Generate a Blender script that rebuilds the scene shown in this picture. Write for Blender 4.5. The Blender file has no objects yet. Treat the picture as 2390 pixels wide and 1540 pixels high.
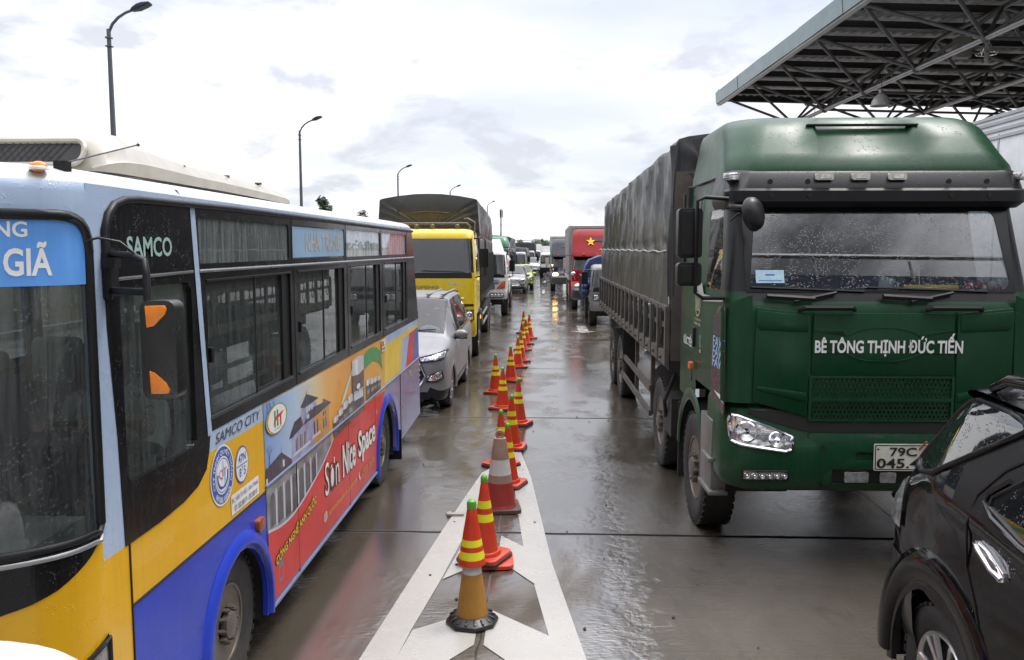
import bpy, bmesh, math, random
from mathutils import Vector, Matrix
from mathutils.geometry import tessellate_polygon
from mathutils.bvhtree import BVHTree
R = math.radians
random.seed(7)
scene = bpy.context.scene
COL = scene.collection
# ---------------------------------------------------------------- camera
cam_d = bpy.data.cameras.new("camera"); cam = bpy.data.objects.new("camera", cam_d); COL.objects.link(cam)
cam_d.sensor_width = 36; cam_d.lens = 36 * 1930 / 2389.0
cam_d.clip_start = 0.05; cam_d.clip_end = 6000
cam.location = (0, 0, 2.5)
cam.rotation_euler = (R(90) - math.atan(193 / 1930), 0, math.atan(85 / 1930))
scene.camera = cam
# ---------------------------------------------------------------- world: overcast, cloudy daylight
SUN_EL, SUN_AZ = 66, 60          # degrees; azimuth measured from +Y (ahead), negative = left
w = bpy.data.worlds.new("World"); scene.world = w; w.use_nodes = True
nt = w.node_tree; nd = nt.nodes; lk = nt.links; nd.clear()
def wn(t, **k):
    n = nd.new(t)
    for a, b in k.items():
        if a.startswith('i_'): n.inputs[int(a[2:])].default_value = b
        else: setattr(n, a, b)
    return n
out = wn('ShaderNodeOutputWorld'); bg = wn('ShaderNodeBackground'); bg.inputs[1].default_value = 0.1
sky = wn('ShaderNodeTexSky', sky_type='NISHITA', sun_disc=False, sun_elevation=R(SUN_EL), sun_rotation=R(SUN_AZ), air_density=1.2, dust_density=2.5)
tc = wn('ShaderNodeTexCoord')
sep = wn('ShaderNodeSeparateXYZ'); lk.new(tc.outputs['Generated'], sep.inputs[0])
# cloud plane coordinates: direction / (z + k), so that clouds flatten towards the horizon
zk = wn('ShaderNodeMath', operation='ADD', i_1=0.22); zm = wn('ShaderNodeMath', operation='MAXIMUM', i_1=0.0)
lk.new(sep.outputs[2], zm.inputs[0]); lk.new(zm.outputs[0], zk.inputs[0])
dv = wn('ShaderNodeVectorMath', operation='DIVIDE'); cb = wn('ShaderNodeCombineXYZ')
for i in range(3): lk.new(zk.outputs[0], cb.inputs[i])
lk.new(tc.outputs['Generated'], dv.inputs[0]); lk.new(cb.outputs[0], dv.inputs[1])
def wnoise(scale, detail, rough, loc=(0, 0, 0), dist=0.0, sc=(1, 1, 1), src=None):
    mp = wn('ShaderNodeMapping'); mp.inputs[1].default_value = loc; mp.inputs[3].default_value = sc
    lk.new(src or dv.outputs[0], mp.inputs[0])
    n = wn('ShaderNodeTexNoise'); n.inputs['Scale'].default_value = scale; n.inputs['Detail'].default_value = detail
    n.inputs['Roughness'].default_value = rough; n.inputs['Distortion'].default_value = dist
    lk.new(mp.outputs[0], n.inputs[0]); return n.outputs[0]
def wramp(src, *st):
    r = wn('ShaderNodeValToRGB'); e = r.color_ramp.elements
    while len(e) < len(st): e.new(0.5)
    for el, (p, c) in zip(e, st):
        el.position = p; el.color = (c, c, c, 1) if isinstance(c, (int, float)) else (*c, 1)
    lk.new(src, r.inputs[0]); return r.outputs[0]
def wmix(f, a, b, mode='MIX'):
    m = wn('ShaderNodeMix', data_type='RGBA', blend_type=mode)
    if isinstance(f, (int, float)): m.inputs[0].default_value = f
    else: lk.new(f, m.inputs[0])
    for s, v in ((6, a), (7, b)):
        if isinstance(v, tuple): m.inputs[s].default_value = (*v, 1)
        else: lk.new(v, m.inputs[s])
    return m.outputs[2]
def wmath(op, a, b):
    m = wn('ShaderNodeMath', operation=op)
    for i, v in enumerate((a, b)):
        if isinstance(v, (int, float)): m.inputs[i].default_value = v
        else: lk.new(v, m.inputs[i])
    return m.outputs[0]
# bright base veil with thin blue breaks
veil = wramp(wnoise(.8, 6, .5, (3.1, .4, 0), .15, (1, 1.5, 1)), (.34, (6.9, 7.4, 8.9)), (.47, (8.3, 8.6, 9.3)), (.58, (10.7, 10.6, 10.8)))
# high sheet of grey, heavier towards the zenith
hi = wramp(wnoise(.9, 5, .5, (7.3, 2.2, 0), .4), (.42, 0), (.66, 1))
zen = wramp(sep.outputs[2], (.22, 0), (.5, 1))
base = wmix(wmath('MULTIPLY', hi, zen), veil, (6.6, 6.6, 7.2))
# broken grey cumulus scraps near the horizon
cum = wramp(wnoise(7.5, 7, .55, (1.7, 4.4, .3), .35, (1, 1, 2.1), tc.outputs['Generated']), (.52, 0), (.62, 1))
low = wramp(sep.outputs[2], (.0, .3), (.05, 1), (.22, .9), (.40, .2))
base = wmix(wmath('MULTIPLY', wmath('MULTIPLY', cum, low), .9), base, (6.2, 6.45, 7.2))
# the cloud behind the camera is heavier than the bright break ahead
yb = wmath('MULTIPLY_ADD', sep.outputs[1], .5); yb.node.inputs[2].default_value = .5
back = wramp(yb, (.12, .55), (.6, .85), (.88, 1.0))
bc = wramp(wnoise(2.6, 6, .6, (2.2, 5.1, .7), .2, (1, 1, 1.8), tc.outputs['Generated']), (.42, .22), (.60, 1.5)); bk2 = wramp(yb, (.3, 1), (.55, 0))
base = wmix(bk2, base, wmix(1.0, base, bc, 'MULTIPLY'))
base = wmix(1.0, base, back, 'MULTIPLY')
base = wmix(1.0, base, wramp(sep.outputs[2], (.40, .285), (.88, 1.55)), 'MULTIPLY'); base = wmix(1.0, base, (2.85, 2.85, 2.85), 'MULTIPLY')   # overcast: zenith brighter than horizon
skyc = wmix(.12, base, sky.outputs[0])
lk.new(skyc, bg.inputs[0]); lk.new(bg.outputs[0], out.inputs[0])
# ---------------------------------------------------------------- sun behind thin cloud
sd = bpy.data.lights.new("sun", 'SUN'); sd.energy = 1.3; sd.angle = R(14); sd.color = (1, .96, .9)
so = bpy.data.objects.new("sun", sd); COL.objects.link(so)
dvec = Vector((math.sin(R(SUN_AZ)) * math.cos(R(SUN_EL)), math.cos(R(SUN_AZ)) * math.cos(R(SUN_EL)), math.sin(R(SUN_EL))))
so.rotation_euler = dvec.to_track_quat('Z', 'Y').to_euler()
vs = scene.view_settings; vs.view_transform = 'Standard'; vs.look = 'None'; vs.exposure = 0.60; vs.gamma = 1
vs.use_curve_mapping = False
scene.cycles.max_bounces = 8; scene.cycles.transparent_max_bounces = 24; scene.cycles.glossy_bounces = 4
scene.cycles.caustics_reflective = False; scene.cycles.caustics_refractive = False
scene.cycles.sample_clamp_indirect = 4.0

# ================================================================ materials
MATS = {}
def nodes_of(name):
    m = bpy.data.materials.new(name); m.use_nodes = True
    t = m.node_tree; b = t.nodes['Principled BSDF']
    return m, t, b
def mk(t, typ, ins=None, **k):
    n = t.nodes.new(typ)
    for a, b in k.items(): setattr(n, a, b)
    for a, b in (ins or {}).items():
        if hasattr(b, 'links'): t.links.new(b, n.inputs[a])
        else: n.inputs[a].default_value = b
    return n
def noise(t, scale, detail=4, rough=.55, sc=(1, 1, 1), dist=0, loc=(0, 0, 0), src='Object'):
    c = mk(t, 'ShaderNodeTexCoord'); mp = mk(t, 'ShaderNodeMapping', {1: loc, 3: sc}); t.links.new(c.outputs[src], mp.inputs[0])
    n = mk(t, 'ShaderNodeTexNoise', {'Scale': scale, 'Detail': detail, 'Roughness': rough, 'Distortion': dist})
    t.links.new(mp.outputs[0], n.inputs[0]); return n.outputs[0]
def ramp(t, src, *st):
    r = mk(t, 'ShaderNodeValToRGB'); e = r.color_ramp.elements
    while len(e) < len(st): e.new(.5)
    for el, (p, c) in zip(e, st):
        el.position = p; el.color = (c, c, c, 1) if isinstance(c, (int, float)) else (*c, 1)
    t.links.new(src, r.inputs[0]); return r.outputs[0]
def mix(t, f, a, b, mode='MIX'):
    m = mk(t, 'ShaderNodeMix', data_type='RGBA', blend_type=mode)
    if isinstance(f, (int, float)): m.inputs[0].default_value = f
    else: t.links.new(f, m.inputs[0])
    for s, v in ((6, a), (7, b)):
        if isinstance(v, (tuple, list)): m.inputs[s].default_value = (*v, 1) if len(v) == 3 else v
        else: t.links.new(v, m.inputs[s])
    return m.outputs[2]
def mth(t, op, a, b=0.0):
    m = mk(t, 'ShaderNodeMath', operation=op)
    for i, v in enumerate((a, b)):
        if isinstance(v, (int, float)): m.inputs[i].default_value = v
        else: t.links.new(v, m.inputs[i])
    return m.outputs[0]
def bump(t, h, strength, dist, prev=None):
    b = mk(t, 'ShaderNodeBump', {'Strength': strength, 'Distance': dist}); t.links.new(h, b.inputs['Height'])
    if prev is not None: t.links.new(prev, b.inputs['Normal'])
    return b.outputs[0]
def M(name, col, rough=.5, metal=0., var=.12, vs=3., dirt=0., dirtcol=(.10, .085, .07), streak=0., streakcol=None, coat=0., drops=0., bmp=None, spec=.5, emit=None, zdirt=None):
    """procedural paint, plastic, metal or cloth: base colour with broad variation, run-off streaks, road dirt, rain drops"""
    if name in MATS: return MATS[name]
    m, t, b = nodes_of(name)
    c = mix(t, ramp(t, noise(t, vs, 5), (.3, 0), (.7, 1)), tuple(x * (1 - var) for x in col), tuple(min(1, x * (1 + var)) for x in col))
    r = rough
    if streak:
        sn = ramp(t, noise(t, 1, 5, .65, (34, 34, 1.1), .2), (.48, 0), (.72, 1))
        c = mix(t, mth(t, 'MULTIPLY', sn, streak), c, streakcol or tuple(x * .45 + .06 for x in col))
    if dirt:
        dn = ramp(t, noise(t, 5, 7, .7), (.45, 0), (.75, 1)); f = mth(t, 'MULTIPLY', dn, dirt)
        c = mix(t, f, c, dirtcol)
    if zdirt:   # splashed road dirt up to a height
        tcx = mk(t, 'ShaderNodeTexCoord'); s = mk(t, 'ShaderNodeSeparateXYZ'); t.links.new(tcx.outputs['Object'], s.inputs[0])
        h = mth(t, 'ADD', s.outputs[2], mth(t, 'MULTIPLY', noise(t, 9, 5, .65), .35))
        g = ramp(t, mth(t, 'DIVIDE', h, zdirt * 2), (.3, .75), (.62, 0))
        c = mix(t, g, c, dirtcol)
    t.links.new(c, b.inputs['Base Color'])
    rn = noise(t, 7, 5); rr = mk(t, 'ShaderNodeMapRange', {3: max(.02, rough * .75), 4: min(1, rough * 1.3)}); t.links.new(rn, rr.inputs[0])
    t.links.new(rr.outputs[0], b.inputs['Roughness'])
    b.inputs['Metallic'].default_value = metal; b.inputs['Coat Weight'].default_value = coat; b.inputs['Coat Roughness'].default_value = .05
    b.inputs['Specular IOR Level'].default_value = spec
    nrm = None
    if bmp: nrm = bump(t, noise(t, bmp[0], 6, .6, bmp[2] if len(bmp) > 2 else (1, 1, 1)), 1.0, bmp[1])
    if drops:
        tcx = mk(t, 'ShaderNodeTexCoord'); v = mk(t, 'ShaderNodeTexVoronoi', {'Scale': 85., 'Randomness': 1.}); t.links.new(tcx.outputs['Object'], v.inputs[0])
        d = ramp(t, v.outputs[0], (.12, 1), (.33, 0)); gate = ramp(t, noise(t, 16, 3), (.5, 0), (.62, 1))
        nrm = bump(t, mth(t, 'MULTIPLY', d, gate), drops, .004, nrm)
    if nrm is not None: t.links.new(nrm, b.inputs['Normal']); 
    if nrm is not None and coat: t.links.new(nrm, b.inputs['Coat Normal'])
    if emit: b.inputs['Emission Color'].default_value = (*col, 1); b.inputs['Emission Strength'].default_value = emit
    MATS[name] = m; return m
def glass(name, tint=(.5, .55, .55), film=.0, filmcol=(.35, .38, .38), refl=1.0, rough=.01, drops=True, f0=.07):
    """single-sheet glazing: tinted see-through, Fresnel reflection, and a film of rain and grime"""
    if name in MATS: return MATS[name]
    m, t, b = nodes_of(name); t.nodes.remove(b)
    tr = mk(t, 'ShaderNodeBsdfTransparent', {0: (*tint, 1)}); gl = mk(t, 'ShaderNodeBsdfGlossy', {1: rough}); gl.inputs[0].default_value = (refl, refl, refl, 1)
    geo = mk(t, 'ShaderNodeNewGeometry'); dt = mk(t, 'ShaderNodeVectorMath', operation='DOT_PRODUCT'); t.links.new(geo.outputs['Normal'], dt.inputs[0]); t.links.new(geo.outputs['Incoming'], dt.inputs[1])
    frv = mth(t, 'ADD', f0, mth(t, 'MULTIPLY', 1 - f0, mth(t, 'POWER', mth(t, 'SUBTRACT', 1.0, mth(t, 'ABSOLUTE', dt.outputs['Value'])), 4.5))); df = mk(t, 'ShaderNodeBsdfDiffuse', {0: (*filmcol, 1)})
    ms = mk(t, 'ShaderNodeMixShader'); f = ramp(t, noise(t, 1, 6, .7, (30, 30, 2.2), .3), (.38, .25), (.75, 1)); f = mth(t, 'MULTIPLY', f, film)
    if drops:
        tcx = mk(t, 'ShaderNodeTexCoord'); v = mk(t, 'ShaderNodeTexVoronoi', {'Scale': 70.}); t.links.new(tcx.outputs['Object'], v.inputs[0])
        d = ramp(t, v.outputs[0], (.10, 1), (.3, 0)); g = ramp(t, noise(t, 6, 3), (.42, 0), (.62, 1)); dg = mth(t, 'MULTIPLY', d, g)
        f = mth(t, 'ADD', f, mth(t, 'MULTIPLY', dg, .16))
        t.links.new(bump(t, dg, .5, .003), gl.inputs['Normal'])
    t.links.new(f, ms.inputs[0]); t.links.new(tr.outputs[0], ms.inputs[1]); t.links.new(df.outputs[0], ms.inputs[2])
    m2 = mk(t, 'ShaderNodeMixShader'); t.links.new(mth(t, 'MINIMUM', frv, 1.0), m2.inputs[0]); t.links.new(ms.outputs[0], m2.inputs[1]); t.links.new(gl.outputs[0], m2.inputs[2])
    t.links.new(m2.outputs[0], t.nodes['Material Output'].inputs[0]); MATS[name] = m; return m

# ================================================================ mesh building
class MB:
    """collects shapes in local metres; build() links them as ONE mesh object"""
    def __init__(s): s.v = []; s.f = []; s.m = []
    def add(s, vs, fs, m=0):
        o = len(s.v); s.v += [tuple(v) for v in vs]; s.f += [tuple(i + o for i in f) for f in fs]
        s.m += [m] * len(fs) if isinstance(m, int) else list(m); return s
    def box(s, c, d, m=0, rz=0, rx=0, ry=0):
        x, y, z = (k / 2 for k in d); vs = [Vector(p) for p in ((-x, -y, -z), (x, -y, -z), (x, y, -z), (-x, y, -z), (-x, -y, z), (x, -y, z), (x, y, z), (-x, y, z))]
        if rz or rx or ry:
            mt = Matrix.Rotation(rz, 3, 'Z') @ Matrix.Rotation(ry, 3, 'Y') @ Matrix.Rotation(rx, 3, 'X'); vs = [mt @ v for v in vs]
        return s.add([v + Vector(c) for v in vs], [(3, 2, 1, 0), (4, 5, 6, 7), (0, 1, 5, 4), (1, 2, 6, 5), (2, 3, 7, 6), (3, 0, 4, 7)], m)
    def bar(s, a, b, r, n=8, m=0, r2=None, caps=True):
        return s.tube([a, b], r, n, m, r2, caps)
    def tube(s, path, r, n=8, m=0, r2=None, caps=True):
        P = [Vector(p) for p in path]; rings = []; k = len(P)
        d0 = (P[1] - P[0]).normalized(); u = d0.orthogonal().normalized()
        for i, p in enumerate(P):
            d = (P[min(i + 1, k - 1)] - P[max(i - 1, 0)]).normalized(); u = (u - d * u.dot(d)).normalized(); w_ = d.cross(u)
            rr = r[i] if isinstance(r, (list, tuple)) else (r if r2 is None else r + (r2 - r) * i / (k - 1))
            rings.append([p + (u * math.cos(2 * math.pi * j / n) + w_ * math.sin(2 * math.pi * j / n)) * rr for j in range(n)])
        vs = [v for q in rings for v in q]; fs = [(i * n + j, i * n + (j + 1) % n, (i + 1) * n + (j + 1) % n, (i + 1) * n + j) for i in range(k - 1) for j in range(n)]
        if caps: fs += [tuple(range(n))[::-1], tuple((k - 1) * n + j for j in range(n))]
        return s.add(vs, fs, m)
    def lathe(s, prof, n=24, m=0, c=(0, 0, 0), axis='z', caps=True):
        """prof: list of (r, h[, mat])"""
        vs = []; fs = []; ms = []
        for p in prof:
            for j in range(n):
                a = 2 * math.pi * j / n; x, y, h = p[0] * math.cos(a), p[0] * math.sin(a), p[1]
                q = (x, y, h) if axis == 'z' else ((h, x, y) if axis == 'x' else (y, h, x))
                vs.append((q[0] + c[0], q[1] + c[1], q[2] + c[2]))
        for i in range(len(prof) - 1):
            for j in range(n):
                fs.append((i * n + j, i * n + (j + 1) % n, (i + 1) * n + (j + 1) % n, (i + 1) * n + j)); ms.append(prof[i][2] if len(prof[i]) > 2 else m)
        if caps:
            if prof[0][0] > 1e-5: fs.append(tuple(range(n))[::-1]); ms.append(ms[0])
            if prof[-1][0] > 1e-5: fs.append(tuple((len(prof) - 1) * n + j for j in range(n))); ms.append(ms[-2] if False else ms[n * (len(prof) - 2)])
        return s.add(vs, fs, ms)
    def ball(s, c, r, n=12, k=8, m=0, sc=(1, 1, 1)):
        vs = [(c[0] + r * sc[0] * math.sin(math.pi * i / k) * math.cos(2 * math.pi * j / n), c[1] + r * sc[1] * math.sin(math.pi * i / k) * math.sin(2 * math.pi * j / n), c[2] + r * sc[2] * math.cos(math.pi * i / k)) for i in range(k + 1) for j in range(n)]
        return s.add(vs, [(i * n + j, (i + 1) * n + j, (i + 1) * n + (j + 1) % n, i * n + (j + 1) % n) for i in range(k) for j in range(n)], m)
    def grid(s, g, m=0, closed=False, mf=None):
        a = len(g); b = len(g[0]); vs = [p for r_ in g for p in r_]; fs = []; ms = []
        for i in range(a - 1):
            for j in range(b if closed else b - 1):
                fs.append((i * b + j, i * b + (j + 1) % b, (i + 1) * b + (j + 1) % b, (i + 1) * b + j)); ms.append(mf(i, j) if mf else m)
        return s.add(vs, fs, ms)
    def prism(s, poly, fn, a, b, m=0):
        """poly of 2-D points; fn(u, v, h) -> 3-D; extruded from h=a to h=b"""
        n = len(poly); vs = [fn(*p, a) for p in poly] + [fn(*p, b) for p in poly]
        return s.add(vs, [tuple(range(n))[::-1], tuple(range(n, 2 * n))] + [(i, (i + 1) % n, n + (i + 1) % n, n + i) for i in range(n)], m)
    def plate(s, outer, holes, fn, a, b, m=0, back=False):
        """flat plate with holes between h=a (back) and h=b (front)"""
        loops = [outer] + list(holes); tri = tessellate_polygon([[Vector((p[0], p[1], 0)) for p in l] for l in loops]); flat = [p for l in loops for p in l]; n = len(flat)
        vs = [fn(*p, b) for p in flat]; fs = [tuple(t) for t in tri]
        if abs(a - b) > 1e-6:
            vs += [fn(*p, a) for p in flat]; o = 0
            for l in loops:
                k = len(l); fs += [(o + i, o + (i + 1) % k, n + o + (i + 1) % k, n + o + i) for i in range(k)]; o += k
            if back: fs += [tuple(n + i for i in t) for t in tri]
        return s.add(vs, fs, m)
    def skin(s, poly, fn, h, m=0, cuts=2):
        """a patch that follows a curved surface fn(u, v, h)"""
        bm = bmesh.new(); bm.faces.new([bm.verts.new((u, v, 0)) for u, v in poly]); bmesh.ops.triangulate(bm, faces=bm.faces)
        for _ in range(cuts): bmesh.ops.subdivide_edges(bm, edges=bm.edges, cuts=1, use_grid_fill=True); bmesh.ops.triangulate(bm, faces=bm.faces)
        bm.verts.index_update(); s.add([fn(v.co.x, v.co.y, h) for v in bm.verts], [tuple(q.index for q in f.verts) for f in bm.faces], m); bm.free(); return s
    def halves(s):
        """left and right pieces as meshes of their own"""
        o = [MB(), MB()]
        for f, m in zip(s.f, s.m): o[sum(s.v[i][0] for i in f) > 0].add([s.v[i] for i in f], [tuple(range(len(f)))], m)
        return [q for q in o if q.f]
    def build(s, name, mats, parent=None, smooth=35, bevel=0, seg=2, loc=None):
        me = bpy.data.meshes.new(name); me.from_pydata(s.v, [], s.f)
        if not isinstance(mats, (list, tuple)): mats = [mats]
        for q in mats: me.materials.append(q)
        me.polygons.foreach_set('material_index', s.m); me.update()
        bm = bmesh.new(); bm.from_mesh(me); bmesh.ops.remove_doubles(bm, verts=bm.verts, dist=1e-5)
        bmesh.ops.recalc_face_normals(bm, faces=bm.faces)
        if bevel:
            es = [e for e in bm.edges if len(e.link_faces) == 2 and e.calc_face_angle(0) > R(28)]
            bmesh.ops.bevel(bm, geom=es, offset=bevel, segments=seg, affect='EDGES', profile=.5, clamp_overlap=True)
        bm.to_mesh(me); bm.free()
        if smooth:
            me.shade_smooth(); me.set_sharp_from_angle(angle=R(smooth))
        o = bpy.data.objects.new(name, me); COL.objects.link(o)
        if parent is not None: o.parent = parent
        if loc: o.location = loc
        return o
def tag(o, label=None, cat=None, group=None, kind=None):
    for k, v in (('label', label), ('category', cat), ('group', group), ('kind', kind)):
        if v: o[k] = v
    return o
def thing(name, label, cat, loc=(0, 0, 0), rz=0, group=None):
    o = bpy.data.objects.new(name, None); COL.objects.link(o); o.location = loc; o.rotation_euler = (0, 0, rz); o.empty_display_size = .2
    return tag(o, label, cat, group)
def copy_tree(o, parent=None):
    c = o.copy(); COL.objects.link(c); c.parent = parent
    for ch in list(o.children): copy_tree(ch, c)
    return c
def arc(cx, cy, r, a0, a1, n, ry=None):
    return [(cx + r * math.cos(R(a0 + (a1 - a0) * i / n)), cy + (ry or r) * math.sin(R(a0 + (a1 - a0) * i / n))) for i in range(n + 1)]
def rrect(x0, y0, x1, y1, r, n=4):
    return arc(x1 - r, y1 - r, r, 0, 90, n) + arc(x0 + r, y1 - r, r, 90, 180, n) + arc(x0 + r, y0 + r, r, 180, 270, n) + arc(x1 - r, y0 + r, r, 270, 360, n)
def ell(cx, cy, rx, ry, n=28): return [(cx + rx * math.cos(2 * math.pi * i / n), cy + ry * math.sin(2 * math.pi * i / n)) for i in range(n)]
def lettering(txt, mat, parent, box, fn, h, name='lettering', bold=.02, shear=0., depth=0., just='LEFT', arcfn=None, italic=0., mb=None, m=0):
    """text fitted to box (u0, v0, u1, v1) on a surface fn(u, v, h); arcfn bends it"""
    cu = bpy.data.curves.new('t', 'FONT'); cu.body = txt; cu.size = 1; cu.offset = bold; cu.shear = italic; cu.resolution_u = 3
    ob = bpy.data.objects.new('t', cu); COL.objects.link(ob); dg = bpy.context.evaluated_depsgraph_get()
    me = bpy.data.meshes.new_from_object(ob.evaluated_get(dg)); bpy.data.objects.remove(ob); bpy.data.curves.remove(cu)
    vs = [v.co for v in me.vertices]; xs = [v.x for v in vs]; ys = [v.y for v in vs]; x0, x1, y0, y1 = min(xs), max(xs), min(ys), max(ys)
    u0, v0, u1, v1 = box; q = []
    for v in vs:
        a = (v.x - x0) / (x1 - x0); b_ = (v.y - y0) / (y1 - y0)
        if arcfn: q.append(arcfn(a, b_))
        else: q.append(fn(u0 + (u1 - u0) * a, v0 + (v1 - v0) * b_ + shear * a, h))
    fs = [tuple(p.vertices) for p in me.polygons]; bpy.data.meshes.remove(me)
    if mb is not None: mb.add(q, fs, m); return None
    return MB().add(q, fs).build(name, mat, parent, smooth=0)
def crom(a, b, c, d, t):
    return a * (-.5 * t + t * t - .5 * t ** 3) + b * (1 - 2.5 * t * t + 1.5 * t ** 3) + c * (.5 * t + 2 * t * t - 1.5 * t ** 3) + d * (-.5 * t * t + .5 * t ** 3)
def dense(line, k):
    """Catmull-Rom refinement of a list of Vectors, k steps per span"""
    n = len(line); o = []
    for i in range(n - 1):
        a = line[i - 1] if i else line[0] * 2 - line[1]; d = line[i + 2] if i + 2 < n else line[n - 1] * 2 - line[n - 2]
        for j in range(k): o.append(crom(a, line[i], line[i + 1], d, j / k))
    return o + [line[-1]]
def dense2(g, ki, kj):
    rows = [dense([Vector(p) for p in r_], kj) for r_ in g]; cols = [dense([r_[j] for r_ in rows], ki) for j in range(len(rows[0]))]
    return [[c[i] for c in cols] for i in range(len(cols[0]))]
def projector(g, axis):
    """surface function that lands (u, v) on a ring mesh: axis 'y' = seen from the front, '-x' = seen from the left"""
    n = len(g[0]); tr = BVHTree.FromPolygons([Vector(p) for r_ in g for p in r_] + [Vector(p) for p in g[0]], [(i * n + j, i * n + j + 1, (i + 1) * n + j + 1, (i + 1) * n + j) for i in range(len(g) - 1) for j in range(n - 1)] + [tuple(len(g) * n + k for k in range(n))])
    last = [0.0]
    def f(u, v, h):
        o, d = (Vector((u, -9, v)), Vector((0, 1, 0))) if axis == 'y' else (Vector((-9, u, v)), Vector((1, 0, 0)))
        q = tr.ray_cast(o, d)[0]
        if q is None: q = tr.find_nearest(Vector((u, last[0], v)) if axis == 'y' else Vector((last[0], u, v)))[0]
        last[0] = q.y if axis == 'y' else q.x
        return (u, q.y - h, v) if axis == 'y' else (q.x - h, u, v)
    return f
def inpoly(x, y, P):
    r_ = False; n = len(P)
    for i in range(n):
        (x1, y1), (x2, y2) = P[i], P[(i + 1) % n]
        if (y1 > y) != (y2 > y) and x < (x2 - x1) * (y - y1) / (y2 - y1) + x1: r_ = not r_
    return r_
# ---------------------------------------------------------------- shared materials
BLK = M('black_plastic', (.008, .008, .009), .40, spec=.35, dirt=.12, dirtcol=(.05, .047, .044), drops=.35)
RUB = M('tyre_rubber', (.018, .018, .018), .62, dirt=.5, dirtcol=(.07, .06, .05), bmp=(40, .004))
RIM = M('steel_rim', (.19, .165, .14), .42, .5, dirt=.75, dirtcol=(.085, .065, .048))
ALU = M('alloy_rim', (.55, .55, .55), .25, .9, dirt=.2)
CHR = M('chrome', (.8, .8, .82), .08, 1., var=.03)
DRK = M('dark_underbody', (.014, .013, .012), .7, dirt=.5, dirtcol=(.05, .042, .035))
LMP = M('clear_lamp', (.72, .72, .70), .10, .75, vs=22, var=.5)
AMB = M('amber_lens', (.85, .24, .02), .18, bmp=(60, .003))
REDL = M('red_lens', (.45, .02, .015), .15)
WHT = M('white_paint', (.74, .74, .73), .28, coat=.5, streak=.22, streakcol=(.5, .49, .47), drops=.3)
SIL = M('silver_paint', (.22, .22, .225), .42, .3, var=.06, coat=.08, drops=.4, dirt=.12)
GLS = glass('cab_glass', (.50, .55, .55), .05, f0=.11)
DGL = M('tinted_glass', (.012, .014, .015), .03, var=0, drops=.35, spec=1.0, coat=.5)
INT = M('dark_interior', (.03, .03, .032), .8); PALE = M('saloon_lining', (.30, .31, .30), .7)
TARP = M('dark_tarpaulin', (.034, .036, .039), .33, var=.25, vs=.9, dirt=.18, dirtcol=(.09, .09, .09), bmp=(5, .02, (1, 1, .35)), streak=.12, streakcol=(.10, .10, .10), spec=.6)
CGL = glass('car_glass', (.30, .34, .34), .05, f0=.05)
RUST = M('grimy_steel', (.12, .108, .095), .6, .3, dirt=.75, dirtcol=(.06, .042, .03), streak=.45)
GALV = M('galvanised_steel', (.30, .30, .30), .38, .7, dirt=.2)
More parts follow.
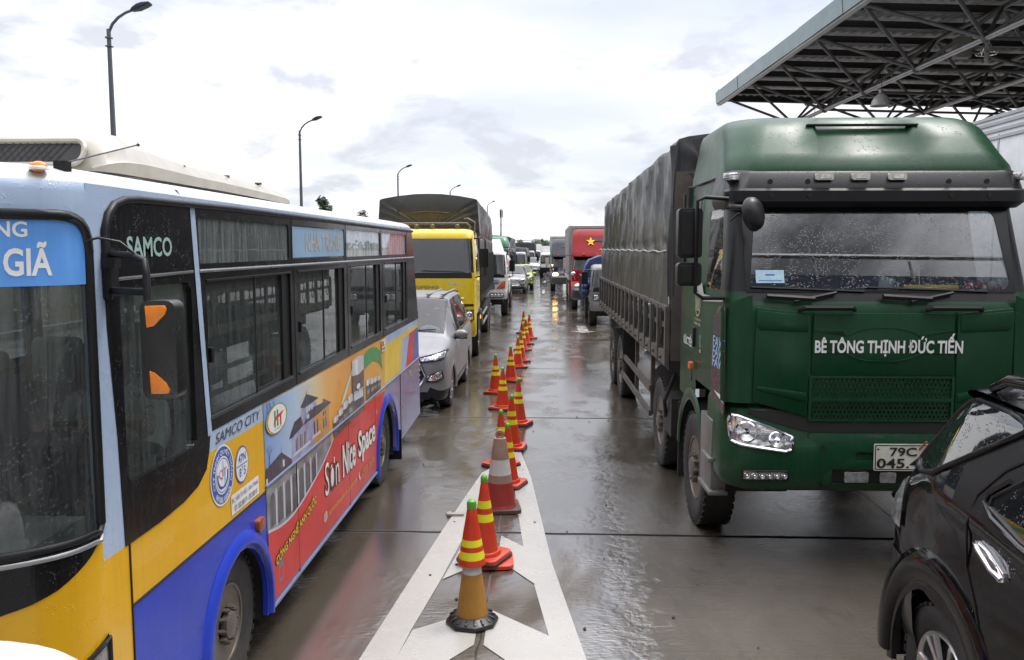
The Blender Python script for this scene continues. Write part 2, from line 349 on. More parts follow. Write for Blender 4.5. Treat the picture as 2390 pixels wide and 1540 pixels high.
# ================================================================ ground, road, markings
def concrete():
    m, t, b = nodes_of('wet_concrete')
    tcx = mk(t, 'ShaderNodeTexCoord'); s = mk(t, 'ShaderNodeSeparateXYZ'); t.links.new(tcx.outputs['Object'], s.inputs[0]); X, Y = s.outputs[0], s.outputs[1]
    lane = ramp(t, mth(t, 'ABSOLUTE', mth(t, 'SUBTRACT', X, .45)), (.5, 1), (1.6, 0)); far = ramp(t, mth(t, 'DIVIDE', Y, 20.0), (.25, 0), (.5, 1))
    pud = ramp(t, mth(t, 'ADD', noise(t, .55, 5, .55, (1, .55, 1), .5, (4.2, 1.3, 0)), mth(t, 'MULTIPLY', mth(t, 'ADD', mth(t, 'MULTIPLY', lane, far), mth(t, 'MULTIPLY', far, .35)), .30)), (.42, 0), (.54, 1))
    n2 = ramp(t, noise(t, 1.3, 7, .65, (1, .6, 1), .3), (.32, 0), (.7, 1)); n3 = noise(t, 26, 5, .7); n4 = noise(t, 150, 2, .6)
    c = mix(t, n2, (.056, .044, .030), (.125, .102, .072)); c = mix(t, ramp(t, n3, (.35, 0), (.7, .55)), c, (.055, .047, .038))
    c = mix(t, ramp(t, n4, (.55, 0), (.75, .5)), c, (.12, .108, .09)); c = mix(t, mth(t, 'MULTIPLY', pud, .35), c, (.07, .063, .054))
    oil = ramp(t, noise(t, 2.1, 6, .7, (1, .45, 1), .6, (1.7, 8, 0)), (.58, 0), (.70, .6)); c = mix(t, oil, c, (.026, .022, .018)); spk = ramp(t, noise(t, 75, 3, .8), (.64, 0), (.70, .8)); c = mix(t, spk, c, (.04, .036, .03))
    wob = mth(t, 'MULTIPLY', mth(t, 'SUBTRACT', noise(t, 2.5, 4), .5), .05)
    fy = mth(t, 'ABSOLUTE', mth(t, 'SUBTRACT', mth(t, 'FRACT', mth(t, 'DIVIDE', mth(t, 'ADD', mth(t, 'ADD', Y, wob), -7.05 + 2.475 + 99), 4.95)), .5))
    jy = ramp(t, fy, (.0036, 1), (.0058, 0))
    def xl(x0): return ramp(t, mth(t, 'ABSOLUTE', mth(t, 'SUBTRACT', mth(t, 'ADD', X, wob), x0)), (.003, .7), (.010, 0))
    jx = mth(t, 'MAXIMUM', xl(-.43), mth(t, 'MAXIMUM', xl(3.2), xl(-4.1)))
    j = mth(t, 'MAXIMUM', jy, jx); c = mix(t, mth(t, 'MULTIPLY', j, .93), c, (.010, .009, .008)); t.links.new(c, b.inputs['Base Color'])
    wet = ramp(t, noise(t, 3.2, 6, .6, (1, .8, 1)), (.3, .03), (.7, .12)); nearf = mth(t, 'MULTIPLY', mth(t, 'SUBTRACT', 1.0, ramp(t, mth(t, 'DIVIDE', Y, 20.0), (.33, 0), (.48, 1))), ramp(t, mth(t, 'ADD', X, mth(t, 'MULTIPLY', mth(t, 'SUBTRACT', noise(t, 9, 4, .6), .5), .9)), (.55, 0), (.75, 1))); wet = mix(t, nearf, wet, ramp(t, noise(t, 2.2, 6, .65), (.35, .08), (.65, .26))); pud = mth(t, 'MULTIPLY', pud, mth(t, 'SUBTRACT', 1.0, mth(t, 'MULTIPLY', nearf, .95))); r_ = mix(t, pud, wet, (.025, .025, .025)); r_ = mix(t, j, r_, (.9, .9, .9)); t.links.new(r_, b.inputs['Roughness']); t.links.new(mth(t, 'MULTIPLY', mth(t, 'SUBTRACT', 1.0, j), .5), b.inputs['Specular IOR Level'])
    ior = mix(t, pud, (1.42, 1.42, 1.42), (3.0, 3.0, 3.0)); t.links.new(ior, b.inputs['IOR'])
    broom = noise(t, 1, 5, .6, (1.6, 26, 1), .15); rip = noise(t, 9, 3, .5, (1, 1.5, 1)); fine = noise(t, 42, 6, .75)
    dry = mth(t, 'SUBTRACT', 1.0, mth(t, 'MULTIPLY', pud, .88))
    n = bump(t, mth(t, 'MULTIPLY', broom, dry), .4, .009); n = bump(t, rip, .2, .003, n); n = bump(t, mth(t, 'MULTIPLY', fine, dry), .9, .009, n)
    patch = ramp(t, noise(t, 1.1, 4, .6, (1, .6, 1), 0, (9, 2, 0)), (.48, 0), (.6, 1)); crumb = noise(t, 15, 4, .6, (1, 2.4, 1), .3)
    n = bump(t, mth(t, 'MULTIPLY', crumb, patch), .42, .018, n)
    t.links.new(n, b.inputs['Normal']); return m
CONC = concrete()
EARTH = M('earth_verge', (.09, .085, .05), .9, vs=.4, var=.35, bmp=(4, .08))
g = MB(); g.add([(-3000, -200, -.012), (3000, -200, -.012), (3000, 5000, -.012), (-3000, 5000, -.012)], [(0, 1, 2, 3)])
tag(g.build('ground', EARTH, smooth=0), kind='structure')
g = MB(); g.add([(-15, -40, 0), (22, -40, 0), (22, 1500, 0), (-15, 1500, 0)], [(0, 1, 2, 3)])
tag(g.build('road', CONC, smooth=0), kind='structure')
g = MB(); g.box((-15.12, 400, .06), (.24, 880, .15)); tag(g.build('kerb', M('kerb_stone', (.3, .29, .27), .6, dirt=.4)), kind='structure')
def marking_mat():
    m, t, b = nodes_of('worn_marking'); w1 = ramp(t, noise(t, 2.4, 8, .72, (1, 1, 1), .4), (.38, .12), (.58, 1)); w2 = ramp(t, noise(t, 38, 4, .7), (.36, .2), (.5, 1))
    brsh = ramp(t, noise(t, 1, 4, .6, (3, 60, 1)), (.4, .55), (.56, 1))
    c = mix(t, mth(t, 'MULTIPLY', w1, mth(t, 'MULTIPLY', w2, brsh)), (.36, .34, .31), (.38, .37, .345)); t.links.new(c, b.inputs['Base Color'])
    rn = ramp(t, noise(t, 4, 5), (.35, .1), (.65, .34)); t.links.new(rn, b.inputs['Roughness'])
    t.links.new(bump(t, noise(t, 45, 5, .7), .5, .004), b.inputs['Normal']); return m
MARK = marking_mat()
g = MB()
def flat(poly, z=.004): g.add([(x, y, z) for x, y in poly], [tuple(range(len(poly)))])
# gore: two stripes meeting in a point, inverted-V bars between, split at the longitudinal joint
flat([(.41, 3.0), (.24, 4.83), (.04, 6.35), (-.18, 8.82), (-.33, 9.95), (-.42, 9.95), (-.33, 8.21), (-.2, 6.7), (-.1, 5.96), (.01, 5.14), (.16, 3.6), (.22, 3.0)])
flat([(-1.30, 3.0), (-1.06, 5.68), (-.93, 7.1), (-.73, 8.98), (-.60, 9.3), (-.55, 9.1), (-.64, 7.9), (-.80, 6.01), (-.89, 5.16), (-1.06, 3.0)])
def bars(zz, z=.006):
    for (l, a) in zz:
        g.add([(x, y, z) for x, y in l], [tuple(range(len(l)))])
bars([([(-.40, 5.5), (.012, 5.12), (.10, 4.35), (-.40, 4.98)], 0), ([(-.46, 5.5), (-.46, 4.98), (-.98, 4.2), (-.88, 5.16)], 0),
      ([(-.40, 6.97), (-.19, 6.7), (-.085, 5.93), (-.40, 6.43)], 0), ([(-.46, 6.97), (-.46, 6.43), (-.79, 6.0), (-.71, 6.75)], 0),
      ([(-.40, 4.05), (.21, 3.1), (.21, 2.8), (-.40, 3.4)], 0), ([(-.46, 4.0), (-.46, 3.4), (-1.05, 2.9), (-1.05, 3.2)], 0),
      ([(-.41, 8.3), (-.33, 8.1), (-.25, 7.5), (-.41, 7.75)], 0), ([(-.46, 8.3), (-.46, 7.75), (-.67, 7.4), (-.62, 7.95)], 0)])
# far lane arrow and dashes
flat([(1.05, 24.2), (1.45, 24.7), (1.2, 24.7), (1.2, 26.5), (.9, 26.5), (.9, 24.7), (.65, 24.7)])
for y0 in (45, 58, 71, 84, 97): flat([(-.35, y0), (-.2, y0), (-.2, y0 + 4), (-.35, y0 + 4)])
tag(g.build('road_marking', MARK, smooth=0), kind='structure')
# broken bit of tile on the left stripe, pebble-size litter
g = MB(); g.box((0, 0, .012), (.16, .06, .022), rz=.1); g.box((-.07, .05, .008), (.05, .03, .014), rz=.9)
tag(g.build('broken_tile', M('tile_shard', (.30, .28, .25), .5), loc=(-.86, 7.5, .004), bevel=.003), 'small broken grey tile lying by the left white stripe beside the worn pink cone', 'rubble')
g = MB(); rr = random.Random(3)
for i in range(46):
    x, y = rr.uniform(-1.5, 1.8), rr.uniform(3.4, 13); s_ = rr.uniform(.005, .014); g.ball((x, y, s_ * .5), s_, 6, 4, 0, (1, rr.uniform(.6, 1.3), .6))
tag(g.build('grit', M('grit_dark', (.03, .028, .025), .7)), 'dark grit and tiny stones scattered on the wet road', 'grit', kind='stuff')

# ================================================================ traffic cones
ORA = M('cone_red', (.58, .040, .010), .34, var=.2, vs=5, streak=.25, streakcol=(.25, .05, .03), dirt=.34, dirtcol=(.16, .04, .02), drops=.3)
YEL = M('reflective_yellow', (.70, .66, .02), .35, var=.1, dirt=.15)
_t = ORA.node_tree; _b = _t.nodes['Principled BSDF']; _oi = mk(_t, 'ShaderNodeObjectInfo'); _src = _b.inputs['Base Color'].links[0].from_socket
_t.links.new(mix(_t, mth(_t, 'MULTIPLY', _oi.outputs['Random'], .45), _src, (.36, .055, .025)), _b.inputs['Base Color'])      # each cone faded a little differently
GRN = M('cone_green_tip', (.10, .32, .03), .4)
WORN = M('cone_faded', (.30, .19, .15), .5, var=.2, dirt=.4, dirtcol=(.14, .11, .1))
WBAND = M('cone_white_band', (.56, .55, .53), .45, dirt=.45, dirtcol=(.3, .28, .26))
OCH = M('cone_ochre', (.36, .17, .025), .5, var=.2, dirt=.45, dirtcol=(.13, .065, .03))
RDK = M('cone_dark_red', (.30, .025, .02), .45, dirt=.4)
def cone_profile(h, r0, r1, bands):
    zs = sorted(set([0.0, h] + [z for b in bands for z in b[:2]])); out_ = []
    for z in zs:
        mi = 0
        for a, b, k in bands:
            if a - 1e-6 <= z < b - 1e-6: mi = k
        out_.append((r0 + (r1 - r0) * z / h, z, mi))
    return out_
def red_cone():
    root = thing('traffic_cone', 'x', 'traffic cone', group='row of traffic cones between the lanes')
    b = MB(); b.plate(rrect(-.18, -.18, .18, .18, .06), [], lambda u, v, h: (u, v, h), .0, .022); b.build('rubber_base', M('cone_rubber', (.015, .015, .016), .45, dirt=.3), root, bevel=.004)
    b = MB(); b.plate(rrect(-.17, -.17, .17, .17, .05), [], lambda u, v, h: (u, v, h), .022, .045); b.lathe([(.135, .045), (.125, .075)], 24); b.build('base_plate', ORA, root, bevel=.004)
    b = MB(); b.lathe([(r_, z + .075, k) for r_, z, k in cone_profile(.545, .112, .026, [(.235, .295, 1), (.34, .4, 1)])], 28, caps=False); b.build('cone_body', [ORA, YEL], root)
    b = MB(); b.lathe([(.027, .62), (.029, .645), (.025, .665), (.012, .678), (.001, .681)], 16); b.build('tip', GRN, root)
    return root
cone_rows = [  # x, y, yaw, tilt, label
    (-.50, 6.36, .5, 'red cone with green tip on a doubled base, right behind the front cone'),
    (-.42, 8.52, .1, 'red cone with yellow bands standing right behind the faded pink ring-top cone'),
    (-.535, 9.3, .2, 'red cone mostly hidden behind the faded pink ring-top cone, left of its neighbour'),
    (-.45, 10.12, .0, 'red cone, first behind the two that crowd the faded pink cone'),
    (-.42, 11.55, .15, 'red cone furthest right in the middle of the row, on the slab seam'),
    (-.70, 12.65, .3, 'red cone set left of the row line, in front of the most left-standing cone'),
    (-.90, 14.05, .0, 'red cone standing furthest left of all, out of line beside the silver car'),
    (-.70, 15.35, .2, 'red cone just behind the one that stands furthest left'),
    (-.63, 17.1, .1, 'sixth red cone counted from the far end of the row'),
    (-.60, 18.0, .4, 'fifth red cone counted from the far end of the row'),
    (-.62, 20.0, .1, 'fourth red cone counted from the far end of the row'),
    (-.58, 21.3, .2, 'third red cone counted from the far end of the row'),
    (-.52, 22.6, .0, 'second red cone from the far end, standing right of the last one'),
    (-.72, 24.0, .3, 'last and smallest red cone at the far end of the row')]
proto = red_cone()
for i, (x, y, a, lb) in enumerate(cone_rows):
    o = proto if i == 0 else copy_tree(proto); o.location = (x, y, .004); o.rotation_euler = (0, 0, a * 2.3 + i); o.scale = (1, 1, 1 - .02 * (i % 3)); o['label'] = lb
b = MB(); b.plate(rrect(-.175, -.175, .175, .175, .06), [], lambda u, v, h: (u * math.cos(.5) - v * math.sin(.5) + .02, u * math.sin(.5) + v * math.cos(.5) - .05, h), -.03, -.002)
b.build('spare_base_plate', ORA, proto, bevel=.004); proto.location.z = .04
# front stack: worn ochre cone in an octagonal black foot, with a red cone shell dropped over it
root = thing('traffic_cone', 'worn ochre cone with white band in a black octagonal foot, nearest the camera', 'traffic cone', (-.50, 5.3, .006), .2, 'row of traffic cones between the lanes')
b = MB(); b.lathe([(.175, 0), (.18, .012), (.172, .03), (.135, .05), (.118, .062)], 8, c=(0, 0, 0))
for i in range(16):
    a = i * math.pi / 8; b.box((.135 * math.cos(a), .135 * math.sin(a), .048), (.045, .016, .012), rz=a, ry=.35)
b.build('rubber_foot', M('foot_rubber', (.012, .012, .013), .35, dirt=.2, drops=.3), root, smooth=25, bevel=.004)
b = MB(); b.lathe([(r_, z + .055, k) for r_, z, k in cone_profile(.55, .106, .03, [(.29, .42, 1)])], 28, caps=False); b.build('cone_body', [OCH, WBAND], root)
root = thing('traffic_cone', 'red cone shell with two yellow bands and green tip dropped over the worn ochre cone', 'traffic cone', (-.50, 5.3, .425), .0, 'row of traffic cones between the lanes')
b = MB(); b.lathe([(.092, -.012)] + [(r_, z, k) for r_, z, k in cone_profile(.36, .091, .03, [(.03, .082, 1), (.115, .16, 1)])], 28, caps=False); b.build('cone_body', [ORA, YEL], root)
b = MB(); b.lathe([(.031, .36), (.033, .385), (.029, .41), (.014, .424), (.001, .427)], 16); b.build('tip', GRN, root)
# faded pink cone with a ring on top
root = thing('traffic_cone', 'faded pink-grey cone with ring top, white band and dark red foot band', 'traffic cone', (-.455, 7.72, .006), .15, 'row of traffic cones between the lanes')
b = MB(); b.plate(rrect(-.19, -.19, .19, .19, .05), [], lambda u, v, h: (u, v, h), 0, .035); b.build('base_plate', M('old_base', (.07, .028, .024), .5, dirt=.4), root, bevel=.006)
b = MB(); b.lathe([(.16, .035, 2), (.15, .06, 2)] + [(r_, z + .06, k) for r_, z, k in cone_profile(.63, .148, .058, [(0, .21, 2), (.21, .285, 0), (.285, .43, 1)])], 28); b.build('cone_body', [WORN, WBAND, RDK], root)
b = MB(); b.tube([(.034 * math.cos(a * math.pi / 8), 0, .725 + .034 * math.sin(a * math.pi / 8)) for a in range(17)], .012, 8, caps=False); b.build('ring', WORN, root)
# ================================================================ wheels shared by the vehicles
WHEELS = {}
def wheel(parent, x, y, r, w, side, kind='truck', rimr=None, z=None):
    """side +1: outer face towards +x.  wheel (tyre) > rim"""
    key = (r, w, kind, rimr); rr = rimr or r * .56
    if key not in WHEELS:
        b = MB(); h = w / 2
        b.lathe([(rr, -h * .8), (rr + .02, -h * .92), (r * .86, -h), (r * .95, -h * .93), (r, -h * .72), (r, h * .72), (r * .95, h * .93), (r * .86, h), (rr + .02, h * .92), (rr, h * .8), (rr * .98, h * .2), (rr * .98, -h * .2)], 40, axis='x', caps=False)
        for k in range(40):       # tread and shoulder blocks
            a = k * math.pi / 20
            for s_ in (-1, 1): b.box((s_ * h * .78, r * .985 * math.cos(a), r * .985 * math.sin(a)), (h * .34, r * .085, r * .035), rx=a + math.pi / 2)
        ty = b.build('wheel', RUB, None, smooth=40); me1 = ty.data; bpy.data.objects.remove(ty)
        b = MB()
        if kind == 'truck':
            b.lathe([(rr, h * .78), (rr * .99, h * .86), (rr * .93, h * .84), (rr * .9, h * .55), (rr * .72, h * .25), (rr * .62, h * .3), (rr * .50, h * .74), (rr * .44, h * .78), (rr * .34, h * .78), (rr * .32, h * 1.05), (rr * .26, h * 1.12), (.001, h * 1.14)], 32, axis='x')
            for k in range(10):
                a = k * math.pi / 5; c_, s_ = math.cos(a), math.sin(a); q = rr * .42
                b.tube([(h * .72, q * c_, q * s_), (h * 1.02, q * c_, q * s_)], rr * .062, 6); b.tube([(h * 1.02, q * c_, q * s_), (h * 1.1, q * c_, q * s_)], rr * .035, 6)
                a += math.pi / 10; q = rr * .66
                b.lathe([(rr * .085, h * .32, 1), (.001, h * .33, 1)], 10, c=(0, q * math.cos(a), q * math.sin(a)), axis='x')
            rm = [RIM, DRK]
        else:
            b.lathe([(rr, h * .8), (rr * .98, h * .9), (rr * .9, h * .82), (rr * .86, h * .3)], 36, axis='x', caps=False)
            b.lathe([(rr * .9, h * .1, 1), (.001, h * .1, 1)], 30, axis='x', caps=False)
            for k in range(6):
                for da in (-.17, .17):
                    a = k * math.pi / 3 + da; c_, s_ = math.cos(a), math.sin(a); a2 = k * math.pi / 3 + da * .5; c2, s2 = math.cos(a2), math.sin(a2)
                    b.tube([(h * .72, .18 * rr * c2, .18 * rr * s2), (h * .74, .55 * rr * c_, .55 * rr * s_), (h * .8, .92 * rr * c_, .92 * rr * s_)], [rr * .07, rr * .06, rr * .075], 6)
            b.lathe([(rr * .27, h * .6), (rr * .25, h * .8), (rr * .17, h * .86), (.001, h * .88)], 20, axis='x'); rm = [ALU, DRK]
        rb = b.build('rim', rm, None, smooth=40); me2 = rb.data; bpy.data.objects.remove(rb); WHEELS[key] = (me1, me2)
    me1, me2 = WHEELS[key]
    o = bpy.data.objects.new('wheel', me1); COL.objects.link(o); o.parent = parent; o.location = (x, y, r if z is None else z)
    if side < 0: o.rotation_euler = (0, 0, math.pi)
    q = bpy.data.objects.new('rim', me2); COL.objects.link(q); q.parent = o
    return o
def lamp_unit(parent, poly, fn, depth=.05, name='headlight', housing=None, amber=None):
    """recessed housing, reflector bowls, clear cover; poly on surface fn(u, v, h)"""
    b = MB(); us = [p[0] for p in poly]; vs_ = [p[1] for p in poly]; u0, u1, v0, v1 = min(us), max(us), min(vs_), max(vs_)
    cu, cv = (u0 + u1) / 2, (v0 + v1) / 2; big = [(cu + (u - cu) * 1.06, cv + (v - cv) * 1.10) for u, v in poly]
    b.skin(big, fn, .002, 0); b.skin(poly, fn, .005, 1); P3 = [Vector((u, v, 0)) for u, v in poly]; P3 = [p.lerp(q, t / 4) for p, q in zip(P3, P3[1:] + P3[:1]) for t in range(4)]; b.tube([fn(p.x, p.y, .006) for p in P3 + P3[:1]], max(.004, min(.011, (v1 - v0) * .07)), 6, 0); n = max(2, int(round((u1 - u0) / max(.06, v1 - v0) * 1.25)))
    for i in range(n):
        u = u0 + (u1 - u0) * (i + .5) / n; inside = [v0 + (v1 - v0) * k / 20 for k in range(21) if inpoly(u, v0 + (v1 - v0) * k / 20, poly)]
        if not inside: continue
        v = (inside[0] + inside[-1]) / 2; r = min((u1 - u0) / n * .46, (inside[-1] - inside[0]) * .44)
        for (ra, rb_, ha, hb, mi) in ((r, r * .86, .008, .014, 2), (r * .86, r * .3, .0135, .009, 1), (r * .3, r * .05, .010, .016, 2)):
            A = ell(u, v, ra, ra, 16); B = ell(u, v, rb_, rb_, 16)
            b.add([fn(*p, ha) for p in A] + [fn(*p, hb) for p in B], [(k, (k + 1) % 16, 16 + (k + 1) % 16, 16 + k) for k in range(16)], (3 if amber == i else mi))
    return b.build(name, [housing or BLK, LMP, CHR, AMB], parent, smooth=30)

# ================================================================ people (seated or standing upper bodies with heads and hands)
SKIN = M('skin', (.36, .20, .13), .5, var=.08); HAIR = M('black_hair', (.012, .010, .009), .5, vs=40, var=.4)
def skinned(name, pts, edges, mat, parent=None, sub=2):
    """one continuous surface grown over a skeleton: pts (x, y, z, rx, ry)"""
    me = bpy.data.meshes.new(name); me.from_pydata([p[:3] for p in pts], edges, []); o = bpy.data.objects.new(name, me); COL.objects.link(o)
    md = o.modifiers.new('skin', 'SKIN'); md.use_smooth_shade = True
    for i, p in enumerate(pts):
        sv = me.skin_vertices[0].data[i]; sv.radius = (p[3], p[4] if len(p) > 4 else p[3]); sv.use_root = (i == 0)
    o.modifiers.new('sub', 'SUBSURF').levels = sub
    dg = bpy.context.evaluated_depsgraph_get(); me2 = bpy.data.meshes.new_from_object(o.evaluated_get(dg)); bpy.data.objects.remove(o)
    me2.name = name; me2.materials.clear(); me2.materials.append(mat); me2.shade_smooth()
    q = bpy.data.objects.new(name, me2); COL.objects.link(q); q.parent = parent; return q
def seated_person(label, loc, shirt, mask=None, cap=None, hands_up=False, rz=0):
    """faces -y; local origin on the seat under the hips"""
    P = thing('person', label, 'person', loc, rz)
    hz = .20 if not hands_up else .42
    pts = [(0, 0, .10, .15, .12), (0, .03, .30, .14, .105), (0, .02, .46, .17, .11), (0, .0, .555, .09, .08), (0, -.005, .615, .052, .055), (0, -.02, .70, .072, .085), (0, -.02, .79, .082, .098), (0, -.01, .855, .055, .07)]
    edges = [(0, 1), (1, 2), (2, 3), (3, 4), (4, 5), (5, 6), (6, 7)]
    def ch(lst, root):
        i0 = len(pts); pts.extend(lst); edges.append((root, i0)); edges.extend((i0 + k, i0 + k + 1) for k in range(len(lst) - 1)); return len(pts) - 1
    for s in (-1, 1):
        ch([(s * .09, -.16, .085, .085), (s * .11, -.44, .08, .062), (s * .11, -.48, -.05, .052), (s * .11, -.46, -.38, .04), (s * .115, -.58, -.42, .035)], 0)
        wr = ch([(s * .17, .0, .50, .058), (s * .215, -.04, .30, .045), (s * .20, -.22, hz + .02, .036), (s * .12, -.36, hz + .04, .026)], 2)
        pm = ch([(s * .10, -.41, hz + .045, .034, .018)], wr)
        for k in range(4):
            ch([(s * (.10 - .028 + k * .018), -.46 - (.01 if k in (1, 2) else 0), hz + .045, .009), (s * (.10 - .028 + k * .018), -.495 - (.012 if k in (1, 2) else 0), hz + .02, .008)], pm)
        ch([(s * .075, -.425, hz + .06, .01), (s * .055, -.45, hz + .055, .009)], pm)
    body = skinned('body', pts, edges, SKIN, P)
    # clothes: shirt and trousers a little outside the body
    b = MB(); b.grid([[(rx * math.cos(a * math.pi / 10), y + ry * math.sin(a * math.pi / 10), z) for a in range(20)] for z, y, rx, ry in ((.02, 0, .19, .15), (.15, .0, .185, .145), (.3, .03, .185, .135), (.46, .02, .225, .135), (.53, .01, .16, .11), (.58, 0, .075, .07))], closed=True)
    for s in (-1, 1): b.tube([(s * .15, .01, .50), (s * .19, 0, .46), (s * .225, -.03, .34), (s * .225, -.10, .27)], [.075, .08, .07, .068], 12)
    b.build('shirt', shirt, P, smooth=60)
    b = MB()
    for s in (-1, 1): b.tube([(s * .07, .02, .09), (s * .10, -.28, .09), (s * .11, -.47, .06), (s * .11, -.49, -.1), (s * .11, -.46, -.37)], [.12, .105, .085, .075, .065], 12)
    b.build('trousers', M('dark_trousers', (.02, .022, .03), .8), P, smooth=60)
    b = MB()                                # hair cap, eyes, nose, ears
    b.grid([[((.088 * math.sin(t * .5)) * math.cos(a * math.pi / 8) , .005 + .106 * math.sin(t * .5) * math.sin(a * math.pi / 8) + (.012 if t > 2 else 0), .79 + .105 * math.cos(t * .5)) for a in range(16)] for t in range(0, 4)], closed=True, mf=None); b.build('hair', HAIR, P, smooth=60)
    b = MB()
    for s in (-1, 1): b.ball((s * .032, -.105, .765), .011, 8, 6); b.ball((s * .082, .0, .745), .022, 8, 6, 1, (.4, .8, 1.2)); b.box((s * .032, -.108, .787), (.034, .01, .007), 0)
    b.tube([(0, -.105, .765), (0, -.128, .73), (0, -.108, .722)], [.008, .014, .01], 8, 1); b.box((0, -.105, .695), (.045, .012, .009), 2)
    b.build('face', [M('dark_eye', (.01, .01, .01), .2), SKIN, M('lips', (.3, .11, .09), .5)], P, smooth=50)
    if mask:
        b = MB(); b.grid([[(.075 * math.sin(a), -.02 - (.108 + .018 * math.exp(-((z - .725) / .03) ** 2)) * math.cos(a), z) for a in [(-1.25 + 2.5 * k / 10) for k in range(11)]] for z in (.665, .69, .715, .74, .75)]); b.build('face_mask', mask, P, smooth=60)
    if cap:
        b = MB(); b.lathe([(.097, .80), (.098, .83), (.085, .88), (.05, .905), (.001, .91)], 18); b.box((0, -.145, .803), (.13, .11, .012)); b.build('cap', cap, P, smooth=50)
    return P

# ================================================================ the city bus
BX, BY, BW = -2.85, 2.45, 1.15
bus = thing('city_bus', 'blue, yellow and white city bus with a paint advertisement along its side', 'bus', (BX, BY, 0))
LB = M('bus_light_blue', (.36, .46, .61), .28, coat=.4, streak=.25, streakcol=(.28, .33, .42), drops=.4, var=.08)
BWH = M('bus_white', (.56, .57, .575), .28, coat=.25, drops=.4, var=.05, dirt=.1)
BYE = M('bus_yellow', (.70, .375, .004), .3, coat=.35, streak=.2, streakcol=(.38, .22, .03), drops=.5, var=.06, zdirt=.38)
BBL = M('bus_blue', (.018, .045, .40), .32, spec=.35, coat=.1, streak=.15, streakcol=(.07, .10, .34), drops=.5, zdirt=.36)
BVI = M('bus_rear_blue', (.17, .17, .33), .3, coat=.4, streak=.75, streakcol=(.38, .37, .40), drops=.4)
BBK = M('bus_black', (.006, .006, .007), .16, spec=.4, streak=.2, streakcol=(.05, .05, .05), drops=.5, var=.2)
SEAM = M('dark_seam', (.008, .008, .008), .5)
BGL = glass('bus_glass', (.32, .37, .36), .20, (.30, .34, .33), f0=.03)
BGL2 = glass('bus_upper_glass', (.2, .25, .24), .6, (.30, .34, .33), f0=.03)
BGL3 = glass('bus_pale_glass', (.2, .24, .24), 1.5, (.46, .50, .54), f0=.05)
WSG = glass('windscreen_glass', (.42, .45, .46), .16, f0=.05)
sd_ = lambda u, v, h: (BW + h, u - BY, v)              # side surface: u = distance along the road, v = height
def archpoly(cy, cz, r, zb, n=14):
    a0 = math.degrees(math.asin((zb - cz) / r)); return arc(cy, cz, r, 180 - a0, a0, n)
FA = archpoly(4.36, .39, .43, .27); RA = archpoly(8.55, .36, .485, .27)
top = [(3.10, 2.56), (3.13, 2.62), (3.18, 2.66), (3.26, 2.682), (3.37, 2.69), (4.44, 2.70), (10.25, 2.69)]
low = [(3.16, 1.30), (3.45, 1.30), (3.70, 1.315), (3.86, 1.345), (3.96, 1.40), (4.0, 1.48), (4.02, 1.565)]
BLU, YLW, LBL, WHI, VIO, ADV = 0, 1, 2, 3, 4, 5
b = MB()
def side(poly, m, holes=()): b.plate(poly, holes, sd_, -.03, 0, m)
side([(3.0, 2.735), (3.0, 1.30), (3.16, 1.30), (3.14, 1.76), (3.10, 2.2)] + top + [(10.24, 2.735)], LBL)
side([(3.0, 1.30), (3.0, .30), (3.19, .30), (3.19, 1.04), (4.80, 1.035), (4.79, 1.47), (4.0, 1.47), (3.96, 1.40), (3.86, 1.345), (3.70, 1.315), (3.45, 1.30), (3.16, 1.30)], YLW)
side([(4.0, 1.47), (4.79, 1.47), (4.785, 1.575), (4.022, 1.575), (4.02, 1.565), (4.0, 1.48)], LBL)
side([(3.19, 1.04), (3.19, .27)] + FA + [(4.82, .27), (4.80, 1.035)], BLU)
side([(4.785, 1.575), (4.80, 1.06), (10.74, 1.06), (10.69, 1.60)], ADV)
side([(4.80, 1.06), (4.82, .27)] + RA + [(10.79, .30), (10.74, 1.06)], VIO)
# skirt rail, far side, rear
b.add([(-BW, 3.0 - BY, .3), (-BW, 10.5 - BY, .3), (-BW, 10.5 - BY, 1.6), (-BW, 3.0 - BY, 1.6)], [(0, 1, 2, 3)], BLU)
b.plate([(3.0, 1.6), (10.5, 1.6), (10.2, 2.735), (3.0, 2.735)], [rrect(y0, 1.68, y0 + 1.25, 2.5, .05) for y0 in (3.4, 4.85, 6.3, 7.75)], lambda u, v, h: (-BW - h, u - BY, v), -.03, 0, LBL)
b.add([(BW, 10.79 - BY, .3), (-BW, 10.6 - BY, .3), (-BW, 10.4 - BY, 1.6), (BW, 10.69 - BY, 1.6), (BW, 10.24 - BY, 2.735), (-BW, 10.1 - BY, 2.735)], [(0, 1, 2, 3), (3, 2, 5, 4)], VIO)
body = b.build('body', [BBL, BYE, LB, BWH, BVI, M('ad_ground', (.5, .3, .1), .3)], bus, smooth=25)
# front: plan curve of the nose
plan = [(1.15, 3.0), (1.147, 2.955), (1.125, 2.86), (1.06, 2.77), (.94, 2.68), (.77, 2.60), (.55, 2.54), (.28, 2.50), (0, 2.49)]
plan = dense([Vector((x, y, 0)) for x, y in plan], 3); plan = [(p.x, p.y) for p in plan]; plan += [(-x, y) for x, y in plan[-2::-1]]
NP = len(plan)
def fpt(i, z, h=0):
    x, y = plan[i]; t = min(i, NP - 1 - i); k = min(1, t / 8.)
    a = plan[max(i - 1, 0)]; c = plan[min(i + 1, NP - 1)]; tx, ty = c[0] - a[0], c[1] - a[1]; l = math.hypot(tx, ty); nx, ny = -ty / l, tx / l
    if ny > 0 and False: nx, ny = -nx, -ny
    lean = max(0, z - 1.4) * .05 * k
    return (x + nx * h, y - BY + ny * h + lean, z)
sgn = 1 if fpt(12, 1, .1)[1] < fpt(12, 1, 0)[1] else -1
def fr(i, z, h=0): return fpt(i, z, h * sgn)
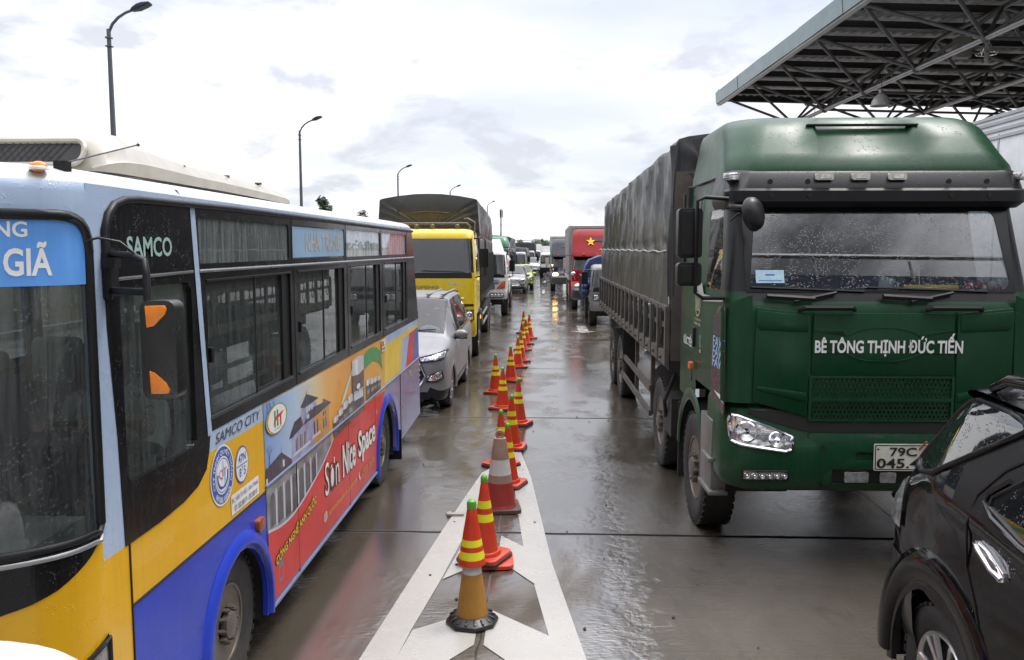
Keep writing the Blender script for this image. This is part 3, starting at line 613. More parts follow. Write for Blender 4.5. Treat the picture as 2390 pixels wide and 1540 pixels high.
def mb_(i):
    t = min(i, NP - 1 - i); return [1.47, 1.435, 1.40, 1.375, 1.35, 1.33, 1.31, 1.29, 1.27, 1.255, 1.24, 1.23, 1.22, 1.21][t] if t < 14 else 1.20
def wsb(i): return max(1.43, mb_(i) + .02)
def wst(i):
    t = min(i, NP - 1 - i); return [2.42, 2.48, 2.53, 2.565, 2.59, 2.605, 2.612][t] if t < 7 else 2.615
b = MB()
E0 = 1        # columns outside this are corner pillar
b.grid([[fr(i, z * mb_(i) + (1 - z) * .3) for i in range(NP)] for z in (0, .25, .5, .75, 1)], YLW)
for lo_, hi_ in ((0, E0), (NP - 1 - E0, NP - 1)):
    b.grid([[fr(i, mb_(i) + (wst(i) - mb_(i)) * k / 6) for i in range(lo_, hi_ + 1)] for k in range(7)], LBL)
b.grid([[fr(i, wst(i) + (2.70 - wst(i)) * k / 3) for i in range(NP)] for k in range(4)], LBL)
outl = [fr(i, 2.70)[:2] for i in range(NP)] + [(-BW, 10.1 - BY), (BW, 10.22 - BY)]
ym = 3.9
def inset(d, z): return [(x * (1 - d / BW), ym + (y - ym) * (1 - d / 3.9), z) for x, y in outl]
b.grid([inset(d, z) for d, z in ((0, 2.70), (.004, 2.735))], LBL, closed=True)
rg = [inset(d, z) for d, z in ((.004, 2.735), (.03, 2.768), (.08, 2.79), (.16, 2.805), (.30, 2.815), (.55, 2.82), (.9, 2.825), (1.12, 2.828))]
b.grid(rg, WHI, closed=True); b.add(rg[-1], [tuple(range(len(outl)))], WHI)
b.build('nose_and_roof', [BBL, BYE, LB, BWH, BVI], bus, smooth=40)
b = MB(); b.grid([[fr(i, mb_(i) + (wsb(i) - mb_(i)) * k / 2, .003) for i in range(E0, NP - E0)] for k in range(3)])
b.build('windscreen_apron', BBK, bus, smooth=50)
b = MB()   # rubber surround of the windscreen
for q, r_ in (([fr(i, wsb(i), .006) for i in range(E0, NP - E0)], .014), ([fr(i, wst(i), .004) for i in range(E0, NP - E0)], .02), ([fr(E0, wsb(E0) + (wst(E0) - wsb(E0)) * k / 8, .004) for k in range(9)], .018)): b.tube(q, r_, 6)
b.build('windscreen_seal', BLK, bus, smooth=60)
b = MB(); b.tube([fr(i, wsb(i) - .035, .008) for i in range(E0, NP - E0)], .010, 6); b.build('windscreen_trim', M('grey_trim', (.3, .3, .3), .3, .5), bus, smooth=60)
b = MB(); b.grid([[fr(i, wsb(i) + (wst(i) - wsb(i)) * k / 8) for i in range(E0, NP - E0)] for k in range(9)]); b.build('windscreen', WSG, bus, smooth=60)
# destination board behind the glass, with what shows of its two lines
b = MB(); b.grid([[fr(i, 2.365 + (wst(i) - .02 - 2.365) * k / 4, .004) for i in range(3, NP - 3)] for k in range(5)]); board = b.build('destination_board', M('board_blue', (.10, .30, .72), .4, var=.1, streak=.15, streakcol=(.25, .45, .8)), bus, smooth=60)
LEN = [0]
for i in range(1, NP): LEN.append(LEN[-1] + math.hypot(plan[i][0] - plan[i - 1][0], plan[i][1] - plan[i - 1][1]))
def frs(u, v, h):       # u measured leftwards in the picture from the right-hand end of the nose curve
    u = max(u, 0.0); i = max(j for j in range(NP) if LEN[j] <= u + 1e-9); i = min(i, NP - 2); t = (u - LEN[i]) / (LEN[i + 1] - LEN[i]); p, q = fr(i, v, h), fr(i + 1, v, h)
    return tuple(p[k] + (q[k] - p[k]) * t for k in range(3))
fs_ = lambda u, v, h: frs(2.0 - u, v, h)       # u grows to the right
WL = M('sign_white', (.78, .78, .76), .4)
EOF_FRONT = 0
lettering('NG', WL, board, (1.625, 2.535, 1.722, 2.59), fs_, .0055, bold=.02)
lettering('GIÃ', WL, board, (1.648, 2.40, 1.798, 2.52), fs_, .0055, bold=.025)
lettering('5', M('grey_letter', (.35, .35, .35), .4), bus, (2.0 - .47, 1.31, 2.0 - .43, 1.36), fs_, .008)
# window band and panes
wins = [(4.035, 5.375), (5.535, 6.815), (7.03, 8.29), (8.53, 9.82)]; up = [(3.965, 5.365), (5.445, 6.845), (6.91, 8.31), (8.39, 9.82)]
drv = rrect(3.20, 1.545, 3.86, 2.335, .05)
b = MB(); b.plate([(3.16, 1.30), (3.14, 1.76), (3.10, 2.2)] + top + [(10.69, 1.60), (10.69, 1.575), (4.02, 1.575)] + low[::-1][:-1], [drv] + [rrect(a, 1.645, c, 2.335, .02) for a, c in wins] + [rrect(a, 2.42, c, 2.645, .015) for a, c in up], sd_, -.035, .004)
band = b.build('window_band', BBK, bus, smooth=25)
b = MB(); b.plate(drv, [], sd_, -.02, -.02); b.build('driver_window', BGL, bus, smooth=0)
for k, (a, c) in enumerate(wins):
    mid = a + (c - a) * .53
    b = MB(); b.plate([(a, 1.645), (mid, 1.645), (mid, 2.335), (a, 2.335)], [], sd_, -.012, -.012); b.plate([(mid - .03, 1.645), (c - .14, 1.645), (c - .14, 2.335), (mid - .03, 2.335)], [], sd_, -.024, -.024)
    wn_ = b.build('side_window', BGL, bus, smooth=0)
    b = MB(); b.box((BW - .012, mid - BY, 1.99), (.014, .012, .69), 1); b.box((BW - .018, c - .07 - BY, 1.99), (.02, .14, .685), 0); b.box((BW + .002, (a + c) / 2 - BY, 1.642), (.02, c - a + .02, .016), 1)
    b.box((BW + .004, (a + c) / 2 - BY, 2.335), (.012, c - a, .012), 0); b.box((BW + .004, a + .03 - BY, 1.96), (.022, .03, .075), 0)
    b.build('sash', [BLK, M('sash_rubber', (.05, .055, .055), .3, .3)], wn_, smooth=0, bevel=.002)
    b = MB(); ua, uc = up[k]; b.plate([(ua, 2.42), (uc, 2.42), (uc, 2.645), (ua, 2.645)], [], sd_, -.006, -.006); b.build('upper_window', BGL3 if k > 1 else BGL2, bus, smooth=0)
for y0 in (3.4, 4.85, 6.3, 7.75):
    b = MB(); b.plate(rrect(y0, 1.68, y0 + 1.25, 2.5, .05), [], lambda u, v, h: (-BW - h, u - BY, v), -.02, -.02); b.build('far_window', glass('far_glass', (.26, .29, .29), .2), bus, smooth=0)
b = MB()   # bright pillar strip, drip rail, band rails
b.add([sd_(3.872, 2.69, .007), sd_(3.925, 2.69, .007), sd_(4.035, 1.56, .007), sd_(3.985, 1.56, .007)], [(0, 1, 2, 3)]); b.build('pillar_strip', LB, bus, smooth=0)
b = MB(); b.tube([sd_(3.105, 2.30, .01)] + [sd_(u, v + .006, .012) for u, v in top], .016, 8); b.build('drip_rail', BLK, bus, smooth=60)
b = MB(); b.tube([sd_(3.95, 2.385, .006), sd_(10.36, 2.375, .006)], .009, 6); b.tube([sd_(3.16, 2.375, .006), sd_(3.88, 2.385, .006)], .007, 6); b.build('band_rail', M('rail_grey', (.32, .33, .34), .25, .6), bus, smooth=60)
b = MB(); b.plate([(5.45, 2.43), (6.84, 2.43), (6.84, 2.64), (5.45, 2.64)], [], sd_, -.002, -.002); st = b.build('window_sticker', M('sticker_pale_blue', (.22, .36, .52), .35, streak=.8, streakcol=(.36, .42, .46)), bus, smooth=0)
lettering('NHA TRANG', M('sticker_tan', (.36, .36, .34), .5), st, (5.75, 2.47, 6.75, 2.6), sd_, .0, bold=.03)
lettering('SAMCO', M('mint_letter', (.28, .42, .38), .35), bus, (3.27, 2.46, 3.67, 2.545), sd_, .0065, bold=.02)
lettering('SAMCO CITY', M('badge_chrome', (.16, .16, .17), .25, .7), bus, (4.08, 1.495, 4.74, 1.55), sd_, .004, bold=.0, italic=.25)
b = MB()   # panel seams
for (a, c) in (((3.19, .28), (3.19, 1.3)), ((3.19, 1.038), (4.80, 1.034)), ((5.42, .28), (5.40, 1.06)), ((6.88, .28), (6.85, 1.06)), ((7.95, .75), (7.93, 1.06)), ((9.36, .28), (9.34, 1.06)), ((5.42, 2.36), (5.43, 2.69)), ((5.46, 1.58), (5.45, 2.36)), ((6.93, 1.58), (6.92, 2.36)), ((6.88, 2.36), (6.88, 2.69)), ((8.41, 1.58), (8.40, 2.36)), ((8.35, 2.36), (8.35, 2.69)), ((9.9, 1.6), (9.88, 2.69))):
    b.tube([sd_(*a, .003), sd_(*c, .003)], .0045, 4)
b.tube([(BW + .004, 3.83 - BY, 2.70), (BW - .02, 3.80 - BY, 2.76), (BW - .16, 3.70 - BY, 2.808), (BW - .5, 3.6 - BY, 2.822)], .004, 4)
b.build('panel_seam', SEAM, bus, smooth=0)
b = MB(); b.tube([sd_(4.79, 1.062, .004), sd_(10.74, 1.062, .004)], .010, 6); b.tube([sd_(3.19, .285, -.004), sd_(3.92, .285, -.004)], .012, 6); b.tube([sd_(4.84, .275, .002), sd_(8.06, .275, .002)], .014, 6); b.build('side_rail', M('rail_dull_blue', (.16, .18, .28), .35, .3), bus, smooth=60)
for P_, rr_, nm in ((FA, .44, 'front'), (RA, .50, 'rear')):      # wheel-arch flares and dark liners
    cy, cz = (4.36, .39) if nm == 'front' else (8.55, .36); b = MB()
    aa = arc(cy, cz, rr_ + .05, 195, -15, 24)
    g_ = [[sd_(cy + (p[0] - cy) * k, cz + (p[1] - cz) * k, h) for p in aa] for k, h in ((1.09, .0), (1.04, .018), (.98, .028), (.93, .026), (.905, .0), (.905, -.04))]
    b.grid(g_); b.build('wheel_arch_flare', BBL, bus, smooth=60)
    b = MB(); b.grid([[sd_(p[0], p[1], h) for p in arc(cy, cz, rr_ + .02, 200, -20, 16)] for h in (-.03, -.75)]); b.add([sd_(*p, -.72) for p in arc(cy, cz, rr_ + .02, 200, -20, 16)], [tuple(range(17))]); b.build('wheel_arch', DRK, bus, smooth=60)
wheel(bus, 1.15 - .19, 4.36 - BY, .405, .25, 1); wheel(bus, 1.15 - .17, 8.55 - BY, .405, .25, 1)
wheel(bus, -1.0, 4.36 - BY, .405, .25, -1); wheel(bus, -1.0, 8.55 - BY, .405, .25, -1)
b = MB(); b.box((BW - .1, 9.12 - BY, .28), (.30, .02, .34)); b.build('mud_flap', BLK, bus)
b = MB(); b.box((0, 6.8 - BY, .5), (1.3, 7.2, .35)); b.build('chassis', DRK, bus)
b = MB(); b.plate(rrect(4.60, .845, 4.70, .92, .02), [], sd_, 0, .03); b.build('side_marker', M('marker_dark_amber', (.25, .07, .02), .25), bus, bevel=.006)
b = MB(); b.plate(rrect(4.985, .38, 5.075, .53, .01), [rrect(5.0, .40, 5.06, .47, .005)], sd_, 0, .006); b.plate(rrect(5.0, .40, 5.06, .47, .005), [], sd_, .0, .002, 1); b.build('flap_latch', [GALV, SEAM], bus)
# roof furniture
b = MB(); sec = []
for y, hw, z0, z1, sh in ((4.05, .60, 2.875, 2.93, .0), (4.10, .66, 2.872, 3.02, .0), (4.2, .685, 2.87, 3.085, .02), (4.4, .69, 2.87, 3.115, .05), (4.7, .69, 2.87, 3.105, .08), (5.1, .69, 2.87, 3.075, .08), (5.6, .69, 2.87, 3.065, .08), (6.6, .68, 2.86, 3.035, .07), (6.95, .66, 2.86, 3.0, .05), (7.08, .63, 2.86, 2.93, .02)):
    h = z1 - z0; q = [(hw - .0, z0), (hw, z0 + h * .28), (hw - .015, z0 + h * .34), (hw - .03 - sh * .4, z0 + h * .6), (hw - .05 - sh * .5, z0 + h * .66), (hw - .10 - sh, z0 + h * .9), (hw - .2 - sh, z0 + h * .985), (0, z1 + .01)]
    sec.append([(x, y - BY, z) for x, z in q] + [(-x, y - BY, z) for x, z in q[-2::-1]])
sec = dense2(sec, 3, 1); b.grid(sec); b.add(sec[0], [tuple(range(15))]); b.add(sec[-1], [tuple(range(15))])
ACW = M('ac_cream', (.36, .335, .28), .35, coat=.2, dirt=.35, dirtcol=(.22, .20, .17), var=.08, vs=6)
ac = b.build('roof_air_conditioner', ACW, bus, smooth=32)
b = MB(); gp = rrect(-.56, 2.905, .56, 3.025, .05, 6); fa = lambda u, v, h: (u, 4.035 - BY - h + (v - 2.93) * .5, v)
b.plate(gp, [], fa, .004, .006, 1)
for k in range(24):
    for s_ in (-1, 1): 
        u = -.44 + k * .037; b.add([fa(u, 2.91, .010), fa(u + .006, 2.91, .010), fa(u + s_ * .08 + .006, 3.02, .010), fa(u + s_ * .08, 3.02, .010)], [(0, 1, 2, 3)], 0)
b.tube([fa(*p, .008) for p in gp + gp[:1]], .014, 6, 2)
b.build('intake_grille', [BLK, SEAM, ACW], ac, smooth=40)
b = MB()
for y in (5.05, 5.75, 6.4): b.box((.60, y - BY, 2.99), (.05, .09, .012), rz=.35)
pass; b.build('cover_trim', M('trim_brown', (.09, .08, .07), .5), ac, smooth=40)
b = MB(); b.lathe([(.032, 0), (.033, .008), (.029, .014)], 20, 1, (1.06, 2.87 - BY, 2.77)); b.ball((1.06, 2.87 - BY, 2.782), .026, 16, 8, 0, (1.2, .8, .75)); b.build('roof_marker_lamp', [AMB, WHT], bus, smooth=50)
b = MB(); b.box((1.075, 2.99 - BY, 2.79), (.045, .04, .045)); b.tube([(1.08, 2.99 - BY, 2.805), (.907, 3.9 - BY, 2.982)], .0032, 6); b.ball((.907, 3.9 - BY, 2.982), .008); b.build('aerial', BLK, bus, smooth=40)
# big driver-side mirror on its bracket
b = MB(); b.box((BW + .012, 3.125 - BY, 2.395), (.02, .085, .17)); b.box((BW + .03, 3.10 - BY, 2.44), (.05, .05, .04)); b.tube([(BW + .02, 3.11 - BY, 2.475), (BW + .14, 3.05 - BY, 2.47), (BW + .20, 3.02 - BY, 2.45), (BW + .215, 3.0 - BY, 2.40), (BW + .215, 3.0 - BY, 1.98)], .0135, 10)
b.tube([(BW + .02, 3.11 - BY, 2.335), (BW + .215, 3.0 - BY, 2.335)], .014, 8); b.tube([(BW - .02, 2.97 - BY, 2.515), (BW + .05, 2.98 - BY, 2.535), (BW + .11, 3.02 - BY, 2.52), (BW + .17, 3.05 - BY, 2.46)], .005, 6)
mi = b.build('mirror', BLK, bus, smooth=45)
b = MB(); b.plate(rrect(BW + .19, 1.935, BW + .325, 2.305, .035), [], lambda u, v, h: (u, 3.02 - BY - h, v), -.045, .035); b.build('mirror_housing', M('mirror_black', (.014, .014, .015), .3, dirt=.15, drops=.5), mi, bevel=.014, seg=3)
b = MB(); fm = lambda u, v, h: (BW + .19 + u, 3.02 - BY - .0352 - h, 1.935 + v)
b.plate([(.022, .350), (.098, .352), (.106, .338), (.098, .318), (.055, .275), (.026, .268)], [], fm, 0, .006); b.build('indicator', AMB, mi, bevel=.003); b = MB(); b.plate([(.03, .108), (.05, .10), (.09, .065), (.106, .038), (.10, .022), (.034, .02)], [], fm, 0, .006); b.build('indicator', AMB, mi, bevel=.003)
# headlamp at the lower corner
hl = [(1.80, .70), (1.80, .86), (1.72, .86), (1.62, .80), (1.60, .72)]
lamp_unit(bus, [(1.56, .66), (1.99, .72), (1.995, 1.0), (1.86, .955), (1.62, .86)], lambda u, v, h: fs_(u, v, h + .004), name='headlight')
# saloon
b = MB(); b.box((0, 6.7 - BY, .90), (2.2, 7.5, .06)); b.box((0, 6.7 - BY, 2.68), (2.2, 7.2, .03)); b.box((.2, 3.15 - BY, 1.18), (1.3, .5, .32)); b.box((0, 3.95 - BY, 1.9), (.04, .04, 1.5)); b.box((-1.1, 6.7 - BY, 1.15), (.03, 7.2, .85)); b.build('saloon', PALE, bus, smooth=0)
SC = M('seat_cover_mint', (.42, .52, .46), .8, bmp=(60, .004)); SF = M('seat_fabric', (.045, .05, .06), .9)
for y in (5.0, 5.85, 6.7, 7.55, 8.4, 9.25):
    for x in (.80, .36, -.80):
        b = MB(); b.box((x, y - BY - .2, 1.08), (.42, .44, .12)); b.box((x, y - BY + .07, 1.42), (.42, .10, .62), rx=-.12); b.box((x, y - BY - .2, .9), (.06, .3, .3)); s_ = b.build('passenger_seat', SF, bus, bevel=.03)
        b = MB(); b.box((x, y - BY + .10, 1.66), (.36, .13, .36), rx=-.12); b.build('headrest_cover', SC, s_, bevel=.05, seg=3)
b = MB(); b.box((.62, 4.15 - BY, 1.15), (.46, .46, .14)); b.box((.62, 4.4 - BY, 1.5), (.46, .12, .7), rx=-.12); s_ = b.build('driver_seat', SF, bus, bevel=.04)
b = MB(); b.box((.62, 4.42 - BY, 1.88), (.36, .14, .42), rx=-.1); b.build('headrest_cover', M('seat_cover_white', (.6, .6, .58), .8), s_, bevel=.05, seg=3)
b = MB(); b.tube([(.62 + .21 * math.cos(a * math.pi / 12), 3.55 - BY + .12 * math.sin(a * math.pi / 12), 1.52 + .17 * math.sin(a * math.pi / 12)) for a in range(25)], .014, 6, caps=False); b.tube([(.62, 3.55 - BY, 1.5), (.62, 3.4 - BY, 1.2)], .025, 8); b.build('steering_wheel', BLK, bus, smooth=60)
b = MB(); b.grid([[(1.0 + .012 * math.sin(k * 1.9), 3.2 - BY + k * .028, z) for k in range(7)] for z in (1.5, 2.0, 2.4)]); b.build('curtain', M('curtain_grey', (.45, .46, .45), .9), bus, smooth=60)
seated_person('driver sitting behind the bus windscreen in a pale shirt', (BX + .62, 4.12, 1.22), M('shirt_pale', (.5, .5, .5), .9), hands_up=True)
seated_person('bus passenger in light blue shirt and blue face mask behind the second side window', (BX + .80, 6.62, 1.15), M('shirt_blue', (.36, .52, .62), .9), mask=M('mask_blue', (.12, .27, .52), .8))
seated_person('bus passenger in a dark red shirt behind the first side window', (BX + .80, 5.78, 1.15), M('shirt_red', (.20, .03, .03), .9), cap=M('cap_dark', (.02, .02, .025), .8))

# ================================================================ the printed advertisement and the stickers
def adgrad():
    m, t, b_ = nodes_of('printed_sky'); tcx = mk(t, 'ShaderNodeTexCoord'); s = mk(t, 'ShaderNodeSeparateXYZ'); t.links.new(tcx.outputs['Object'], s.inputs[0])
    u = mth(t, 'DIVIDE', mth(t, 'SUBTRACT', s.outputs[1], 4.79 - BY), 4.0)
    c = ramp(t, u, (0, (.16, .30, .60)), (.16, (.42, .54, .68)), (.28, (.62, .50, .26)), (.36, (.70, .34, .04)), (.55, (.66, .24, .015)), (.75, (.70, .33, .02)), (1, (.62, .36, .02)))
    stn = ramp(t, noise(t, 1, 5, .65, (34, 34, 1.1), .2), (.48, 0), (.75, .3)); c = mix(t, stn, c, (.4, .36, .3)); t.links.new(c, b_.inputs['Base Color'])
    b_.inputs['Roughness'].default_value = .3; b_.inputs['Coat Weight'].default_value = .3; return m
AD_SKY = adgrad()
def pm(n, c, r=.35, **k): return M('print_' + n, c, r, coat=.25, streak=k.pop('streak', .22), streakcol=k.pop('sc', (.35, .33, .32)), **k)
P_RED = pm('red', (.56, .022, .014), streak=.12, sc=(.36, .08, .07)); P_NAVY = pm('navy', (.030, .035, .06)); P_LAV = pm('lavender', (.27, .29, .46), var=.3, vs=8); P_PALE = pm('pale', (.50, .52, .60)); P_DK = pm('dark', (.05, .05, .055), var=.5, vs=9); P_WHITE = pm('white', (.72, .72, .70)); P_GRN = pm('green', (.05, .26, .07)); P_BRN = pm('brown', (.11, .06, .04)); P_YEL = pm('yellow', (.72, .50, .02)); P_ORG = pm('amber', (.50, .24, .05)); P_GREY = pm('grey', (.19, .20, .21), var=.5, vs=10); P_BLUE = pm('blue', (.05, .10, .38)); P_LB = pm('sky', (.32, .44, .66)); P_MINT = pm('mint', (.45, .62, .45)); P_LINE = pm('line', (.35, .17, .16)); P_SIL = pm('silver', (.5, .5, .51))
ADM = [AD_SKY, P_RED, P_NAVY, P_LAV, P_PALE, P_DK, P_WHITE, P_GRN, P_BRN, P_YEL, P_ORG, P_GREY, P_BLUE, P_LB, P_MINT, P_SIL]
SKY_, RD, NV, LV, PL, DKK, WT, GR, BRN, YL, OG, GY, BL, LBU, MT, SV = range(16)
b = MB(); LAY = [.0025]
def pr(poly, m, dz=.00006):
    LAY[0] += dz; b.plate(poly, [], sd_, LAY[0], LAY[0], m)
pr([(4.795, 1.565), (4.815, .31), (8.02, .31), (8.04, .42), (8.08, .58), (8.18, .74), (8.33, .85), (8.46, 1.05), (8.46, 1.565)], SKY_)
# rear livery: yellow field, light band, stripes
pr([(8.46, 1.565), (8.46, 1.075), (10.70, 1.075), (10.67, 1.565)], YL); pr([(8.55, 1.575), (8.55, 1.485), (10.68, 1.515), (10.67, 1.575)], LBU)
pr([(9.52, 1.435), (9.99, 1.45), (9.72, 1.075), (9.37, 1.075)], LBU); pr([(9.99, 1.45), (10.38, 1.46), (10.24, 1.075), (9.72, 1.075)], RD); pr([(10.38, 1.46), (10.68, 1.47), (10.72, 1.075), (10.24, 1.075)], BL)
# arcade at the bottom, then the red sweep
pr([(4.80, 1.05), (4.815, .74), (5.27, .70), (5.66, .74), (6.11, .86), (6.3, .93), (6.3, 1.05)], GY)
for k in range(7):
    u = 4.86 + k * .15; pr([(u, .78 - .015 * k + (k > 4) * .07)] + [(u + .052 - .052 * math.cos(a * math.pi / 6), .93 + .06 * math.sin(a * math.pi / 6)) for a in range(7)] + [(u + .105, .78 - .015 * k + (k > 4) * .08)], DKK); pr([(u + .11, .76 + (k > 4) * .06), (u + .11, 1.0), (u + .135, 1.0), (u + .135, .76 + (k > 4) * .06)], PL)
# small dark house left
pr([(4.80, 1.055), (4.805, 1.165), (4.86, 1.17), (5.10, 1.20), (5.34, 1.085), (5.34, 1.055)], NV); pr([(5.095, 1.19), (5.10, 1.245), (5.106, 1.19)], NV); pr([(5.12, 1.10), (5.12, 1.145), (5.16, 1.14), (5.16, 1.095)], PL); pr([(4.805, 1.07), (4.805, 1.105), (4.835, 1.105), (4.835, 1.07)], PL)
# villa: walls, roofs, windows
pr([(5.31, 1.06), (5.33, 1.27), (5.50, 1.30), (5.52, 1.36), (5.60, 1.41), (5.88, 1.385), (5.94, 1.33), (6.24, 1.30), (6.25, 1.06)], LV)
pr([(5.83, 1.06), (5.83, 1.30), (6.25, 1.29), (6.26, 1.06)], OG); pr([(5.26, 1.245), (5.38, 1.335), (5.53, 1.345), (5.58, 1.27), (5.33, 1.24)], NV)
pr([(5.52, 1.405), (5.665, 1.475), (5.98, 1.392), (5.62, 1.385)], NV); pr([(5.66, 1.46), (5.668, 1.51), (5.676, 1.46)], NV); pr([(5.58, 1.27), (5.74, 1.355), (6.08, 1.335), (6.32, 1.292), (5.98, 1.275)], NV); pr([(6.08, 1.33), (6.09, 1.365), (6.34, 1.29)], BRN)
for u, v, ww, hh in ((5.66, 1.345, .035, .04), (5.72, 1.343, .035, .04), (5.78, 1.34, .035, .04)): pr([(u, v), (u + ww, v), (u + ww, v + hh), (u, v + hh)], PL)
for u, v, ww, hh in ((5.40, 1.13, .05, .085), (5.50, 1.13, .05, .09), (5.59, 1.13, .05, .09), (5.83, 1.14, .11, .1), (6.08, 1.14, .09, .07), (6.08, 1.235, .08, .03)):
    pr([(u, v), (u + ww, v), (u + ww, v + hh), (u, v + hh)], BRN); pr([(u + ww * .42, v), (u + ww * .58, v), (u + ww * .58, v + hh), (u + ww * .42, v + hh)], PL)
pr([(5.34, 1.105), (5.34, 1.125), (5.74, 1.13), (5.74, 1.11)], PL); pr([(5.79, 1.12), (5.79, 1.145), (6.0, 1.145), (6.0, 1.12)], PL); pr([(5.66, 1.295), (5.66, 1.325), (5.72, 1.325), (5.72, 1.295)], PL)
rt = random.Random(5)    # bare tree twigs
def twig(u, v, a, l, w_, d):
    u2, v2 = u + math.cos(a) * l * 1.0, v + math.sin(a) * l; nx, ny = -math.sin(a) * w_, math.cos(a) * w_
    pr([(u - nx, v - ny), (u2 - nx * .6, v2 - ny * .6), (u2 + nx * .6, v2 + ny * .6), (u + nx, v + ny)], NV, 0)
    if d: 
        for s_ in (-1, 1): twig(u2, v2, a + s_ * rt.uniform(.3, .6), l * .68, w_ * .6, d - 1)
twig(4.87, 1.17, 1.5, .05, .005, 4); twig(4.90, 1.56, -1.2, .03, .004, 3); twig(4.86, 1.565, -1.6, .03, .004, 3); twig(4.97, 1.565, -1.3, .025, .003, 3)
# red sweep with its pale edge
cv = [(4.812, .785), (5.05, .745), (5.27, .735), (5.46, .755), (5.66, .79), (5.9, .845), (6.11, .905), (6.3, .98), (6.45, 1.05)]; q = dense([Vector((u, v, 0)) for u, v in cv], 3)
pr([(4.812, .775)] + [(p.x, p.y) for p in q] + [(6.52, 1.05), (6.36, .965)] + [(p.x, p.y - .018) for p in q[-3::-1]], PL)
pr([(4.816, .31)] + [(p.x, p.y - .018) for p in q] + [(6.55, 1.06), (8.42, 1.02), (8.33, .86), (8.18, .75), (8.08, .59), (8.04, .43), (8.02, .31)], RD)
# green swoosh, mint ray, cans
pr([(7.45, 1.50), (7.6, 1.535), (7.8, 1.545), (8.05, 1.52), (8.25, 1.45), (8.30, 1.35), (8.32, 1.26), (8.15, 1.36), (7.9, 1.405), (7.7, 1.40), (7.49, 1.38)], GR); pr([(6.60, 1.21), (6.68, 1.21), (6.84, 1.30), (7.02, 1.42), (7.02, 1.45), (6.86, 1.37)], MT)
def can(u, v0, v1, w_, big=False):
    h = v1 - v0
    pr([(u - w_, v0 + h * .03), (u, v0)] + [(u + w_, v0 + h * .03), (u + w_, v1 - h * .04), (u, v1 - h * .08), (u - w_, v1 - h * .04)], BRN if big else DKK)
    pr([(u - w_, v1 - h * .27), (u, v1 - h * .31), (u + w_, v1 - h * .27), (u + w_, v1 - h * .03), (u, v1), (u - w_, v1 - h * .03)], SV); pr([(u - w_ * .45, v1 - h * .28), (u - w_ * .05, v1 - h * .295), (u - w_ * .05, v1 - h * .05), (u - w_ * .45, v1 - h * .04)], WT)
    if big:
        pr([(u, v0 + h * .62), (u + w_ * .85, v0 + h * .45), (u + w_ * .85, v0 + h * .25), (u, v0 + h * .1), (u - w_ * .85, v0 + h * .25), (u - w_ * .85, v0 + h * .45)], NV); pr([(u - w_ * .8, v0 + h * .30), (u + w_ * .8, v0 + h * .27), (u + w_ * .8, v0 + h * .38), (u - w_ * .8, v0 + h * .41)], PL); pr(ell(u, v0 + h * .5, w_ * .3, h * .045, 14), WT)
    else: pr([(u - w_ * .8, v0 + h * .35), (u + w_ * .8, v0 + h * .33), (u + w_ * .8, v0 + h * .52), (u - w_ * .8, v0 + h * .54)], GY)
for u, v0, v1, w_ in ((8.15, 1.06, 1.22, .075), (7.98, 1.06, 1.235, .075), (7.82, 1.05, 1.25, .08), (7.64, 1.05, 1.27, .085), (6.44, .985, 1.16, .075), (6.60, .99, 1.19, .08), (6.76, 1.0, 1.22, .085), (6.93, 1.0, 1.245, .09)): can(u, v0, v1, w_)
can(7.24, 1.0, 1.535, .225, True)
# HT roundel
pr(ell(5.02, 1.435, .205, .092, 40), GR); pr(ell(5.02, 1.435, .192, .088, 40), YL); pr(ell(5.022, 1.435, .182, .085, 40), RD); pr(ell(5.028, 1.435, .172, .085, 40), WT)
for u in (4.985, 5.035): pr([(u - .018, 1.385), (u + .014, 1.385), (u + .014, 1.49), (u - .018, 1.492)], GR)
pr([(4.95, 1.40), (4.97, 1.432), (5.01, 1.452), (5.17, 1.468), (5.12, 1.447), (5.02, 1.432)], RD); pr([(5.075, 1.38), (5.105, 1.382), (5.105, 1.452), (5.075, 1.45)], RD)
ad = b.build('side_advertisement', ADM, bus, smooth=0)
H = .0105
TW = M('ad_letter_white', (.70, .69, .66), .4, streak=.2); TY = M('ad_letter_yellow', (.74, .52, .02), .4); TO = M('ad_letter_orange', (.62, .28, .05), .4); TK = M('ad_letter_outline', (.10, .02, .02), .5)
def shadowed(txt, box, bold, shear, mat=TW, k=.012, out=TK):
    lettering(txt, out, ad, (box[0] - k, box[1] - k * .6, box[2] + k, box[3] + k * .6), sd_, H - .0015, bold=bold + .05, shear=shear); lettering(txt, mat, ad, box, sd_, H, bold=bold, shear=shear)
shadowed('Sơn', (6.08, .60, 6.50, .86), .0, .0); shadowed('Nice', (6.62, .595, 7.07, .875), .03, .0); shadowed('Space', (7.18, .55, 7.9, .86), .03, .0)
shadowed('CÔNG NGHỆ ANH QUỐC', (4.93, .50, 5.83, .60), .02, .13, TY, .008)
lettering('sonnicespace.com.vn', TO, ad, (6.15, .415, 7.10, .485), sd_, H, bold=.01); lettering('1900 2076', TO, ad, (7.3, .415, 7.85, .485), sd_, H, bold=.01); lettering('Nice Space', TW, ad, (7.06, 1.20, 7.42, 1.245), sd_, H, bold=.02); lettering('HT PAINT JSC', M('tiny_grey', (.2, .2, .2), .5), ad, (4.96, 1.365, 5.11, 1.378), sd_, H, bold=.01)
b = MB()
for rr_ in (.05, .025): b.plate(ell(6.07, .455, rr_, .042, 20), [ell(6.07, .455, rr_ - .008, .036, 20)], sd_, H, H)
for dv_ in (-.018, 0, .018): b.plate([(6.025, .453 + dv_), (6.115, .453 + dv_), (6.115, .458 + dv_), (6.025, .458 + dv_)], [], sd_, H + .0004, H + .0004)
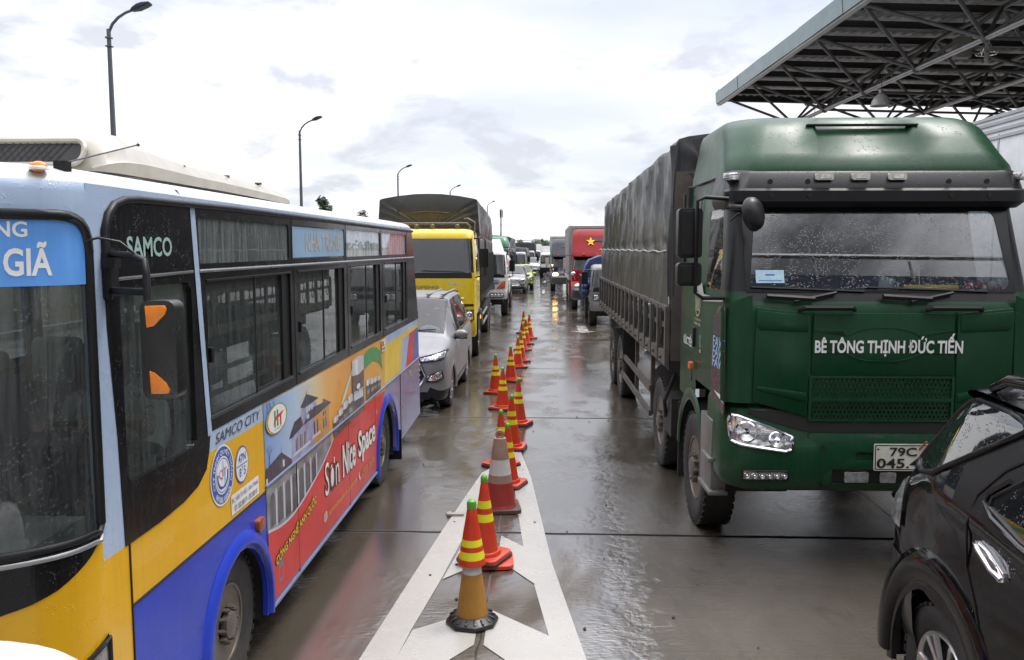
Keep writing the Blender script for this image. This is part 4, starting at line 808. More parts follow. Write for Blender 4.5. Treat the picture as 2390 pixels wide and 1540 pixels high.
pu = [(7.19, .49), (7.21, .485), (7.20, .465), (7.215, .445), (7.235, .435), (7.245, .42), (7.225, .41), (7.195, .43), (7.178, .46)]; b.plate(pu, [], sd_, H, H)
b.plate(ell(7.99, .88, .03, .018, 16), [ell(7.99, .88, .022, .013, 16)], sd_, H, H); b.build('advertisement_pictogram', TW, ad, smooth=0)
b = MB(); b.plate([(8.27, 1.44), (8.46, 1.44), (8.46, 1.56), (8.27, 1.56)], [], sd_, .0125, .0125); stk = b.build('discount_sticker', P_WHITE, bus, smooth=0)
lettering('38', M('st_red', (.45, .02, .05), .4), stk, (8.285, 1.49, 8.37, 1.55), sd_, .014, bold=.05); lettering('C', M('st_yel', (.7, .45, .02), .4), stk, (8.38, 1.49, 8.44, 1.55), sd_, .014, bold=.05); lettering('HOTLINE', M('st_dark', (.05, .04, .12), .4), stk, (8.29, 1.452, 8.44, 1.48), sd_, .014, bold=.02)
lettering('79B 015.11', M('plate_tan', (.42, .38, .30), .4), bus, (9.9, .915, 10.65, 1.0), sd_, .004, bold=.03)
# operator's roundel, capacity roundel, address label
BLT = M('sticker_blue', (.04, .10, .36), .35); b = MB(); b.plate(ell(4.155, 1.315, .150, .155, 48), [], sd_, .003, .003, 0); b.plate(ell(4.155, 1.315, .097, .100, 40), [], sd_, .0042, .0042, 1)
b.plate(ell(4.155, 1.315, .088, .091, 40), [ell(4.155, 1.315, .083, .086, 40)], sd_, .0048, .0048, 0)
b.plate(ell(4.155, 1.315, .155, .160, 48), [ell(4.155, 1.315, .146, .151, 48)], sd_, .0036, .0036, 1)
b.plate([(4.15, 1.39), (4.17, 1.39), (4.18, 1.33), (4.20, 1.28), (4.19, 1.25), (4.17, 1.25), (4.175, 1.28), (4.15, 1.33)], [], sd_, .0046, .0046, 2)
for k in range(9):
    for s_ in (-1, 1):
        a = -1.57 + s_ * (.35 + k * .17); b.plate(ell(4.155 + .066 * math.cos(a), 1.315 + .068 * math.sin(a), .010, .008, 8), [], sd_, .005, .005, 0)
b.plate([(4.11, 1.268), (4.155, 1.255), (4.20, 1.268), (4.20, 1.258), (4.155, 1.243), (4.11, 1.258)], [], sd_, .0054, .0054, 0)
rd = b.build('operator_sticker', [BLT, P_WHITE, M('st_lightblue', (.3, .5, .7), .4)], bus, smooth=0)
def onarc(a0, a1, r0, r1, cu, cv_, flip=False):
    def f(a, v):
        an = R(a0 + (a1 - a0) * a); r_ = (r1 + (r0 - r1) * v) if flip else (r0 + (r1 - r0) * v); return sd_(cu + r_ * math.cos(an), cv_ + r_ * 1.03 * math.sin(an), .0058)
    return f
lettering('CTY TNHH QUYẾT THẮNG', P_WHITE, rd, (0, 0, 1, 1), sd_, 0, arcfn=onarc(205, -28, .103, .144, 4.155, 1.315), bold=.015)
lettering('NHA TRANG - KHÁNH HÒA', P_WHITE, rd, (0, 0, 1, 1), sd_, 0, arcfn=onarc(222, 318, .103, .141, 4.155, 1.315, True), bold=.02)
lettering('QT', M('st_pink', (.5, .12, .2), .4), rd, (4.105, 1.295, 4.205, 1.35), sd_, .0062, bold=.0)
b = MB(); b.plate(ell(4.43, 1.30, .098, .105, 36), [], sd_, .003, .003, 0); b.plate(ell(4.43, 1.30, .088, .095, 36), [], sd_, .0038, .0038, 1); b.plate([(4.35, 1.297), (4.51, 1.297), (4.51, 1.303), (4.35, 1.303)], [], sd_, .0044, .0044, 0); cp = b.build('capacity_sticker', [BLT, P_WHITE], bus, smooth=0)
lettering('47N', BLT, cp, (4.375, 1.315, 4.485, 1.362), sd_, .0046, bold=.02); lettering('8', BLT, cp, (4.385, 1.235, 4.415, 1.285), sd_, .0046, bold=.02); lettering('5', BLT, cp, (4.45, 1.235, 4.48, 1.285), sd_, .0046, bold=.02); lettering('T', BLT, cp, (4.422, 1.262, 4.442, 1.29), sd_, .0046, bold=.02)
b = MB(); b.plate([(4.26, 1.06), (4.68, 1.06), (4.68, 1.17), (4.26, 1.17)], [], sd_, .003, .003); al = b.build('address_sticker', P_WHITE, bus, smooth=0); TG = M('st_text', (.12, .12, .22), .5)
lettering('ĐC: 165B TÔ HIỆU - NHA TRANG', TG, al, (4.27, 1.118, 4.67, 1.158), sd_, .0045, bold=.0); lettering('ĐT: 0582.888159 - 0582.888169', TG, al, (4.30, 1.072, 4.65, 1.105), sd_, .0045, bold=.0)
# ================================================================ generic cab shell, tarpaulins, stake bodies
def cab_grid(rows, S, F, nc=4):
    """rows: (z, y_front, half_width, corner_radius, y_back); columns: left side S (0 = back), corner, front F, corner, right side"""
    g = []
    for z, y0, hw, r, yb in rows:
        L = [(-hw, yb + (y0 + r - yb) * s) for s in S] + [(-hw + r - r * math.cos(R(90 * k / nc)), y0 + r - r * math.sin(R(90 * k / nc))) for k in range(1, nc)]
        Fr = [(-hw + r + (2 * hw - 2 * r) * f, y0) for f in F]; g.append([(x, y, z) for x, y in L + Fr + [(-x, y) for x, y in L[::-1]]])
    return g
def cells(g, key):
    out_ = {}; nj = len(g[0])
    for i in range(len(g) - 1):
        for j in range(nj - 1):
            k = key(i, j)
            if k is None: continue
            b = out_.setdefault(k, MB()); b.add([g[i][j], g[i][j + 1], g[i + 1][j + 1], g[i + 1][j]], [(0, 1, 2, 3)])
    return out_
from mathutils.noise import noise as mnoise
def tarp(parent, hw, y0, y1, zb, zt0, zt1, crown=.12, seed=1, mat=None, front=True, rope=None, bows=1.25, fold=.035, cap=None, name='tarpaulin', sag=.045):
    rr_ = random.Random(seed); n = max(10, int((y1 - y0) / .055)); ph = [rr_.uniform(0, 6.28) for _ in range(6)]; g = []
    prof = [0, .06, .12, .19, .25, .31, .36, .40, .44, .48, .52, .57, .62, .67, .72, .77, .82, .86, .9, .96, 1]
    for i in range(n + 1):
        y = y0 + (y1 - y0) * i / n; t = i / n; zt = zt0 + (zt1 - zt0) * t + sag * (abs(math.cos(math.pi * (y - y0) / bows)) - .5) * (.6 + .6 * mnoise(Vector((y * .5, seed, 3))))
        half = []
        for v in prof:
            z = zb + (zt - zb) * v * .97; pin = 1 if abs(v - .40) > .03 else .12
            yw = y + .55 * mnoise(Vector((y * .55, seed * 3.1, v * .7))) + .30 * v * mnoise(Vector((y * .35, seed, 7.7)))
            rdg = (1 - abs(math.sin(yw * 3.3 + v * 1.3))) ** 3 * .9 + (1 - abs(math.sin(yw * 7.1 - v * 1.7 + ph[0]))) ** 2 * .45
            f = fold * pin * ((.5 + 1.3 * v) * (rdg - .5) + .9 * mnoise(Vector((y * 1.1, v * 2.2, seed))) + .35 * mnoise(Vector((y * 5, v * 7, seed))))
            if v == 0: z += .03 * math.sin(y * 5 + ph[4])
            half.append((hw + f - .05 * v * v - (.02 if abs(v - .40) < .03 else 0), z))
        half += [(hw - .08, zt - .005), (hw - .17, zt + .02), (hw * .6, zt + crown * .6), (hw * .25, zt + crown * .95), (0, zt + crown)]
        g.append([(-x, y, z) for x, z in half] + [(x, y, z) for x, z in half[-2::-1]])
    b = MB(); b.grid(g)
    nj = len(g[0]); 
    if front:    # gathered front sheet: pleats run from the rim down to a hem
        ctr = []; cz = (zb + zt0) / 2
        for k in range(9):
            s_ = 1 - k / 8 * .96; ctr.append([((p[0]) * s_, y0 - .02 - .05 * math.sin(math.pi * min(1, k / 6)) + .018 * math.sin(j * 2.1 + ph[5]) * (k > 0) * (1 - k / 9), cz + (p[2] - cz) * s_) for j, p in enumerate(g[0])])
        b.grid(ctr); b.add(ctr[-1], [tuple(range(nj))])
    b.add(g[-1], [tuple(range(nj))])
    o = b.build(name, mat or TARP, parent, smooth=50)
    if rope:
        b = MB()
        for s_ in (-1, 1): b.tube([(s_ * (hw + .022 + .02 * abs(math.sin(i * .7))), y0 + (y1 - y0) * i / 60, rope - .02 * abs(math.sin(math.pi * i / 60 * (y1 - y0) / bows * 1.6))) for i in range(61)], .009, 5)
        b.build('rope', M('rope_grey', (.42, .42, .40), .8), o, smooth=60)
    return o
def stake_side(parent, hw, y0, y1, z0, z1, step=.5, planks=2, mat=None, name='stake_side', sides=(-1, 1)):
    for s_ in sides:
        b = MB(); x = s_ * hw; n = max(2, round((y1 - y0) / step))
        b.box((x, (y0 + y1) / 2, z0 + .06), (.05, y1 - y0, .13)); b.box((x, (y0 + y1) / 2, z1 - .02), (.05, y1 - y0, .05))
        for i in range(n + 1): b.box((x + s_ * .012, y0 + (y1 - y0) * i / n, (z0 + z1) / 2), (.045, .07, z1 - z0))
        for k in range(planks): b.box((x - s_ * .02, (y0 + y1) / 2, z0 + .13 + (z1 - z0 - .13) * (k + .55) / planks), (.02, y1 - y0, .055))
        for i in range(n): b.ball((x + s_ * .035, y0 + (y1 - y0) * (i + .5) / n, z0 + .06), .022, 6, 4)
        b.build(name, mat or RUST, parent, smooth=0)

# ================================================================ the green truck
FX, FY = 2.46, 6.12
faw = thing('cargo_truck', 'green high-roof truck with dark tarpaulin body and white lettering across its front', 'truck', (FX, FY, 0), R(1.0))
GRNP = M('truck_green', (.004, .044, .016), .33, spec=.3, dirt=.2, dirtcol=(.03, .04, .025), streak=.2, streakcol=(.03, .07, .035), drops=.35, var=.15, vs=2)
GRND = M('truck_green_low', (.005, .046, .017), .36, spec=.35, coat=.1, streak=.3, streakcol=(.04, .06, .04), drops=.3, zdirt=.78, dirtcol=(.06, .055, .042))
VIS = M('visor_black', (.010, .010, .011), .36, spec=.35, drops=.4)
FWS = glass('truck_windscreen', (.50, .54, .55), .02, f0=.17)
ffr = lambda u, v, h: (u, .045 - h - max(0, 1.3 - v) * .03, v)        # nominal front surface
lft = lambda u, v, h: (-1.14 - h, u, v)                                # left flank
S = [0, .18, .45, .62, .95, 1.0]; F = [0, .05, .22, .5, .78, .95, 1]
rows = [(1.12, .03, 1.14, .20, 1.95), (1.22, .03, 1.14, .20, 1.95), (1.345, .035, 1.14, .18, 1.95), (1.70, .045, 1.14, .17, 1.95), (2.02, .06, 1.135, .16, 1.95), (2.10, .10, 1.13, .15, 1.95), (2.17, .13, 1.125, .14, 1.95), (2.45, .22, 1.10, .13, 1.95), (2.80, .33, 1.075, .13, 1.95), (3.05, .40, 1.06, .14, 1.95)]
g = cab_grid(rows, S, F); fi = len(S) + 3; nj = len(g[0])
def key(i, j):
    ctr = fi <= j < fi + 6
    if i in (6, 7): 
        if fi <= j < fi + 6: return 'windscreen'
        if j in (3,) or j == nj - 5: return 'door_window'
        if j in range(4, fi) or j in range(fi + 6, nj - 5): return 'pillar'
    if i == 5 and ctr: return 'cowl'
    if i == 8 and ctr: return 'cowl'
    if i < 2: return 'cab' if j < 2 or j > nj - 4 else None
    return 'cab'
C_ = cells(g, key)
C_['cab'].build('cab', GRNP, faw, smooth=40); C_['windscreen'].build('windscreen', FWS, faw, smooth=60); [q.build('pillar', VIS, faw, smooth=40) for q in C_['pillar'].halves()]; C_['cowl'].build('cowl', VIS, faw, smooth=40)
[q.build('door_window', GLS, faw, smooth=0) for q in C_['door_window'].halves()]
b = MB(); b.box((0, 1.94, 2.1), (2.2, .02, 1.95)); b.box((0, 1.05, 1.45), (2.2, 1.7, .04)); b.box((0, 1.2, 3.0), (2.08, 1.5, .03))
b.box((0, .44, 2.08), (2.0, .5, .16)); b.box((.5, .7, 2.02), (.4, .3, .2)); b.box((-.62, 1.3, 2.0), (.5, .14, .9), rx=-.1); b.box((.55, 1.3, 2.0), (.5, .14, .9), rx=-.1); b.build('cab_interior', INT, faw, smooth=0, bevel=.02)
b = MB(); b.tube([(-.55 + .22 * math.cos(a * math.pi / 12), .78 + .1 * math.sin(a * math.pi / 12), 2.15 + .19 * math.sin(a * math.pi / 12)) for a in range(25)], .016, 6, caps=False); b.build('steering_wheel', BLK, faw, smooth=60)
# windscreen surround: rounded corners, seal
fws = lambda u, v, h: (u, .13 + (v - 2.17) * .3175 - h, v)
wo = rrect(-.99, 2.165, .99, 2.805, .01); wi = [(-.90, 2.185), (.90, 2.185)] + arc(.87, 2.265, .08, -90, 10, 5)[1:] + arc(.83, 2.70, .07, 0, 90, 4) + arc(-.83, 2.70, .07, 90, 180, 4) + arc(-.87, 2.265, .08, 170, 270, 5)[:-1]
b = MB(); b.plate(wo, [wi], fws, .0, .006); b.build('windscreen_seal', M('frit_black', (.012, .012, .013), .2), faw, smooth=0)
# front skin panels: centre lid, cheeks, corner panels, each with its own relief
b = MB(); lid = [(-.51, 2.02), (-.52, 1.56), (.52, 1.56), (.51, 2.02)]
b.plate(lid, [], ffr, .0, .016); b.build('service_lid', GRNP, faw, smooth=30, bevel=.006)
b = MB(); b.plate([(-.51, 1.905), (-.30, 1.905)] + arc(0, 1.80, .31, 155, 25, 12, .12) + [(.51, 1.905), (.51, 1.888), (.29, 1.888)] + arc(0, 1.80, .29, 25, 155, 12, .11) + [(-.29, 1.888), (-.51, 1.888)], [], ffr, .014, .020)
b.plate([(-.52, 1.735), (-.28, 1.735)] + arc(0, 1.79, .31, 205, 335, 12, .125) + [(.52, 1.735), (.52, 1.722), (.29, 1.722)] + arc(0, 1.79, .325, 335, 205, 12, .135) + [(-.29, 1.722), (-.52, 1.722)], [], ffr, .014, .022); b.build('lid_relief', GRNP, faw, smooth=30, bevel=.004)
for s_ in (-1, 1):
    b = MB(); q = [(s_ * .53, 2.02), (s_ * .93, 2.06), (s_ * .945, 1.36), (s_ * .54, 1.245)]; b.plate(q, [], ffr, 0, .018); b.plate([(s_ * .55, 1.88), (s_ * .90, 1.895), (s_ * .93, 1.93), (s_ * .93, 2.04), (s_ * .55, 2.0)], [], ffr, .01, .026); b.plate([(s_ * .55, 1.36), (s_ * .92, 1.45), (s_ * .92, 1.48), (s_ * .55, 1.43)], [], ffr, .014, .027); b.build('front_cheek', GRNP, faw, smooth=30, bevel=.008)
    b = MB(); pts_ = [(s_ * .955, .020), (s_ * 1.04, .030), (s_ * 1.105, .055), (s_ * 1.148, .095), (s_ * 1.158, .14)]
    b.grid([[(x, y + (z - 1.4) * .06, z) for (x, y) in pts_] for z in (1.35, 1.5, 1.75, 2.0)] + [[(x, y + .04 + k * .012, 2.10 + .05 - k * .03) for k, (x, y) in enumerate(pts_)]]); b.build('corner_panel', GRNP, faw, smooth=50)
b = MB()   # honeycomb grilles
for z0, z1 in ((1.385, 1.545), (1.225, 1.37)):
    b.plate(rrect(-.52, z0, .52, z1, .01), [], ffr, .002, .004, 1); b.plate(rrect(-.53, z0 - .008, .53, z1 + .008, .01), [rrect(-.51, z0 + .005, .51, z1 - .005, .008)], ffr, .0, .022, 0)
    ny = 4; dz = (z1 - z0 - .012) / ny
    for r_ in range(ny):
        for k in range(32):
            u = -.50 + k * .0318 + (.0159 if r_ % 2 else 0)
            if u > .498: continue
            c0 = (u, z0 + .008 + dz * (r_ + .5)); b.add([ffr(c0[0] + .0185 * math.cos(R(30 + 60 * q)), c0[1] + .021 * math.sin(R(30 + 60 * q)), .016) for q in range(6)] + [ffr(c0[0] + .0142 * math.cos(R(30 + 60 * q)), c0[1] + .0155 * math.sin(R(30 + 60 * q)), .016) for q in range(6)] + [ffr(c0[0] + .0142 * math.cos(R(30 + 60 * q)), c0[1] + .0155 * math.sin(R(30 + 60 * q)), .005) for q in range(6)],
                [(q, (q + 1) % 6, 6 + (q + 1) % 6, 6 + q) for q in range(6)] + [(6 + q, 6 + (q + 1) % 6, 12 + (q + 1) % 6, 12 + q) for q in range(6)], 0)
b.build('grille', [GRND, SEAM], faw, smooth=0)
# bumper
rb = [(.66, .12, 1.05, .22, .62), (.70, .03, 1.12, .22, .62), (.76, .0, 1.15, .22, .62), (.93, -.01, 1.155, .22, .62), (1.06, .0, 1.155, .22, .62), (1.12, .03, 1.15, .20, .62), (1.30, .05, 1.145, .20, .62), (1.335, .09, 1.13, .20, .62)]
gb = cab_grid(rb, [0, .5, 1.0], [0, .2, .5, .8, 1], 5); b = MB(); b.grid(gb); b.build('bumper', GRND, faw, smooth=35)
bf = projector(gb, 'y')
b = MB(); b.plate([(-.525, .68), (.525, .68), (.525, 1.125), (-.525, 1.125)], [rrect(-.36, .755, .36, .865, .02), rrect(-.19, .93, .19, .995, .02)], bf, -.02, .022); b.build('bumper_centre', GRND, faw, smooth=30, bevel=.008)
b = MB(); b.plate(rrect(-.37, .745, .37, .875, .02), [], bf, .003, .005); b.skin([(-1.05, 1.285), (-.6, 1.15), (-.5, 1.13), (.5, 1.13), (.6, 1.15), (1.05, 1.285), (1.08, 1.345), (-1.08, 1.345)], bf, .006, 0)
for u, v in ((-.43, 1.03), (.43, 1.03), (-.43, .74), (.43, .74)): b.plate(ell(u, v, .016, .016, 12), [], bf, .02, .026)
b.build('bumper_recess', SEAM, faw, smooth=0)
for s_ in (-1, 1):
    hp = [(s_ * 1.085, 1.06), (s_ * 1.02, 1.04), (s_ * .70, .995), (s_ * .655, 1.01), (s_ * .65, 1.10), (s_ * .80, 1.165), (s_ * 1.03, 1.245), (s_ * 1.08, 1.25), (s_ * 1.095, 1.20)]; lamp_unit(faw, hp, lambda u, v, h: bf(u, v, h + .006), housing=CHR)
    lamp_unit(faw, rrect(s_ * .84 - .165, .775, s_ * .84 + .165, .845, .012), lambda u, v, h: bf(u, v, h + .004), name='fog_lamp')
    b = MB(); b.plate(rrect(s_ * .15 - .085 - .1 * (s_ > 0) + .03 - (.06 if s_ < 0 else 0), .765, s_ * .15 + .03 - .1 * (s_ > 0) + .03, .845, .01), [], bf, .012, .03)
    o = b.build('work_light', LMP, faw, smooth=0, bevel=.004)
b = MB(); b.plate(rrect(-.06, .86, .36, 1.06, .012), [], bf, .026, .032); b.plate(rrect(-.052, .868, .352, 1.052, .01), [rrect(-.046, .874, .346, 1.046, .01)], bf, .032, .0335, 1)
for u in (-.03, .33): b.lathe([(.008, 0, 1), (.006, .004, 1), (.001, .005, 1)], 8, c=bf(u, 1.02, .033), axis='y')
PLW = M('plate_white', (.62, .60, .52), .35, dirt=.3); PLK = M('plate_black', (.02, .02, .02), .4)
pl = b.build('number_plate', [PLW, PLK], faw, smooth=0)
lettering('79C', PLK, pl, (.055, .97, .25, 1.035), bf, .0345, bold=.02); lettering('045.46', PLK, pl, (-.04, .88, .34, .955), bf, .0345, bold=.02)
b = MB(); b.tube([bf(.27, 1.02, .03), bf(.30, 1.09, .09)], .008, 6); b.build('wire_end', M('copper_wire', (.35, .13, .06), .5), faw)
LTW = M('door_letter_white', (.78, .78, .76), .4)
lettering('BÊ TÔNG THỊNH ĐỨC TIẾN', LTW, faw, (-.50, 1.70, .575, 1.872), lambda u, v, h: ffr(u, v, h), .0235, bold=.03)
# visor and its lamps, roof fairing
rv = [(2.80, .27, 1.10, .14, .75), (2.84, .20, 1.12, .14, .75), (2.92, .20, 1.13, .15, .75), (2.94, .235, 1.12, .15, .75), (3.05, .27, 1.10, .16, .75), (3.09, .33, 1.08, .16, .75)]
b = MB(); b.grid(cab_grid(rv, [0, .5, 1], [0, .1, .3, .5, .7, .9, 1], 5)); vis = b.build('sun_visor', VIS, faw, smooth=40)
b = MB()
for u in (-.80, -.52, .52, .80):
    for v in (2.885, 2.99): b.lathe([(.019, -.006), (.019, .004), (.009, .004), (.009, -.004), (.001, -.004)], 12, c=(u, .20 + (v > 2.93) * .05, v), axis='y')
b.build('visor_bolt', SEAM, vis, smooth=0)
for u in (-.40, -.13, .14):
    b = MB(); b.plate(rrect(u - .065, 3.0, u + .065, 3.05, .012), [], lambda u_, v, h: (u_, .245 - h, v), -.03, .012); b.plate(rrect(u - .04, 3.01, u + .04, 3.042, .005), [], lambda u_, v, h: (u_, .245 - h, v), .012, .016, 1); b.build('marker_lamp', [M('marker_bezel', (.6, .58, .5), .3), LMP], faw, smooth=0, bevel=.003)
for s_ in (-1, 1):
    b = MB(); b.box((s_ * 1.06, .33, 3.03), (.12, .14, .06), rz=s_ * .5); b.build('corner_lamp', LMP, faw, bevel=.015)
fair = []
for z, y0, hw, r, yb in ((3.06, .30, 1.095, .20, 1.75), (3.12, .31, 1.09, .22, 1.75), (3.22, .40, 1.07, .25, 1.75), (3.34, .50, 1.045, .27, 1.75), (3.44, .60, 1.03, .29, 1.75), (3.50, .68, 1.005, .31, 1.75), (3.535, .76, .96, .33, 1.72), (3.55, .88, .90, .36, 1.65)): fair.append((z, y0, hw, r, yb))
gf = cab_grid(fair, [0, .3, .6, 1], [0, .1, .24, .27, .5, .73, .76, .9, 1], 7); b = MB(); ff = 4 + 6
gf = [[(x, y + (.045 if ff + 3 <= j <= ff + 5 and 1 < i < 6 else 0), z) for j, (x, y, z) in enumerate(r_)] for i, r_ in enumerate(gf)]
b.grid(gf); b.add(gf[-1], [tuple(range(len(gf[-1])))]); rf = b.build('roof_fairing', GRNP, faw, smooth=45)
b = MB(); b.box((0, .615, 3.455), (.86, .05, .016)); b.build('fairing_slot', SEAM, rf, bevel=.004)
# wipers
for u0, u1 in ((-.95, -.12), (-.1, .78)):
    b = MB(); b.tube([fws(u0 + .3, 2.10, .05), fws(u0 + .62, 2.165, .03)], .014, 6); b.tube([fws(u0, 2.205, .014), fws(u1, 2.175, .014)], .009, 5); b.tube([fws(u0 + .45, 2.12, .05), fws(u0 + .1, 2.14, .05)], .02, 6); b.build('wiper', BLK, faw, smooth=40)
for u in (-.42, .50):
    b = MB(); b.tube([ffr(u - .2, 2.045, .01), ffr(u - .17, 2.06, .05), ffr(u + .17, 2.06, .05), ffr(u + .2, 2.045, .01)], .02, 8); b.build('grab_handle', BLK, faw, smooth=40)
# mirrors
b = MB(); b.tube([(-1.12, .20, 2.86), (-1.30, .16, 2.87), (-1.36, .15, 2.84), (-1.36, .15, 2.16), (-1.30, .16, 2.12), (-1.13, .2, 2.12)], .016, 8); mr = b.build('mirror_arm', BLK, faw, smooth=60)
for z0, z1, d in ((2.42, 2.79, .06), (2.21, 2.385, .07)):
    b = MB(); b.plate(rrect(-1.49, z0, -1.31, z1, .03), [], lambda u, v, h: (u, .22 - h, v), -.06, .045); b.plate(rrect(-1.47, z0 + .02, -1.33, z1 - .02, .02), [], lambda u, v, h: (u, .22 - h, v), .03, .055); b.build('mirror_housing', VIS, mr, bevel=.018, seg=3)
b = MB(); b.tube([(-1.10, .20, 2.80), (-1.06, .08, 2.79), (-1.0, -.02, 2.78)], .022, 8); b.tube([(-1.10, .2, 2.70), (-1.06, .1, 2.75)], .008, 6); mr2 = b.build('front_mirror_arm', BLK, faw, smooth=60)
b = MB(); b.lathe([(.001, -.045), (.07, -.04), (.115, -.01), (.122, .02), (.11, .03), (.001, .03)], 24, axis='y'); o = b.build('round_mirror', VIS, mr2, smooth=50); o.location = (-.985, -.03, 2.74); o.rotation_euler = (R(-12), 0, R(28)); o.scale = (.8, 1, 1.05)
b = MB(); b.tube([(1.12, .20, 2.84), (1.40, .12, 2.86), (1.42, .12, 2.2)], .016, 8); b.plate(rrect(1.33, 2.4, 1.5, 2.8, .03), [], lambda u, v, h: (u, .22 - h, v), -.06, .045); b.build('mirror_arm', BLK, faw, smooth=45)
# flank: arch, steps, stickers, lettering
b = MB(); aw = arc(1.34, .56, .60, 5, 168, 18); b.grid([[lft(1.34 + (p[0] - 1.34) * k, .56 + (p[1] - .56) * k, h) for p in aw] for k, h in ((1.12, .0), (1.09, .012), (1.0, .018), (.96, .016), (.94, .0))]); b.grid([[(-x, y, z) for x, y, z in r_] for r_ in [[lft(1.34 + (p[0] - 1.34) * k, .56 + (p[1] - .56) * k, h) for p in aw] for k, h in ((1.12, .0), (1.0, .018), (.94, .0))]]); [q.build('wheel_arch_flare', GRND, faw, smooth=50) for q in b.halves()]
b = MB(); b.grid([[lft(p[0], p[1], h) for p in arc(1.34, .56, .585, -5, 190, 18)] for h in (-.02, -.7)]); b.add([lft(*p, -.68) for p in arc(1.34, .56, .585, -5, 190, 18)], [tuple(range(19))]); b.box((-1.08, 1.98, .62), (.12, .03, .75)); b.build('wheel_arch', DRK, faw, smooth=50)
b = MB(); b.box((-1.10, .60, .86), (.12, .42, .56)); b.box((-1.11, .55, .565), (.15, .44, .03)); b.box((-1.13, .50, .83), (.12, .30, .03))
for k in range(6):
    for q in range(3): b.box((-1.06 - q * .045, .37 + k * .07, .584), (.015, .03, .008))
b.build('cab_steps', M('step_metal', (.22, .22, .21), .4, .5, dirt=.5), faw, bevel=.006)
b = MB(); b.plate([(.10, 2.06), (.30, 2.06), (.50, 1.94), (.56, 1.7), (.52, 1.30), (.08, 1.24)], [], lft, .003, .003); sp = b.build('side_sticker', M('sticker_plum', (.035, .030, .045), .25, coat=.3), faw, smooth=0)
FB = M('letter_ice_blue', (.30, .52, .75), .4); lu = lambda u, v, h: lft(.56 - u, v, h)
for k, z in enumerate((1.565, 1.645, 1.725)): lettering('FAW', FB, sp, (.06, z, .46, z + .085), lu, .0045, bold=.02, italic=.1)
b = MB(); b.plate([(.08, 1.33), (.16, 1.38), (.42, 1.38), (.3, 1.36)], [], lft, .0042, .0042); b.build('sticker_flash', LTW, sp, smooth=0)
lf2 = lambda u, v, h: lft(2.0 - u, v, h)
GOLD = M('letter_gold', (.42, .40, .26), .45); b = MB(); q = ell(1.14, 2.015, .115, .115, 28); b.plate(q, [ell(1.14, 2.015, .10, .10, 28)], lft, .003, .003)
for u in (1.09, 1.14, 1.19): b.plate([(u - .014, 1.97), (u + .014, 1.97), (u + .014, 2.05), (u, 2.075), (u - .014, 2.05)], [], lft, .003, .003)
b.plate([(1.06, 1.955), (1.22, 1.955), (1.22, 1.965), (1.06, 1.965)], [], lft, .003, .003); b.build('door_emblem', GOLD, faw, smooth=0)
lettering('ĐT: 0583.892.789', GOLD, faw, (.72, 1.865, 1.0, 1.885), lf2, .003, bold=.02); lettering('KHÁNH HÒA', GOLD, faw, (.72, 1.825, .99, 1.855), lf2, .003, bold=.03); lettering('ĐỨC TIẾN', LTW, faw, (.22, 1.60, .66, 1.72), lf2, .003, bold=.03)
b = MB(); b.plate(ell(1.0, 1.70, .035, .055, 20), [ell(1.0, 1.70, .026, .042, 20)], lft, .003, .003); b.plate([(.975, 1.60), (1.03, 1.60), (1.03, 1.63), (.975, 1.63)], [], lft, .003, .003); b.build('door_mark', GOLD, faw, smooth=0)
b = MB(); b.plate(rrect(1.24, 1.62, 1.29, 1.80, .02), [], lft, 0, .02); b.build('door_handle', BLK, faw, bevel=.006)
b = MB(); b.tube([lft(.06, 1.26, .002), lft(.10, 2.12, .002)], .005, 4); b.tube([lft(1.36, 1.3, .002), lft(1.36, 2.95, -.06)], .005, 4); b.tube([lft(1.36, 1.56, .002), lft(1.95, 1.56, .002)], .005, 4); b.build('door_seam', SEAM, faw, smooth=0)
b = MB(); b.plate([(.18, 2.11), (.9, 2.11), (.98, 2.2), (1.25, 2.16), (1.3, 2.10), (.9, 2.05), (.18, 2.09)], [], lft, .003, .003); b.build('door_flash', M('flash_silver', (.5, .52, .5), .3), faw, smooth=0)
b = MB(); b.plate(rrect(1.19, 1.43, 1.29, 1.49, .01), [], lambda u, v, h: lft(u, v, h + .02), 0, .03); b.build('side_marker', M('lens_orange', (.75, .13, .01), .2), faw, bevel=.006)
b = MB()
for k in range(9): b.box((-1.09, 1.99, 1.95 + k * .1), (.05, .04, .07))
b.box((-1.12, 1.99, 2.2), (.02, .06, 1.6)); b.build('air_intake_slats', DRK, faw)
# cargo body
CW = 1.205
b = MB(); b.box((0, 6.5, .98), (.8, 10.3, .28)); b.box((0, 6.55, 1.30), (2.38, 8.5, .10)); b.box((-.62, 2.2, 1.0), (.5, .3, .5)); b.build('chassis', DRK, faw)
b = MB(); b.box((0, 2.33, 2.3), (2.36, .05, 1.9)); b.build('headboard', RUST, faw)
stake_side(faw, CW, 2.33, 10.8, 1.30, 1.90, .53, 1)
b = MB()
for k in range(16):
    y = 2.5 + k * .53; b.tube([(-CW - .045, y, 1.88), (-CW - .05, y + .09, 1.62), (-CW - .05, y + .02, 1.5 + .04 * math.sin(k * 3)), (-CW - .05, y - .07, 1.6), (-CW - .045, y + .06, 1.88)], .007, 5)
b.build('tie_rope', M('rope_dark', (.05, .045, .04), .9), faw, smooth=50)
tarp(faw, CW + .0, 2.36, 10.85, 1.86, 3.56, 3.36, .10, 3, rope=2.47, fold=.036, bows=1.3, sag=.045)
b = MB()    # gathered dark corner sheet ahead of the body
b.grid([[(-CW - .01 + .03 * math.sin(k * 2.2 + v) * (1 - v / 7) + k * .05, 2.34 - .04 * math.sin(k * 1.3), 3.50 + .012 * k - v * .25) for k in range(8)] for v in range(7)]); b.build('tarpaulin_flap', TARP, faw, smooth=60)
b = MB()
